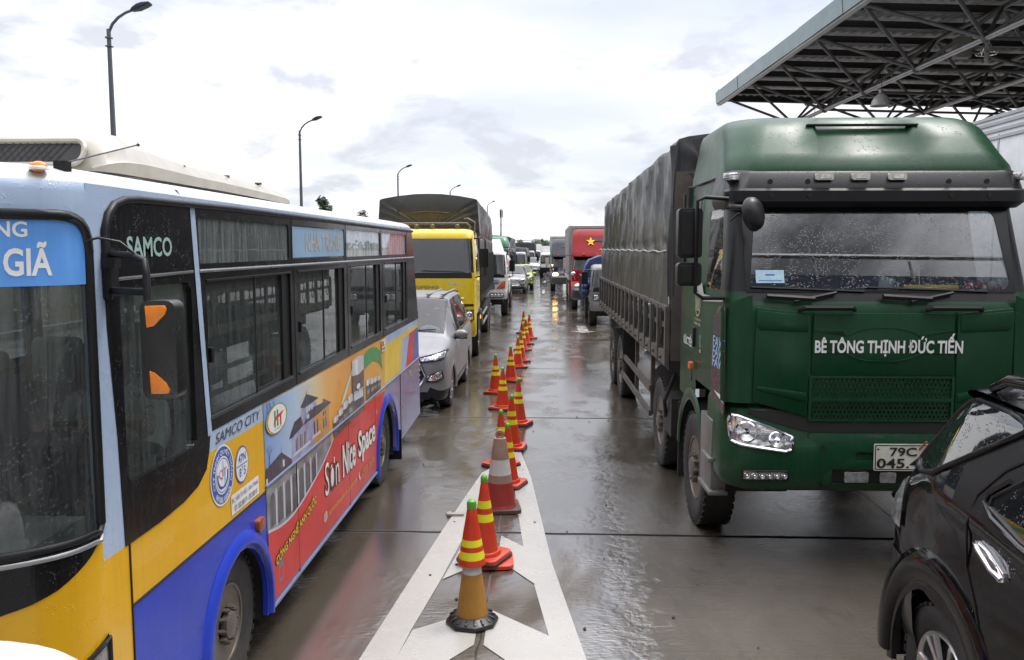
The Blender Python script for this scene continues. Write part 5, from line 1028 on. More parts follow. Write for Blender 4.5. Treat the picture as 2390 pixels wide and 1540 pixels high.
for z in (.47, .78): b.box((-1.13, 5.65, z), (.04, 3.3, .07))
for y in (4.05, 5.6, 7.2): b.box((-1.10, y, .85), (.05, .06, .8))
b.build('side_guard', RUST, faw)
b = MB(); b.tube([(-.82, 4.3, .78), (-.82, 5.7, .78)], .29, 18); b.build('fuel_tank', M('tank_metal', (.3, .3, .3), .4, .6, dirt=.5), faw, smooth=40)
b = MB(); b.box((-1.05, 6.95, 1.0), (.22, .03, .62)); b.build('mud_guard', DRK, faw); b = MB(); b.box((-1.05, 2.6, .75), (.2, .5, .4)); b.tube([(-1.1, 2.45, 1.2), (-1.2, 2.5, .9), (-1.15, 2.7, .7)], .02, 6); b.build('air_tank', DRK, faw)
for y, xo, kk in ((1.34, 1.13, 'truck'), (3.39, 1.13, 'truck'), (7.82, 1.13, 'truck'), (9.17, 1.13, 'truck')):
    for s_ in (-1, 1): wheel(faw, s_ * (xo - .15), y, .51, .28, s_, kk, .29)
# loose things on its dashboard
def inw(x, y, z): return (FX + x * math.cos(R(1)) - y * math.sin(R(1)), FY + x * math.sin(R(1)) + y * math.cos(R(1)), z)
b = MB(); b.lathe([(.048, 0), (.060, .11), (.055, .11), (.044, .006), (.001, .006)], 18); b.tube([(.055, 0, .09), (.09, 0, .08), (.09, 0, .03), (.05, 0, .02)], .007, 6)
o = b.build('plastic_mug', M('clear_plastic', (.7, .72, .75), .15), loc=inw(.08, .25, 2.165), smooth=50); tag(o, 'clear plastic mug standing on the green truck dashboard', 'mug'); o.rotation_euler = (0, R(12), 0)
b = MB(); b.tube([(-.2, 0, 0), (.2, 0, 0)], .028, 12); o = b.build('rolled_flag', M('yellow_cloth', (.75, .5, .01), .5), loc=inw(.42, .245, 2.192), smooth=40); tag(o, 'yellow rolled stick lying on the green truck dashboard', 'flag')
b = MB()
for k in range(7): b.ball((k * .035 - .1, .02 * math.sin(k * 2), .012 * (k % 3)), .036, 8, 6, k % 2)
o = b.build('cloth_bundle', [M('red_cloth', (.35, .02, .02), .6), M('white_cloth', (.6, .55, .5), .7)], loc=inw(.80, .25, 2.19), smooth=50); tag(o, 'red and white crumpled cloth at the right end of the green truck dashboard', 'cloth')
b = MB(); b.plate([(-.91, 2.235), (-.70, 2.235), (-.70, 2.33), (-.91, 2.33)], [], fws, .003, .005); pc = b.build('permit_sticker', M('permit_blue', (.42, .62, .72), .4, vs=30), faw, smooth=0)
b = MB(); b.plate([(-.89, 2.25), (-.72, 2.25), (-.72, 2.255), (-.89, 2.255)], [], fws, .0062, .0062); b.plate([(-.84, 2.29), (-.77, 2.29), (-.77, 2.30), (-.84, 2.30)], [], fws, .0062, .0062); b.build('permit_print', P_BLUE, pc, smooth=0)

# ================================================================ cab-over trucks of the queue (one builder, different bodies)
def cabover(name, label, loc, W, zb, zw0, zw1, zt, L, col, low, rz=0, arch_y=1.2, deflect=None, group=None, wr=.46, lampspec=None, axles=(), tyre_in=.0, black_apron=True, lean=.16, rr_=.14, cat='truck'):
    """zb bumper bottom, zw0/zw1 windscreen, zt roof, L cab length"""
    P = thing(name, label, cat, loc, rz, group); hw = W / 2
    rows = [(zb, .03, hw - .03, rr_, L), (zb + .05, 0, hw, rr_, L), (zb + (zw0 - zb) * .35, 0, hw, rr_, L), (zb + (zw0 - zb) * .42, .02, hw, rr_, L), (zw0 - .12, .04, hw, rr_, L), (zw0, .06, hw - .01, rr_, L), ((zw0 + zw1) / 2, .06 + lean * .5, hw - .03, rr_, L), (zw1, .06 + lean, hw - .06, rr_, L), (zw1 + (zt - zw1) * .45, .08 + lean, hw - .07, rr_ + .03, L), (zt - .05, .14 + lean, hw - .09, rr_ + .06, L - .03), (zt, .26 + lean, hw - .18, rr_ + .08, L - .1)]
    g = cab_grid(rows, [0, .12, .5, .56, .93, 1], [0, .06, .3, .5, .7, .94, 1], 4); fi = 9; nj = len(g[0])
    def key(i, j):
        if i in (5, 6):
            if fi - 2 <= j < fi + 8: return 'windscreen'
            if j in (1, 2, 3) or j in (nj - 5, nj - 4, nj - 3): return 'door_window' if j not in (2, nj - 4) else 'cab'
        if i == 4 and black_apron and fi - 1 <= j < fi + 7: return 'apron'
        if i < 3 and (j < 4 or j > nj - 6): return None if i < 2 else 'cab'
        return 'lower' if i < 3 and low is not None else 'cab'
    C_ = cells(g, key); C_['cab'].add(g[-1], [tuple(range(nj))])
    for k, mt in (('cab', col), ('lower', low), ('windscreen', GLS), ('door_window', GLS), ('apron', VIS)):
        if k in C_:
            for q in (C_[k].halves() if k == 'door_window' else [C_[k]]): q.build({'lower': 'bumper'}.get(k, k), mt, P, smooth=40)
    b = MB(); b.box((0, L - .02, (zb + zt) / 2), (W - .1, .02, zt - zb - .1)); b.box((0, L / 2, zw0 - .3), (W - .12, L - .2, .04)); b.box((0, .32, zw0 - .05), (W - .2, .36, .1)); b.box((-W * .25, L * .75, zw0 + .1), (.45, .12, .8)); b.box((W * .25, L * .75, zw0 + .1), (.45, .12, .8)); b.build('cab_interior', INT, P, smooth=0)
    for s_ in (-1, 1):
        b = MB(); b.tube([(s_ * (hw - .05), .2, zw1), (s_ * (hw + .16), .08, zw1 + .02), (s_ * (hw + .2), .06, zw1 - .05), (s_ * (hw + .2), .06, zw0 - .05), (s_ * (hw - .02), .15, zw0 - .1)], .018, 6); m_ = b.build('mirror_arm', BLK, P, smooth=60)
        b = MB(); b.plate(rrect(s_ * (hw + .17) - .10, zw0 + .12, s_ * (hw + .17) + .10, zw0 + .52, .03), [], lambda u, v, h: (u, .12 - h, v), -.06, .04); b.build('mirror_housing', VIS, m_, bevel=.02)
    fs = lambda u, v, h: (u, .0 - h + max(0, v - zb - (zw0 - zb) * .35) * .06 + max(0, abs(u) - hw + rr_) ** 2 * 3.0, v)
    P['fs'] = 0; del P['fs']
    b = MB(); b.tube([fs(-hw * .85, zw0 + .03, .0), fs(-hw * .1, zw0 + .0, .0)], .014, 5); b.tube([fs(hw * .05, zw0 + .05, .0), fs(hw * .8, zw0 + .02, .0)], .014, 5); b.build('wiper', BLK, P, smooth=0)
    b = MB()
    for s_ in (-1, 1): b.grid([[(s_ * (hw - d), p[0], p[1]) for p in arc(arch_y, wr, wr + .1, -5, 185, 14)] for d in (.0, .6)]); b.grid([[(s_ * (hw + .01), arch_y + (p[0] - arch_y) * k, wr + (p[1] - wr) * k) for p in arc(arch_y, wr, wr + .1, -5, 185, 14)] for k in (1, 1.12)])
    b.box((0, L * .6, wr + .15), (W - .3, L, .2)); b.build('wheel_arch', DRK, P, smooth=50)
    for y in (arch_y,) + tuple(axles):
        for s_ in (-1, 1): wheel(P, s_ * (hw - .13 - tyre_in), y, wr, .26, s_, 'truck', wr * .57)
    return P, fs, hw
YP = M('truck_yellow', (.70, .50, .008), .26, coat=.45, streak=.12, streakcol=(.5, .36, .04), drops=.3, var=.06)
yt, yfs, yhw = cabover('cargo_truck', 'yellow tall cab truck with dark tarpaulin body, behind the silver people carrier', (-2.79, 17.75, 0), 2.46, .56, 1.95, 2.69, 2.90, 1.7, YP, YP, rz=R(1.9), arch_y=1.35, wr=.47, axles=(6.8, 8.1))
b = MB(); b.plate([(-.78, 1.33), (.78, 1.33), (.84, 1.39), (.84, 1.57), (-.84, 1.57), (-.84, 1.39)], [], yfs, .003, .006); b.plate([(-.7, 1.37), (.7, 1.37), (.7, 1.53), (-.7, 1.53)], [], yfs, .006, .009); b.plate([(-1.18, 1.28), (-.9, 1.28), (-.76, 1.12), (.76, 1.12), (.9, 1.28), (1.18, 1.28), (1.18, 1.23), (.93, 1.22), (.79, 1.06), (-.79, 1.06), (-.93, 1.22), (-1.18, 1.23)], [], yfs, .003, .006); b.plate([(-.6, .62), (.6, .62), (.6, .78), (-.6, .78)], [], yfs, .003, .006); b.build('grille', SEAM, yt, smooth=0)
b = MB(); b.tube([yfs(.5, 1.41, .02), yfs(.97, 1.405, .02)], .008, 6); b.build('grille_strip', CHR, yt)
for s_ in (-1, 1): lamp_unit(yt, [(s_ * .82, .97), (s_ * 1.08, .90), (s_ * 1.18, .95), (s_ * 1.17, 1.15), (s_ * 1.0, 1.15), (s_ * .84, 1.05)], lambda u, v, h: yfs(u, v, h + .01))
for s_ in (-1, 1):
    b = MB(); b.plate([(s_ * 1.0, .925), (s_ * 1.08, .905), (s_ * 1.17, .95), (s_ * 1.165, 1.0), (s_ * 1.02, .98)], [], yfs, .02, .03); b.build('indicator', AMB, yt, bevel=.004)
for s_ in (-1, 1): 
    b = MB(); b.plate(rrect(s_ * .98 - .12, .66, s_ * .98 + .12, .74, .02), [], yfs, .002, .006); b.build('fog_lamp', BLK, yt)
YB = M('badge_steel', (.22, .20, .14), .3, .6)
lettering('DONGFENG', YB, yt, (-.45, 1.61, .42, 1.675), yfs, .006, bold=.02); lettering('Kinland', M('badge_silver', (.6, .6, .6), .25, .7), yt, (.62, 1.70, .88, 1.755), yfs, .006, bold=.02, italic=.2)
b = MB(); b.tube([(-1.1, .55, 2.93), (-1.1, .5, 3.02), (1.0, .5, 3.03), (1.1, .55, 2.93)], .018, 6); b.tube([(-1.05, 1.0, 2.90), (-1.0, 1.0, 3.02), (1.0, 1.0, 3.04), (1.05, 1.0, 2.9)], .015, 6); b.tube([(1.14, .7, 2.3), (1.18, .7, 3.05), (1.0, .9, 3.15), (.9, 1.2, 3.15)], .018, 6)
for u in (-.8, -.45, -.1, .25, .8): b.ball((u, .48, 2.96), .05, 8, 6, 0, (1, .8, 1.1))
b.build('roof_rack', M('rack_brown', (.16, .13, .09), .5, .4, dirt=.5), yt, smooth=50)
b = MB(); b.box((0, 6.2, .95), (.8, 9.5, .3)); b.box((0, 6.4, 1.25), (2.36, 8.8, .1)); b.build('chassis', DRK, yt)
stake_side(yt, 1.22, 2.0, 10.8, 1.2, 2.35, .42, 3, mat=M('stake_dark', (.05, .05, .05), .55, .3, dirt=.5)); tarp(yt, 1.225, 2.0, 10.8, 2.2, 3.62, 3.50, .13, 8, rope=None, fold=.03)
b = MB(); b.tube([(-1.0, 1.97, 3.02), (-.75, 1.95, 3.3), (0, 1.93, 3.34), (.75, 1.95, 3.3), (1.0, 1.97, 3.02)], .012, 5)
for u in (-.72, .72): b.lathe([(.03, 0), (.03, .012), (.001, .012)], 10, c=(u, 1.90, 3.33), axis='y')
b.build('tarpaulin_hem', TARP, yt, smooth=50)
b = MB(); b.tube([(1.22, 2.3, 1.0), (1.22, 3.2, .55)], .03, 6); b.tube([(1.22, 3.2, .55), (1.22, 5.8, .55)], .03, 6); b.tube([(1.22, 3.2, .8), (1.22, 5.8, .8)], .03, 6); b.build('side_guard', GALV, yt)
b = MB(); b.box((1.24, 1.75, .86), (.02, .06, .08)); b.box((1.24, .9, 1.8), (.02, .05, .06)); b.build('side_marker', M('lamp_glow_amber', (.95, .45, .06), .3, emit=1.2), yt)
# white tanker truck
WT2 = M('truck_white', (.70, .70, .68), .3, coat=.4, streak=.25, streakcol=(.42, .40, .37), drops=.2, zdirt=.3)
ht, hfs, hhw = cabover('tanker_truck', 'white tanker truck with a rounded steel tank, behind the yellow truck', (-2.62, 29.3, 0), 2.32, .66, 1.53, 2.24, 2.36, 1.75, WT2, WT2, rz=R(1.2), arch_y=1.3, wr=.47, axles=(5.6, 6.9), lean=.22)
b = MB(); b.plate([(.45, 1.28), (1.05, 1.28), (1.1, 1.42), (.5, 1.42)], [], hfs, .0, .004)
b.build('front_band', WT2, ht, smooth=0); lettering('HINO', M('letter_blue', (.05, .16, .5), .4), ht, (.55, 1.30, .86, 1.36), hfs, .007, bold=.05); lettering('500', M('letter_dark', (.1, .1, .11), .4), ht, (.55, 1.21, .86, 1.26), hfs, .007, bold=.05)
b = MB(); b.plate(rrect(-.7, 1.02, .72, 1.2, .04), [], hfs, .0, .006)
for k in range(3): b.plate([(-.6, 1.04 + k * .05), (.6, 1.04 + k * .05), (.6, 1.06 + k * .05), (-.6, 1.06 + k * .05)], [], hfs, .006, .012)
b.build('grille', M('grille_grey', (.16, .16, .16), .4), ht, smooth=0)
for s_ in (-1, 1):
    b = MB(); b.plate([(s_ * .78, 1.04), (s_ * 1.08, 1.06), (s_ * 1.10, 1.30), (s_ * 1.02, 1.32)], [], hfs, .0, .02); b.build('indicator', M('lens_orange2', (.65, .13, .02), .25, vs=30, var=.5), ht, bevel=.006)
    lamp_unit(ht, rrect(s_ * .78 - .24, .72, s_ * .78 + .24, .88, .05), hfs); 
    b = MB(); b.box((s_ * 1.15, 1.9, 1.05), (.12, 1.0, .5)); b.build('mud_guard', WT2, ht, bevel=.05)
b = MB(); q = [(-1.0, .95, 2.36), (1.0, .95, 2.36), (1.0, 1.65, 2.36), (-1.0, 1.65, 2.36), (-.8, 1.15, 2.76), (.8, 1.15, 2.76), (.85, 1.65, 2.80), (-.85, 1.65, 2.80)]; b.add(q, [(3, 2, 1, 0), (4, 5, 6, 7), (0, 1, 5, 4), (1, 2, 6, 5), (2, 3, 7, 6), (3, 0, 4, 7)]); b.build('wind_deflector', WT2, ht, bevel=.03)
b = MB(); prof = [(.001, 2.1), (.6, 2.15), (.95, 2.3), (1.08, 2.5), (1.08, 3.6, 1), (1.08, 4.4), (1.08, 7.9), (.9, 8.1), (.001, 8.2)]; b.lathe(prof, 30, 0, (0, 0, 1.72), 'y'); b.build('tank', [M('tank_steel', (.6, .6, .6), .25, .6, var=.1), M('tank_red', (.5, .03, .02), .3)], ht, smooth=40).scale = (1.05, 1, .78)
bpy.data.objects['tank'].location = (0, 0, .38)
b = MB(); b.box((0, 5, .85), (.8, 6.8, .25)); b.box((1.05, 3.9, .7), (.08, 1.6, .5)); b.build('chassis', DRK, ht)
b = MB(); b.box((1.1, 2.35, .98), (.02, .5, .09), rx=-.5); b.box((1.1, 2.35, .75), (.02, .5, .09), rx=-.5); b.build('hazard_stripe', M('stripe_orange', (.6, .25, .04), .4), ht)
b = MB(); b.tube([(1.05, 1.9, 1.3), (1.18, 1.6, 1.42), (1.22, 1.1, 1.42)], .04, 8); b.build('pipe', CHR, ht, smooth=50)
# green-roofed truck
gt, gfs, ghw = cabover('cargo_truck', 'dark truck with a green roof fairing, just behind the white tanker', (-3.62, 51.0, 0), 2.4, .6, 1.5, 2.35, 2.55, 1.8, M('cab_dark', (.03, .035, .05), .3, coat=.4), VIS, arch_y=1.3, axles=(7.0, 8.3))
b = MB(); gq = cab_grid([(2.50, .25, 1.17, .2, 1.7), (2.75, .30, 1.15, .25, 1.7), (3.05, .5, 1.05, .3, 1.7), (3.18, .7, .95, .35, 1.7)], [0, 1], [0, .5, 1], 5); b.grid(gq); b.add(gq[-1], [tuple(range(len(gq[0])))]); b.build('roof_fairing', M('fairing_green', (.02, .14, .06), .35, coat=.3), gt, smooth=45)
b = MB(); b.box((0, 6, .95), (.8, 9, .3)); b.box((0, 6.3, 1.2), (2.3, 8.4, .1)); b.build('chassis', DRK, gt); stake_side(gt, 1.18, 2.1, 10.4, 1.2, 2.2, .6, 2); tarp(gt, 1.19, 2.1, 10.4, 2.0, 3.15, 3.1, .1, 12)
# tarp truck ahead of the far end of the left queue, and one behind it
for nm, lb, loc, z1, sd2 in (('cargo_truck', 'grey tarpaulin truck with scaffold side rails, behind the second grey people carrier', (-2.75, 62.0, 0), 2.5, 21), ('cargo_truck', 'tall dark tarpaulin truck at the far end of the left queue', (-2.5, 86.0, 0), 3.0, 22)):
    o, fs_a, hw_a = cabover(nm, lb, loc, 2.2, .55, 1.3, 1.95, 2.15, 1.5, M('cab_grey', (.30, .31, .32), .35, coat=.3), None, arch_y=1.1, wr=.42, axles=(5.5, 6.6))
    b = MB(); b.box((0, 5.2, .85), (.8, 7.6, .25)); b.box((0, 5.5, 1.0), (2.1, 7.8, .1)); b.build('chassis', DRK, o); stake_side(o, 1.1, 1.7, 9.4, 1.0, 1.9, .6, 3, mat=M('stake_grey', (.25, .25, .25), .5, .3, dirt=.4)); tarp(o, 1.1, 1.65, 9.4, 1.7, z1 - .06, z1 - .1, .08, sd2, mat=TARP if sd2 == 22 else M('tarp_pale', (.13, .135, .14), .4, var=.3, bmp=(9, .04)))
for lb, loc, h_, mt in (('tiny white box truck far up the left queue', (-2.0, 104.0, 0), 2.9, WT2), ('tiny dark box truck at the far end of the right queue', (.35, 92.0, 0), 2.7, M('box_dark', (.06, .065, .07), .5))):
    o, fs_a, hw_a = cabover('box_truck', lb, loc, 2.1, .55, 1.3, 1.95, 2.15, 1.5, mt, VIS, arch_y=1.1, wr=.42, axles=(5.5,)); b = MB(); b.box((0, 5.0, 1.0 + (h_ - 1) / 2), (2.1, 6.8, h_ - 1)); b.build('box_body', mt, o, bevel=.03); b = MB(); b.box((0, 4.6, .75), (.8, 6.8, .3)); b.build('chassis', DRK, o)
# white truck at the far end of the right-hand lane
o, fs_a, hw_a = cabover('box_truck', 'white box truck far off, left of the black tractor unit', (.25, 69.0, 0), 1.95, .55, 1.25, 1.85, 2.05, 1.5, WT2, VIS, arch_y=1.0, wr=.42, axles=(5.2,))
b = MB(); b.box((0, 4.6, 1.75), (1.95, 6.2, 1.7)); b.build('box_body', WT2, o, bevel=.03); b = MB(); b.box((0, 4.4, .75), (.8, 6.4, .3)); b.build('chassis', DRK, o)
# small silver lorry with a blue sheet
SL, slf, slh = cabover('light_truck', 'small silver lorry with a blue sheet on its cab, beside the green truck tail', (2.20, 26.0, 0), 1.78, .50, 1.22, 1.78, 1.95, 1.45, SIL, SIL, arch_y=.85, wr=.36, axles=(3.9,), lean=.2)
for s_ in (-1, 1): lamp_unit(SL, rrect(s_ * .62 - .17, .84, s_ * .62 + .17, 1.04, .02), slf)
b = MB(); b.plate([(-.42, .88), (.42, .88), (.42, 1.0), (-.42, 1.0)], [], slf, .0, .005); b.build('grille', BLK, SL, smooth=0)
b = MB(); b.box((0, 3.0, .62), (.7, 4.4, .2)); b.box((0, 3.3, .82), (1.9, 3.6, .08)); b.build('chassis', DRK, SL); stake_side(SL, 1.02, 1.6, 5.2, .8, 1.5, .4, 2, mat=M('stake_dark', (.05, .05, .05), .55))
BSH = M('blue_sheet', (.03, .055, .16), .55, var=.3, bmp=(9, .04)); b = MB(); rs = random.Random(4)
b.grid([[(-1.05 + t_[0] + .03 * math.sin(k * 1.7 + i), 1.45 + .12 * k, t_[1] + .03 * math.sin(k * 2.3 + i * 1.1)) for i, t_ in enumerate([(-.02, 1.1), (.0, 1.5), (.06, 1.85), (.2, 2.08), (.5, 2.2), (1.0, 2.23), (1.6, 2.2), (2.0, 2.08)])] for k in range(8)])
b.add([(-1.05 + x, 1.45, z) for x, z in ((-.02, 1.1), (.0, 1.5), (.06, 1.85), (.2, 2.08), (.5, 2.2), (1.0, 2.23), (1.6, 2.2), (2.0, 2.08), (2.0, 1.1))], [tuple(range(9))]); b.build('blue_sheet', BSH, SL, smooth=60)
b = MB()
for k in range(8): b.ball((-1.0 + rs.uniform(-.06, .16), .9 + rs.uniform(-.1, .3), 1.02 + k * .05), rs.uniform(.10, .16), 8, 6)
o = b.build('bundled_sheet', BSH, SL, smooth=60)
# container tractor units with bonnets
def tractor(label, loc, W, col, zt, zbox, boxlen, bumper, star=None, headlight_on=False, rz=0, hood_z=1.35, boxcol=None, cw=None, boxx=0.0):
    P = thing('tractor_trailer', label, 'semi truck', loc, rz); hw = W / 2
    st = [(0.02, .62, .72, .52), (.1, .70, .80, hood_z - .28), (.4, .76, .86, hood_z - .12), (1.0, .74, .90, hood_z), (1.6, .78, .92, hood_z + .08), (1.75, .80, .92, hood_z + .12)]
    g = [[(-w2, y, .55), (-w2, y, zz * .7), (-w1, y, zz - .06), (-w1 * .7, y, zz), (0, y, zz + .04), (w1 * .7, y, zz), (w1, y, zz - .06), (w2, y, zz * .7), (w2, y, .55)] for y, w1, w2, zz in st]
    b = MB(); b.grid(dense2(g, 3, 2)); b.add(g[0], [tuple(range(9))]); b.build('bonnet', col, P, smooth=45)
    for s_ in (-1, 1):   # wings over the front wheels
        b = MB(); b.grid([[(s_ * x, p[0], p[1]) for p in arc(.95, .5, .62, 178, 20, 14)] for x in (.62, .86, hw - .06, hw - .02, hw - .02)][:4] + [[(s_ * (hw - .02), .95 + (p[0] - .95) * .9, .5 + (p[1] - .5) * .88) for p in arc(.95, .5, .62, 178, 20, 14)]]); b.build('wing', col, P, smooth=50)
        fl = lambda u, v, h: (u, .30 - h + max(0, abs(u) - .8) * .7 + max(0, v - .85) * .5, v)
        b = MB(); b.ball((s_ * (hw - .30), .33, .92), .17, 14, 10, 0, (1, .8, .8)); b.build('headlight', M('headlight_on', (1, .62, .22), .2, emit=14) if headlight_on and s_ < 0 else LMP, P, smooth=60)
    zc = hood_z + .72
    rows = [(.6, 1.75, hw - .08, .08, 3.2), (hood_z + .05, 1.75, hw - .08, .08, 3.2), (hood_z + .12, 1.78, hw - .09, .10, 3.2), (zc - .05, 1.98, hw - .14, .12, 3.2), (zc, 2.0, hw - .14, .12, 3.2)]
    g = cab_grid(rows, [0, .3, .9, 1], [0, .06, .5, .94, 1], 3); fi = 6; nj = len(g[0])
    C_ = cells(g, lambda i, j: 'windscreen' if i == 2 and fi - 1 <= j < fi + 5 else ('door_window' if i == 2 and j in (1, nj - 3) else 'cab'))
    for k in C_:
        for q in (C_[k].halves() if k == 'door_window' else [C_[k]]): q.build(k, col if k == 'cab' else GLS, P, smooth=40)
    b = MB(); b.box((0, 3.1, (zc + .6) / 2), (W - .3, .04, zc - .6)); b.box((0, 2.4, hood_z), (W - .3, 1.2, .05)); b.build('cab_interior', INT, P, smooth=0)
    fr_ = cab_grid([(zc - .02, 1.72, hw - .10, .22, 3.3), (zc + .12, 1.80, hw - .08, .25, 3.3), (zc + .2, 1.9, hw - .08, .28, 3.3), (zt - .35, 2.25, hw - .10, .35, 3.3), (zt - .1, 2.5, hw - .16, .4, 3.3), (zt, 2.8, hw - .3, .4, 3.25)], [0, .5, 1], [0, .2, .5, .8, 1], 6)
    b = MB(); b.grid(fr_); b.add(fr_[-1], [tuple(range(len(fr_[0])))]); b.build('roof_fairing', col, P, smooth=45)
    ff_ = lambda u, v, h: (u, 1.9 + (v - zc - .2) * (.35 / (zt - .55 - zc)) - h, v)
    b = MB()
    for u in (-.75, -.18, .1, .6): b.box((u, 1.74, zc + .08), (.12, .04, .045))
    b.build('marker_lamp', AMB, P)
    b = MB(); b.plate(rrect(-.55, zt - .52, .55, zt - .40, .04), [], ff_, .0, .02); b.build('fairing_vent', M('vent_plum', (.03, .02, .03), .4), P)
    if star:
        b = MB(); b.plate([(star[0] + star[2] * (1 if k % 2 == 0 else .40) * math.sin(k * math.pi / 5), star[1] + star[2] * (1 if k % 2 == 0 else .40) * math.cos(k * math.pi / 5)) for k in range(10)], [], ff_, .02, .03); b.build('star', M('star_yellow', (.85, .45, .01), .4), P, smooth=0)
    g = cab_grid([(.42, -.12, hw - .1, .3, .5), (.50, -.2, hw - .04, .3, .5), (.80, -.2, hw - .04, .3, .5), (.9, -.1, hw - .08, .3, .5)], [0, 1], [0, .5, 1], 5); b = MB(); b.grid(g); b.build('bumper', bumper, P, smooth=40)
    b = MB(); b.plate(rrect(-.4, .8, .4, hood_z - .22, .06), [], lambda u, v, h: (u, .02 - h + (v - .8) * .1, v), .0, .04)
    for k in range(9): b.box((-.36 + k * .09, -.04, 1.0), (.02, .03, hood_z - 1.05))
    b.build('grille', CHR if not headlight_on else BLK, P)
    for s_ in (-1, 1):
        b = MB(); b.tube([(s_ * (hw - .12), 1.85, zc), (s_ * (hw + .2), 1.65, zc + .03), (s_ * (hw + .22), 1.62, hood_z + .02), (s_ * (hw - .1), 1.8, hood_z)], .02, 6); m_ = b.build('mirror_arm', BLK, P, smooth=60); b = MB(); b.plate(rrect(s_ * (hw + .18) - .1, hood_z + .12, s_ * (hw + .18) + .1, zc - .08, .03), [], lambda u, v, h: (u, 1.66 - h, v), -.06, .05); b.build('mirror_housing', M('mirror_grey', (.35, .33, .33), .35), m_, bevel=.02)
        b = MB(); b.tube([(s_ * (hw - .2), .9, 1.18), (s_ * (hw - .12), .85, 1.4)], .012, 6); b.ball((s_ * (hw - .12), .85, 1.44), .1, 10, 6, 0, (1, .6, .7)); b.build('hood_mirror', CHR, P, smooth=60)
        b = MB(); b.tube([(s_ * (hw - .3), 2.0, .62), (s_ * (hw - .3), 3.2, .62)], .26, 16); b.build('fuel_tank', CHR, P, smooth=40)
    for y in (.95, 4.3, 5.5):
        for s_ in (-1, 1): wheel(P, s_ * (hw - .17), y, .47, .27, s_, 'truck', .27)
    for y in (boxlen + 2.0, boxlen + .8):
        for s_ in (-1, 1): wheel(P, s_ * (hw - .17), y, .47, .27, s_, 'truck', .27)
    b = MB(); b.box((0, (boxlen + 3.4) / 2 + .4, .82), (.8, boxlen + 2.4, .25)); b.box((-hw + .05, 4.9, .62), (.06, 2.5, .5)); b.build('chassis', M('chassis_red', (.25, .03, .025), .5, dirt=.4) if star else DRK, P)
    b = MB(); b.box((boxx, 3.6 + boxlen / 2, (1.05 + zbox) / 2), (W - .02, boxlen, zbox - 1.05)); bx = b.build('container', boxcol or M('container_grey', (.36, .37, .36), .5, streak=.4, streakcol=(.22, .21, .2), dirt=.2), P)
    b = MB(); x0 = boxx - hw + .01
    for k in range(int(boxlen / .3)): b.box((x0 - .004, 3.8 + k * .3, (1.05 + zbox) / 2), (.018, .12, zbox - 1.25))
    for z in (1.1, zbox - .04): b.box((x0 - .006, 3.6 + boxlen / 2, z), (.03, boxlen + .02, .1)); b.box((boxx, 3.595, z), (W + .02, .03, .1))
    for s_ in (-1, 1): b.box((boxx + s_ * (hw - .06), 3.59, (1.05 + zbox) / 2), (.12, .04, zbox - 1.05))
    b.build('container_rib', M('container_dark', (.10, .11, .11), .5, dirt=.3) if False else boxcol or MATS['container_grey'], bx, smooth=0)
    return P
REDP = M('tractor_red', (.20, .004, .006), .38, spec=.15, streak=.15, streakcol=(.25, .05, .05), drops=.2, var=.1)
tractor('red bonneted tractor with a yellow star on its fairing, hauling a grey container', (2.22, 33.0, 0), 2.66, REDP, 3.28, 3.42, 8.4, M('bumper_dark', (.03, .03, .035), .4), star=(-.45, 2.74, .20), hood_z=1.42)
tractor('black bonneted tractor with one headlight on, hauling a pale container', (1.32, 47.2, 0), 2.45, M('tractor_black', (.012, .013, .022), .3, spec=.3, var=.1), 3.02, 3.15, 9.0, M('bumper_grey', (.05, .05, .05), .4), headlight_on=True, hood_z=1.25, boxcol=M('container_pale', (.48, .5, .5), .5, streak=.3))
# box trailer at the right edge, behind the green truck
o, fs_a, hw_a = cabover('box_truck', 'tall white box truck in the next lane, right behind the green cab', (6.25, 3.9, 0), 2.4, .55, 1.7, 2.5, 2.75, 1.8, WT2, VIS, arch_y=1.2, wr=.47, axles=(8.8, 10.0))
WB = M('box_white', (.78, .79, .80), .4, streak=.18, streakcol=(.45, .44, .43), dirt=.12, dirtcol=(.35, .34, .33)); b = MB(); b.box((0, 7.1, 2.56), (2.5, 9.8, 2.84)); bx = b.build('box_body', WB, o, bevel=.02)
b = MB()
for k in range(10): b.box((-1.252, 2.7 + k * 1.0, 2.5), (.012, .035, 2.5))
for z in (3.88, 3.80, 3.72, 3.95): b.box((-1.254, 7.1, z), (.022, 9.8, .035))
b.build('box_trim', M('trim_alloy', (.42, .43, .44), .4, .3), bx, smooth=0)
b = MB(); b.box((0, 6.4, .85), (.8, 10.4, .3)); b.build('chassis', DRK, o)
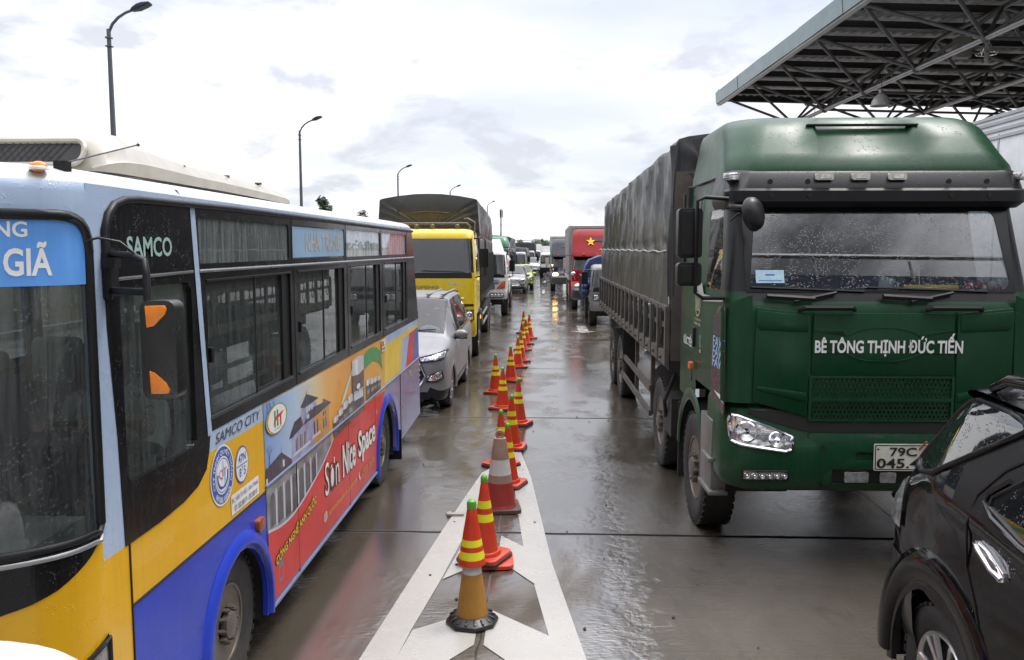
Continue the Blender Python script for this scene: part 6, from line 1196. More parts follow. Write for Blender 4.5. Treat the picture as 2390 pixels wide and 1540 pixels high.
# ================================================================ cars
def car_rings(spec, k=4, kj=3):
    """spec: stations (y, zs, hw, zbelt, hwb, zroof, hwr): body ring from sill over the belt to the roof centre line"""
    g = []
    for y, zs, hw, zb_, hwb, zr, hwr in spec:
        h = [(hw * .94, zs), (hw, zs + (zb_ - zs) * .22), (hw * 1.0, zs + (zb_ - zs) * .55), (hw * .985, zs + (zb_ - zs) * .86), (hwb, zb_), (hwb + (hwr - hwb) * .5, zb_ + (zr - zb_) * .5), (hwr + .01, zr - .07 * min(1, (zr - zb_) * 4)), (hwr * .86, zr - .018), (hwr * .45, zr - .003), (0, zr)]
        g.append([(-x, y, z) for x, z in h] + [(x, y, z) for x, z in h[-2::-1]])
    return dense2(g, k, kj), k, kj
P_GRID = {}
def car(label, loc, spec, wheels, r, glass_st, col, rz=0, cat='car', name='car', pillars=(), wheelw=.2, group=None, arch=.05, tail=None):
    """glass_st = (windscreen first/last station, side glass first/last station, rear glass first/last station)"""
    P = thing(name, label, cat, loc, rz, group); g, k, kj = car_rings(spec); W0 = max(s[2] for s in spec); (wa, wb), (sa, sb), (ra, rb) = glass_st
    def key(i, j):
        si = i // k; sj = j // kj; sj = min(sj, 17 - sj); p = g[i][j]; q = g[i + 1][j + 1]; cy, cz, cx_ = (p[1] + q[1]) / 2, (p[2] + q[2]) / 2, abs(p[0] + q[0]) / 2
        for wy in wheels:
            if (cy - wy) ** 2 + (cz - r) ** 2 < (r + arch) ** 2 and cx_ > W0 * .72: return None
        if wa <= si < wb and sj >= 6: return 'windscreen'
        if ra <= si < rb and sj >= 6: return 'rear_window'
        if sa <= si < sb and sj in (4, 5) and (j % kj or sj == 5 or True):
            for py, pw in pillars:
                if abs(cy - py) < pw: return 'window_trim'
            return 'side_window'
        if sj == 0 and (j % kj == 0 or j > 50): return 'sill'
        return 'body'
    C_ = cells(g, key); C_['body'].add(g[0], [tuple(range(len(g[0])))]); C_['body'].add(g[-1], [tuple(range(len(g[0])))])
    for nm, b in [(n_, q) for n_, b_ in C_.items() for q in (b_.halves() if n_ in ('side_window', 'window_trim', 'sill') else [b_])]: b.build(nm, {'body': col, 'window_trim': BLK, 'sill': BLK}.get(nm, CGL if nm == 'windscreen' else DGL), P, smooth=50)
    b = MB(); y0, y1 = spec[0][0] + .25, spec[-1][0] - .25; zr = max(s[5] for s in spec); b.box((0, (y0 + y1) / 2, .45), (W0 * 1.6, y1 - y0, .3))
    b.box((0, (y0 + y1) / 2 + .4, .85), (W0 * 1.7, (y1 - y0) * .55, .1))
    for s_ in (-1, 1): b.box((s_ * .36 * W0 / .85, (y0 + y1) / 2 + .15, 1.05), (.42, .12, .55), rx=-.15); b.box((s_ * .36 * W0 / .85, (y0 + y1) / 2 + .2, 1.36), (.22, .09, .16), rx=-.15)
    b.build('interior', INT, P, smooth=0, bevel=.03)
    for wy in wheels:
        for s_ in (-1, 1):
            wheel(P, s_ * (W0 - wheelw * .5 - .03), wy, r, wheelw, s_, 'car', r * .66)
            b = MB(); b.grid([[(s_ * (W0 - d), p[0], p[1]) for p in arc(wy, r, r + arch + .02, -10, 190, 16)] for d in (.015, .5)]); b.add([(s_ * (W0 - .48), p[0], p[1]) for p in arc(wy, r, r + arch + .02, -30, 210, 16)], [tuple(range(17))]); b.build('wheel_arch', DRK, P, smooth=60); b = MB(); b.grid([[(s_ * (W0 + e), wy + (p[0] - wy) * q, r + (p[1] - r) * q) for p in arc(wy, r, r + arch, -12, 192, 18)] for q, e in ((.95, -.02), (.97, .004), (1.10, .006), (1.18, -.012))]); b.build('wheel_arch_lip', [col], P, smooth=60)
    P_GRID[P.name] = g
    return P
def mirrors(P, x, y, z, col, sz=1):
    for s_ in (-1, 1):
        b = MB(); b.ball((s_ * (x + .12 * sz), y, z), .1 * sz, 12, 8, 0, (1.15, .6, .75)); b.box((s_ * (x + .02), y + .02, z - .06 * sz), (.16 * sz, .06, .03), 1); b.box((s_ * (x + .12 * sz), y + .02, z - .065 * sz), (.2 * sz, .08, .025), 1); b.build('door_mirror', [col, BLK], P, smooth=60)
def mpv_spec(w, h, l, steep=False):
    s = l / 4.35; q = h / 1.68; W = w / 2
    return [(0, .36, W * .70, .70 * q, W * .66, .76 * q, W * .5), (.05 * s, .24, W * .86, .86 * q, W * .80, .90 * q, W * .6), (.22 * s, .22, W * .97, .93 * q, W * .89, .97 * q, W * .66), (.55 * s, .22, W * .995, .97 * q, W * .91, 1.02 * q, W * .68), (.95 * s, .22, W, 1.0 * q, W * .92, 1.08 * q, W * .72), (1.1 * s, .22, W, 1.02 * q, W * .92, 1.13 * q, W * .78), (1.75 * s, .22, W, 1.04 * q, W * .93, 1.57 * q, W * .74), (1.95 * s, .22, W, 1.05 * q, W * .94, 1.64 * q, W * .75), (2.6 * s, .22, W, 1.06 * q, W * .94, 1.68 * q, W * .75), (3.5 * s, .22, W, 1.08 * q, W * .94, 1.67 * q, W * .74), (4.0 * s, .24, W * .99, 1.09 * q, W * .92, (1.665 if steep else 1.63) * q, W * .72), ((4.29 if steep else 4.22) * s, .28, W * .96, 1.09 * q, W * .88, (1.64 if steep else 1.52) * q, W * (.74 if steep else .68)), (4.35 * s, .36, W * .9, .98 * q, W * .84, 1.08 * q, W * .7)]
def mpv(label, loc, w, h, l, col, name='people_carrier', wb=(.88, 3.32), r=.32, rz=0, cat='car', steep=False):
    s = l / 4.35; q = h / 1.68; W = w / 2
    P = car(label, loc, mpv_spec(w, h, l, steep), (wb[0] * s, wb[1] * s), r, ((5, 7), (6, 10), (11, 11) if steep else (10, 12)), col, rz, cat, name, pillars=((2.35 * s, .035), (3.3 * s, .035), (1.6 * s, .02)))
    fs = projector(P_GRID[P.name], 'y')
    b = MB(); b.plate([(-.46, .48), (.46, .48), (.54, .60), (.44, .84 * q), (-.44, .84 * q), (-.54, .60)], [], fs, .004, .008, 1)
    for k in range(4): b.tube([fs(u, .54 + k * .075, .012) for u in (-.47, -.3, 0, .3, .47)], .013, 5, 0)
    b.tube([fs(*p, .012) for p in [(-.44, .85 * q), (-.55, .60), (-.46, .47), (0, .46), (.46, .47), (.55, .60), (.44, .85 * q)]], .018, 6, 0); b.lathe([(.06, 0, 0), (.045, .02, 0), (.001, .02, 0)], 16, c=fs(0, .82 * q, .012), axis='y'); b.build('grille', [CHR, BLK], P, smooth=40)
    for s_ in (-1, 1):
        lamp_unit(P, [(s_ * .47, .80 * q), (s_ * .45, .86 * q), (s_ * .70, .915 * q), (s_ * .80, .94 * q), (s_ * .825, .92 * q), (s_ * .81, .85 * q), (s_ * .70, .82 * q)], lambda u, v, h_: fs(u, v, h_ + .008))
        lamp_unit(P, [(s_ * .56, .52), (s_ * .62, .62), (s_ * .78, .68), (s_ * .80, .56), (s_ * .70, .52)], lambda u, v, h_: fs(u, v, h_ + .006), name='fog_lamp')
    b = MB(); b.plate([(-.6, .25), (.6, .25), (.66, .34), (-.66, .34)], [], fs, .004, .008); b.build('lower_grille', BLK, P, smooth=0)
    mirrors(P, W * .93, 1.42 * s, 1.07 * q, col)
    b = MB()
    for s_ in (-1, 1): b.tube([(s_ * W * .93, 1.3 * s, 1.06 * q), (s_ * W * .945, 2.6 * s, 1.075 * q), (s_ * W * .935, 3.9 * s, 1.10 * q)], .012, 6); b.tube([(s_ * (W + .005), 1.55 * s, .36), (s_ * (W + .005), 2.95 * s, .36)], .012, 5)
    for s_ in (-1, 1):
        for y in (2.2, 3.05): b.box((s_ * (W + .008), y * s, .92 * q), (.025, .15, .03))
    b.build('side_trim', CHR, P, smooth=50)
    b = MB(); b.add([(0, 1.9 * s, h - .0), (.03, 2.12 * s, h), (-.03, 2.12 * s, h), (0, 2.12 * s, h + .09)], [(0, 1, 3), (0, 3, 2), (1, 2, 3)]); b.build('aerial_fin', col, P, smooth=0)
    b = MB(); b.tube([(-.6, 1.13 * s, 1.16 * q), (-.05, 1.1 * s, 1.15 * q)], .008, 5); b.tube([(.0, 1.1 * s, 1.15 * q), (.55, 1.15 * s, 1.17 * q)], .008, 5); b.build('wiper', BLK, P)
    return P
mp = mpv('silver people carrier between the bus and the yellow truck', (-2.36, 12.05, 0), 1.74, 1.70, 4.35, SIL)
b = MB()
for s_ in (-.55, -.3, .3, .55): b.box((s_, 2.9, 1.70), (.05, 1.9, .012))
b.build('roof_groove', SIL, mp)
b = MB()
for k in range(5): b.ball((k * .05 - .1, .02 * (k % 2), .02 * math.sin(k)), .07, 8, 6)
tag(b.build('dashboard_cloth', M('cloth_white', (.6, .64, .66), .7), loc=(-1.95, 13.5, 1.14), smooth=50), 'white bundled cloth on the dashboard of the silver people carrier', 'cloth')
mpv('grey people carrier further up the left queue, in front of the lime taxi', (-2.05, 44.6, 0), 1.72, 1.52, 4.3, M('car_grey', (.26, .25, .23), .3, .6, coat=.6, dirt=.2))
mpv('lime yellow taxi peeping out behind the second grey people carrier', (-1.72, 49.3, 0), 1.62, 1.45, 4.2, M('taxi_lime', (.45, .58, .02), .3, coat=.5), name='taxi', cat='taxi')
mpv('pale silver car at the far end of the left queue', (-1.55, 79.0, 0), 1.7, 1.5, 4.2, M('car_pale', (.5, .5, .48), .3, .4, coat=.5))
mpv('tiny dark car in the distant gap between the queues', (-.35, 112.0, 0), 1.7, 1.5, 4.2, M('car_dark', (.05, .05, .055), .3, .4, coat=.5))
wc = mpv('white car at the bottom left corner, right in front of the bus', (-1.89, -2.06, 0), 1.72, 1.47, 4.2, WHT, wb=(.85, 3.2), steep=True)

# ================================================================ the black SUV at the right edge
SB = M('suv_black', (.004, .004, .005), .08, var=.3, drops=.35, spec=.4, streak=.25, streakcol=(.012, .012, .012))
SGL = M('suv_glass', (.010, .011, .012), .02, var=0, drops=.5, spec=1.0, coat=1.); SGL.node_tree.nodes['Principled BSDF'].inputs['IOR'].default_value = 1.75
SG = M('suv_grey_bumper', (.030, .030, .032), .28, coat=.4, drops=.4, dirt=.35, dirtcol=(.09, .085, .08))
W = .925
suv_spec = [(0, .45, .66, .80, .60, .88, .5), (.08, .36, .82, .92, .74, 1.0, .55), (.35, .34, .90, 1.04, .82, 1.13, .6), (.95, .34, .92, 1.10, .85, 1.20, .63), (1.15, .34, .92, 1.13, .86, 1.26, .68), (1.85, .34, .925, 1.18, .88, 1.74, .74), (2.05, .34, .925, 1.20, .89, 1.82, .77), (2.8, .34, .925, 1.25, .91, 1.86, .75), (3.55, .34, .925, 1.31, .92, 1.865, .75), (4.05, .36, .925, 1.35, .92, 1.845, .75), (4.20, .38, .92, 1.36, .91, 1.80, .745), (4.40, .40, .915, 1.35, .875, 1.60, .77), (4.56, .42, .90, 1.30, .84, 1.40, .74), (4.66, .46, .875, 1.16, .74, 1.22, .60), (4.70, .55, .80, .90, .68, .98, .55)]
suv = car('black SUV cut off by the right edge, its tail towards the green truck', (2.785, -.15, 0), suv_spec, (1.30, 4.06), .385, ((4, 6), (5, 9), (10, 12)), SB, 0, 'car', 'suv', pillars=((2.65, .05), (3.62, .28)), wheelw=.25, arch=.075)
sfp = projector(P_GRID[suv.name], '-x')
def suv_x(y, z): return -sfp(y, z, 0)[0]     # flank half-width from the body
def suv_plate(poly, h, mats, name, parent, sub=4, rim=None, m=0):
    bm = bmesh.new(); bm.faces.new([bm.verts.new((u, v, 0)) for u, v in poly]); bmesh.ops.triangulate(bm, faces=bm.faces)
    for _ in range(2): bmesh.ops.subdivide_edges(bm, edges=bm.edges, cuts=2, use_grid_fill=True)
    bmesh.ops.triangulate(bm, faces=bm.faces); bm.verts.index_update()
    b = MB(); b.add([(-(suv_x(v.co.x, v.co.y) + h), v.co.x, v.co.y) for v in bm.verts], [tuple(q.index for q in f.verts) for f in bm.faces]); bm.free()
    if rim: P_ = [Vector((u, v, 0)) for u, v in poly]; P_ = [p.lerp(q, t / 4) for p, q in zip(P_, P_[1:] + P_[:1]) for t in range(4)]; b.tube([(-(suv_x(p.x, p.y) + h), p.x, p.y) for p in P_ + P_[:1]], rim, 6, 1 if len(mats) > 1 else 0)
    return b.build(name, mats, parent, smooth=60)
yo = .15   # local y = road distance + .15
qw = [(4.50, 1.40), (4.42, 1.375), (4.34, 1.37), (4.18, 1.41), (3.90, 1.575), (3.64, 1.725), (3.62, 1.745), (3.66, 1.765), (3.80, 1.785), (4.08, 1.785), (4.16, 1.765), (4.34, 1.60)]
suv_plate(qw, .006, [SGL, BLK], 'quarter_window', suv, rim=.014)
suv_plate([(3.66, 1.40), (3.66, 1.44), (3.40, 1.64), (2.6, 1.68), (2.6, 1.30), (3.0, 1.305), (3.4, 1.34)], .007, [SGL, BLK], 'door_window', suv, rim=.012)
b = MB(); dl = lambda pts, h=.002: [(-(suv_x(u, v) + h), u, v) for u, v in pts]
b.tube(dl([(3.3, 1.74), (3.45, 1.70), (3.66, 1.56), (3.78, 1.42), (3.805, 1.28), (3.80, 1.08), (3.70, .95), (3.62, .8), (3.58, .5)]), .006, 4); b.tube(dl([(4.60, 1.0), (4.45, .90), (4.30, .80)]), .005, 4); b.tube(dl([(4.50, 1.39), (4.36, 1.36), (4.2, 1.385), (3.5, 1.80)], .001), .006, 4); b.build('body_seam', SEAM, suv, smooth=0)
b = MB(); b.tube(dl([(2.4, 1.265), (3.0, 1.29), (3.4, 1.325), (3.62, 1.365), (3.705, 1.41), (3.70, 1.45), (3.60, 1.53)], .008), .013, 6); b.build('window_moulding', M('moulding_black', (.02, .02, .02), .25), suv, smooth=60)
sf = lambda u, v, h: (-(suv_x(u, v) + h), u, v)
b = MB(); q = [(3.735, 1.20), (3.73, 1.232), (3.69, 1.242), (3.61, 1.222), (3.505, 1.17), (3.495, 1.135), (3.53, 1.122), (3.61, 1.14), (3.69, 1.168)]; b.plate(q, [], sf, 0, .012); b.tube([sf(3.72, 1.222, .015), sf(3.66, 1.208, .032), sf(3.56, 1.163, .032), sf(3.51, 1.142, .015)], .011, 8); b.plate(ell(3.60, 1.175, .05, .025, 14), [], sf, .012, .014, 1); b.build('door_handle', [CHR, SIL], suv, smooth=45, bevel=.003)
b = MB(); cc = arc(4.06, .385, .50, 205, -8, 24); b.grid([[(-(W + h), 4.06 + (p[0] - 4.06) * k, .385 + (p[1] - .385) * k) for p in cc] for k, h in ((1.32, -.02), (1.27, .006), (1.14, .02), (1.0, .02), (.96, .0), (.93, -.06))]); b.build('wheel_arch_flare', SB, suv, smooth=60)
b = MB(); b.grid([[(-(suv_x(min(y, 4.69), z) + .006), y, z) for y in (4.30, 4.4, 4.5, 4.6, 4.66, 4.69)] for z in (.44, .55, .7, .8, .88)]); b.grid([[(x, 4.705 + .02 * (1 - (x / .9) ** 2), z) for x in (-.8, -.4, 0, .4, .8)] for z in (.44, .6, .85)]); b.ball((-.84, 4.70, .66), .022, 8, 6); b.build('rear_bumper', SG, suv, smooth=60)
for s_ in (-1, 1):
    b = MB(); b.grid([[(s_ * (suv_x(min(y, 4.6), z) + .012 - max(0, y - 4.62) * 1.2), y + .02, z) for y in (4.48, 4.56, 4.62, 4.70, 4.74)] for z in (1.02, 1.08, 1.16, 1.23, 1.26)]); b.build('tail_lamp', [LMP], suv, smooth=60)
b = MB(); g_ = [[(x, y + .06 * (abs(x) / .68) ** 2 * (-1), z - .03 * (abs(x) / .7) ** 2) for x in [-.77 + .11 * k for k in range(15)]] for y, z in ((3.75, 1.852), (3.95, 1.858), (4.1, 1.868), (4.21, 1.862), (4.24, 1.848), (4.23, 1.832), (4.15, 1.815), (4.0, 1.78))]; b.grid(dense2(g_, 2, 1)); b.build('roof_spoiler', SB, suv, smooth=50)
for s_ in (-1, 1): b = MB(); b.tube([(s_ * .73, 4.02, 1.85), (s_ * .74, 3.86, 1.91), (s_ * .75, 3.5, 1.935), (s_ * .75, 2.4, 1.93), (s_ * .73, 2.2, 1.85)], [.02, .03, .024, .024, .02], 10); b.build('roof_rail', SB, suv, smooth=60)
mirrors(suv, .9, 1.5, 1.2, SB)
# ================================================================ toll canopy (space frame) at the right
CT = thing('toll_canopy', 'grey steel toll station canopy on an open space frame, top right', 'canopy', (5.32, 27.0, 0), R(2.2))
FAS = M('fascia_grey', (.20, .27, .30), .35, .3, streak=.3, streakcol=(.16, .20, .20), var=.1)
DECK = M('deck_underside', (.42, .42, .425), .5, .3, dirt=.4, dirtcol=(.05, .05, .05), var=.15)
STL = M('frame_steel', (.13, .13, .135), .45, .4, dirt=.3); PUR = M('purlin_dark', (.055, .055, .058), .6, .2); CHD = M('chord_pipe', (.34, .34, .35), .3, .7, dirt=.2)
cw_, cl_ = 17.0, 23.0         # local x to the right, local y towards the camera is negative
b = MB(); n = 300
b.grid([[(.05 + (cw_ - .05) * 1.0 * i / n, y, 7.28 - .024 * (cw_ * i / n) + (.03 if i % 4 in (1, 2) else 0)) for i in range(n + 1)] for y in (0, -cl_)]); b.build('roof_deck', DECK, CT, smooth=0)
def slab(b, p0, p1, p2, p3, t):
    q = [Vector(p) for p in (p0, p1, p2, p3)]; nrm = (q[1] - q[0]).cross(q[3] - q[0]).normalized() * t; b.add([*q, *[v + nrm for v in q]], [(3, 2, 1, 0), (4, 5, 6, 7), (0, 1, 5, 4), (1, 2, 6, 5), (2, 3, 7, 6), (3, 0, 4, 7)])
for k in range(9):            # sheet-metal fascia, each sheet slightly out of true
    b = MB(); y0, y1 = -cl_ * k / 9, -cl_ * (k + 1) / 9 + .012; e = .012 * math.sin(k * 2.3); slab(b, (-.02 + e, y0, 7.0), (-.02 - e, y1, 7.0), (-.05 - e, y1, 7.36), (-.05 + e, y0, 7.36 + e), .03); b.build('fascia', FAS, CT, smooth=0)
b = MB(); b.box((.04, -cl_ / 2, 6.98), (.12, cl_, .05)); b.build('gutter', GALV, CT)
b = MB(); b.box((cw_ / 2, .03, 7.14), (cw_, .05, .22), ry=.024); b.build('rear_fascia', PUR, CT)
for k in range(19):
    y = -.15 - k * 1.25; b = MB(); b.box((cw_ / 2 + .1, y, 7.14 - .024 * cw_ / 2), (cw_, .09, .16), ry=.024); b.box((cw_ / 2 + .1, y - .05, 7.07 - .024 * cw_ / 2), (cw_, .10, .02), ry=.024); b.build('purlin', PUR, CT, smooth=0)
NX, NYY = 6, 9; tp = lambda i, j: (.12 + i * 2.6, -.75 - j * 2.5, 7.02 - .062 * i); bt = lambda i, j: (1.75 + i * 2.6, -2.0 - j * 2.5, 6.1 - .062 * i)
for i in range(NX):
    b = MB(); b.tube([(bt(i, 0)[0], -1.2, bt(i, 0)[2]), (bt(i, 0)[0], -cl_ + .6, bt(i, 0)[2])], .052, 10); b.build('truss_chord', CHD, CT, smooth=50)
    b = MB(); b.tube([(tp(i, 0)[0], -.2, tp(i, 0)[2]), (tp(i, 0)[0], -cl_ + .3, tp(i, 0)[2])], .05, 8); b.build('top_chord', STL, CT, smooth=50)
    for j in range(NYY - 1):
        b = MB(); c = bt(i, j)
        for di in (0, 1):
            for dj in (0, 1): b.tube([tp(i + di, j + dj), c], .037, 8)
        if i + 1 < NX: b.tube([c, bt(i + 1, j)], .032, 8)
        b.ball(c, .085, 10, 8); b.build('truss_brace', STL, CT, smooth=50)
for y in (-4.5, -14.5):
    b = MB(); b.tube([(8.2, y, 0), (8.2, y, 5.75)], .22, 20); b.box((8.2, y, .5), (.9, .9, 1.0))
    for dx, dy in ((-1.25, -1.25), (1.25, -1.25), (1.25, 1.25), (-1.25, 1.25)): b.tube([(8.2, y, 4.9), (8.25 + dx, y + dy, 5.9)], .07, 8)
    b.build('column', STL, CT, smooth=50)
EN = M('enamel_shade', (.42, .42, .40), .35, dirt=.4, coat=.2)
def world(l): c, s = math.cos(R(2.2)), math.sin(R(2.2)); return (5.32 + l[0] * c - l[1] * s, 27.0 + l[0] * s + l[1] * c, l[2])
def pendant(label, loc, top, bare):
    P = thing('pendant_lamp', label, 'lamp', loc); h = top - loc[2]
    if not bare: P.scale = (.72, .72, .72); h /= .72
    b = MB(); b.tube([(0, 0, .36), (.02, 0, h * .6), (.05, .02, h)], .009, 6); b.build('cable', BLK, P)
    b = MB(); b.lathe([(.055, .46), (.06, .36), (.085, .34), (.09, .32)] if not bare else [(.045, .40), (.05, .30), (.03, .29)], 20); b.build('lamp_cap', GALV if not bare else CHR, P, smooth=40)
    if not bare: b = MB(); b.lathe([(.09, .33), (.17, .27), (.24, .16), (.275, .02), (.285, 0), (.27, .0), (.22, .15), (.08, .3)], 28, caps=False); b.build('lamp_shade', EN, P, smooth=50)
    else:
        b = MB(); b.tube([(.2 * math.cos(a * math.pi / 12), .2 * math.sin(a * math.pi / 12), .08) for a in range(25)], .012, 6, caps=False); 
        for a in (0, 1.6, 3.2, 4.7): b.tube([(.04 * math.cos(a), .04 * math.sin(a), .32), (.2 * math.cos(a), .2 * math.sin(a), .08)], .008, 5)
        b.build('lamp_ring', CHR, P, smooth=50)
    b = MB(); r_ = .05
    if bare:
        for k in range(4): b.tube([(.03 * math.cos(k * 1.57), .03 * math.sin(k * 1.57), .3), (.03 * math.cos(k * 1.57), .03 * math.sin(k * 1.57), -.12)], .02, 8)
    else: b.ball((0, 0, .14), .06, 12, 8, 0, (1, 1, 1.5))
    b.build('bulb', M('bulb_glass', (.75, .76, .75), .12), P, smooth=50)
pendant('white enamel bell lamp hanging on a cable under the canopy', (6.92, 18.0, 5.44), 6.85, False)
pendant('bare fluorescent lamp with a broken shade ring hanging below a canopy node', (9.03, 18.0, 6.40), 6.85, True)
b = MB(); b.box((0, 0, 0), (.32, .2, .42)); b.tube([(0, 0, .2), (.02, 0, .62)], .012, 6); tag(b.build('junction_box', M('box_cream', (.35, .34, .30), .5, dirt=.4), loc=(8.62, 18.2, 6.65), bevel=.02), 'cream junction box hung from the canopy frame near the bare lamp', 'electrical box')
b = MB(); b.box((0, 0, 0), (.26, .2, .34)); b.tube([(0, 0, .17), (0, 0, 1.0)], .01, 6); tag(b.build('floodlight', M('flood_dark', (.12, .12, .12), .5), loc=(8.05, 26.0, 5.93), bevel=.02), 'dark floodlight housing hanging from the far edge of the canopy', 'floodlight')

# ================================================================ street lamps along the left side
LPO = M('lamp_post_grey', (.12, .135, .15), .4, .5); LHD = M('lamp_head_blue', (.03, .035, .06), .35, .3)
def street_lamp():
    P = thing('street_lamp', 'x', 'street lamp', group='street lamps along the left verge')
    b = MB(); b.tube([(0, 0, 0), (0, 0, 9.0)], .115, 12, r2=.06); b.box((0, 0, .15), (.4, .4, .3)); b.box((0, 0, 8.75), (.17, .17, .04)); b.box((0, 0, 8.5), (.18, .18, .03)); b.build('pole', LPO, P, smooth=40)
    b = MB(); b.tube([(0, 0, 8.9), (.12, 0, 9.15), (.30, 0, 9.34), (.52, 0, 9.48), (.75, 0, 9.57)], .045, 8); b.build('arm', LPO, P, smooth=60)
    b = MB(); q = [(.70, 9.53), (.76, 9.62), (.90, 9.72), (1.05, 9.77), (1.28, 9.79), (1.29, 9.73), (1.15, 9.65), (.95, 9.56)]; b.prism(q, lambda u, v, h: (u, h, v), -.15, .15); b.build('lamp_head', LHD, P, bevel=.03)
    return P
LL = [(-13.2, 25.0, 1.0, 'nearest and tallest street lamp, standing over the bus roof'), (-13.95, 46.6, 1.0, 'second street lamp, over the tail of the bus roof unit'), (-13.38, 73.8, 1.0, 'third street lamp, left of the yellow truck tarpaulin top'), (-11.57, 97.7, 1.0, 'fourth street lamp, its arm showing over the yellow truck tarpaulin'), (-9.64, 131.0, 1.0, 'fifth and smallest street lamp, right of the yellow truck tarpaulin')]
pr_ = street_lamp()
for i, (x, y, s_, lb) in enumerate(LL):
    o = pr_ if i == 0 else copy_tree(pr_); o.location = (x, y, 0); o['label'] = lb
pr_.rotation_euler = (0, 0, R(4))
# far mast and utility poles with wires
P = thing('antenna_mast', 'slim guyed antenna mast far away above the truck roofs', 'mast', (-17.2, 300, 0)); b = MB(); b.tube([(0, 0, 0), (0, 0, 12.5)], .35, 6, r2=.25); b.build('mast_shaft', GALV, P); b = MB()
for a in range(3): b.box((.5 * math.cos(a * 2.1), .5 * math.sin(a * 2.1), 14.5), (.35, .35, 2.6))
b.tube([(0, 0, 12.3), (0, 0, 16.2)], .25, 6); b.build('antenna_panel', LPO, P)
b = MB()
for a in range(3): b.tube([(0, 0, 11.5), (5 * math.cos(a * 2.1 + .4), 5 * math.sin(a * 2.1 + .4), 0)], .05, 4)
b.build('guy_wire', LPO, P)
P = thing('utility_pole', 'far utility pole with a crossarm at the end of the road', 'pole', (-16.8, 500, 0)); b = MB(); b.tube([(0, 0, 0), (0, 0, 7.2)], .28, 8); b.build('pole', LPO, P); b = MB(); b.box((0, 0, 6.6), (4.2, .3, .25)); b.box((.5, 0, 5.9), (2.4, .3, .2)); b.build('crossarm', LPO, P)
b = MB()
for z, dx in ((6.7, -1.8), (6.75, 0), (6.7, 1.8)): b.tube([(-60 + dx, 560, z + 1), (-40 + dx, 530, z - .6), (-16.8 + dx, 500, z), (-2 + dx, 470, z - 1.2), (14 + dx, 440, z + 2.5)], .06, 4)
tag(b.build('power_line', BLK), 'thin power lines strung across the far end of the road', 'power line')

# ================================================================ trees
def leafmat(n, c1, c2):
    m, t, b_ = nodes_of(n); c = mix(t, ramp(t, noise(t, 1.6, 4), (.35, 0), (.65, 1)), c1, c2); t.links.new(c, b_.inputs['Base Color']); b_.inputs['Roughness'].default_value = .6; return m
LF1 = leafmat('leaves_dark', (.018, .035, .014), (.05, .085, .03)); LF2 = leafmat('leaves_olive', (.03, .04, .022), (.07, .09, .04)); BRK = M('bark', (.09, .075, .06), .9, bmp=(20, .02))
def tree(label, loc, h, rad, seed, mat, n=2600, leaf=.16, conic=.0, group='trees beyond the queues'):
    rr_ = random.Random(seed); P = thing('tree', label, 'tree', loc, group=group); b = MB(); b.tube([(0, 0, 0), (.05, 0, h * .3), (0, .05, h * .75)], [.16, .11, .04], 8); blobs = []
    for k in range(13):
        z = h * rr_.uniform(.42, .96); t = (z / h - .42) / .54; rmax = rad * (1 - conic * t) * (1 - .5 * t * t); a = rr_.uniform(0, 6.28); d = rmax * rr_.uniform(.2, .75); c = Vector((d * math.cos(a), d * math.sin(a), z)); blobs.append((c, rad * rr_.uniform(.25, .42))); b.tube([(0, 0, z * .72), tuple(c)], .03, 5, r2=.012)
    b.build('trunk', BRK, P, smooth=50); b = MB()
    for _ in range(n):
        c, r_ = rr_.choice(blobs); v = Vector((rr_.gauss(0, 1), rr_.gauss(0, 1), rr_.gauss(0, .8))).normalized() * r_ * rr_.uniform(.45, 1.08); p = c + v; d1 = Vector((rr_.gauss(0, 1), rr_.gauss(0, 1), rr_.gauss(0, .6))).normalized(); d2 = d1.orthogonal().normalized(); s_ = leaf * rr_.uniform(.6, 1.3)
        b.add([p - d1 * s_, p + d2 * s_ * .45, p + d1 * s_, p - d2 * s_ * .45], [(0, 1, 2, 3)])
    b.build('crown', mat, P, smooth=0); return P
tree('slender dark tree top showing over the middle of the bus roof', (-16.3, 60, 0), 6.3, 1.3, 5, LF1, 1500, .14, .6)
tree('low tree top showing over the tail end of the bus roof', (-15.6, 70, 0), 5.6, 1.2, 6, LF2, 1200, .14, .4)
rt2 = random.Random(11)
for k, (x, y, h, lb) in enumerate(((-20, 410, 6.0, 'small bush left of the far utility pole'), (-14.5, 420, 5.6, 'small bush right of the far utility pole'), (-4.2, 330, 5.0, 'bushy tree at the foot of the far palm'), (-1.0, 300, 4.6, 'dark tree between the far palm and the black tractor'))):
    tree(lb, (x, y, 0), h, 3.4, 30 + k, LF1 if k > 1 else LF2, 700, .5)
P = thing('palm_tree', 'windblown palm far off, left of the black tractor unit', 'palm tree', (-2.6, 260, 0)); b = MB(); b.tube([(0, 0, 0), (.2, 0, 2.4), (.1, 0, 4.6)], .16, 8); b.build('trunk', BRK, P); b = MB()
for k in range(26):
    a = rt2.uniform(0, 6.28); l = rt2.uniform(1.5, 2.4); up_ = rt2.uniform(-.2, .9)
    pts_ = [Vector((.1 + (math.cos(a) * .75 - .35) * l * t, math.sin(a) * l * t, 4.6 + up_ * l * t - 1.1 * l * t * t * .6)) for t in (0, .33, .66, 1)]
    for p, q in zip(pts_, pts_[1:]):
        d = (q - p).normalized(); s_ = d.cross(Vector((0, 0, 1))).normalized()
        for e in range(5):
            c = p.lerp(q, e / 5)
            for sg in (-1, 1): b.add([c, c + d * .12, c + s_ * sg * .55 + d * .25 - Vector((0, 0, .22))], [(0, 1, 2)])
b.build('crown', LF1, P, smooth=0)
b = MB(); rr3 = random.Random(9)
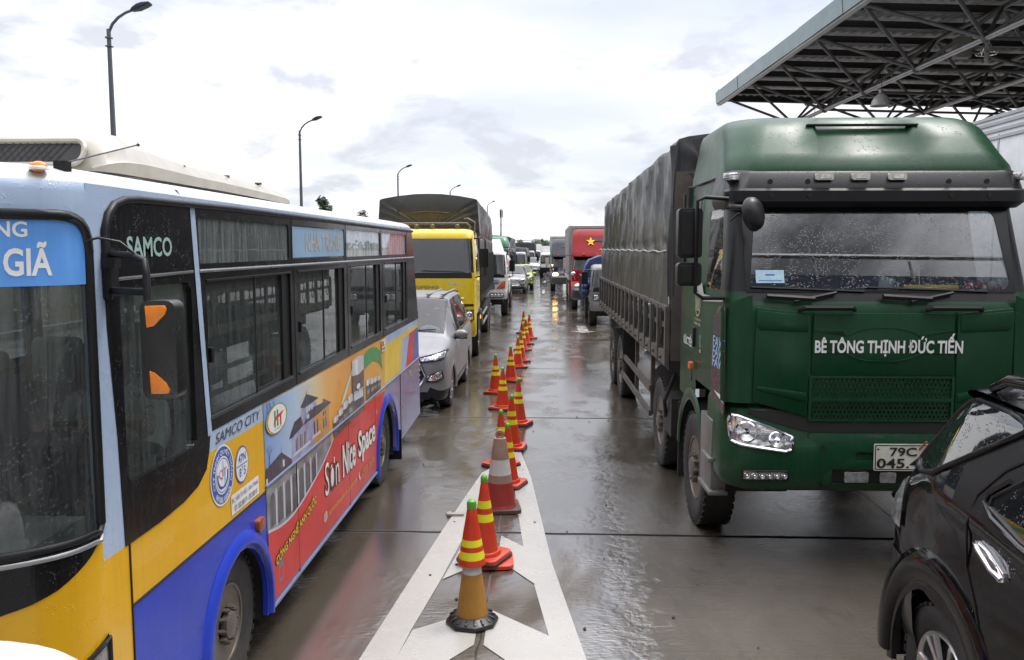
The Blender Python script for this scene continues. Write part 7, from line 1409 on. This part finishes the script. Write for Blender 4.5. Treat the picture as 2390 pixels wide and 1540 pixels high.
for k in range(260):
    x = rr3.uniform(-420, 420); 
    if -26 < x < 22: continue
    y = 620 + rr3.uniform(-40, 60); h = rr3.uniform(3, 8.5)
    for e in range(14):
        p = Vector((x + rr3.gauss(0, 3), y + rr3.gauss(0, 2), rr3.uniform(0, h))); s_ = rr3.uniform(.8, 1.8); b.add([p + Vector((-s_, 0, 0)), p + Vector((0, .4, s_)), p + Vector((s_, 0, .2)), p + Vector((0, -.4, -s_ * .8))], [(0, 1, 2, 3)])
tag(b.build('tree_line', LF2, smooth=0), 'low dark line of distant trees on the horizon', 'trees', kind='stuff')

# ================================================================ toll gantry behind the photographer (the glass of the queue mirrors it)
TG_ = thing('toll_gantry', 'dark toll gantry roof mirrored in the green truck windscreen', 'gantry', (0, -3.2, 0)); NAVY = M('gantry_navy', (.03, .04, .08), .5)
b = MB(); b.box((1.0, -3.5, 8.0), (26, 7.0, .5)); b.box((1.0, .02, 7.9), (26, .06, 1.4)); b.build('gantry_roof', NAVY, TG_)
for x in (-11.5, 4.9, 13.5):
    b = MB(); b.tube([(x, -1.5, 0), (x, -1.5, 7.8)], .25, 12); b.build('column', NAVY, TG_, smooth=50)
b = MB(); b.tube([(-12, .1, 9.0), (14, .1, 9.0)], .05, 6)
for k in range(14): b.tube([(-12 + k * 2, .1, 8.5), (-12 + k * 2, .1, 9.0)], .03, 5)
b.build('railing', GALV, TG_)
for x in (-1.2, 2.45):
    P = thing('lane_sign', 'lit lane sign with a green arrow, mirrored in the windscreen at the %s side' % ('left' if x < 0 else 'right'), 'lane sign', (x, -3.1, 8.3), group='lane signs on the toll gantry')
    b = MB(); b.box((0, 0, .3), (1.3, .2, 1.3)); b.build('sign_case', BLK, P, bevel=.02); b = MB(); f_ = lambda u, v, h: (u, .102 + h, v); b.plate([(-.06, .85), (.06, .85), (.06, .35), (.2, .5), (.2, .35), (0, .1), (-.2, .35), (-.2, .5), (-.06, .35)], [], f_, 0, .01); b.build('arrow', M('led_green', (.05, .9, .35), .4, emit=3.0), P, smooth=0)
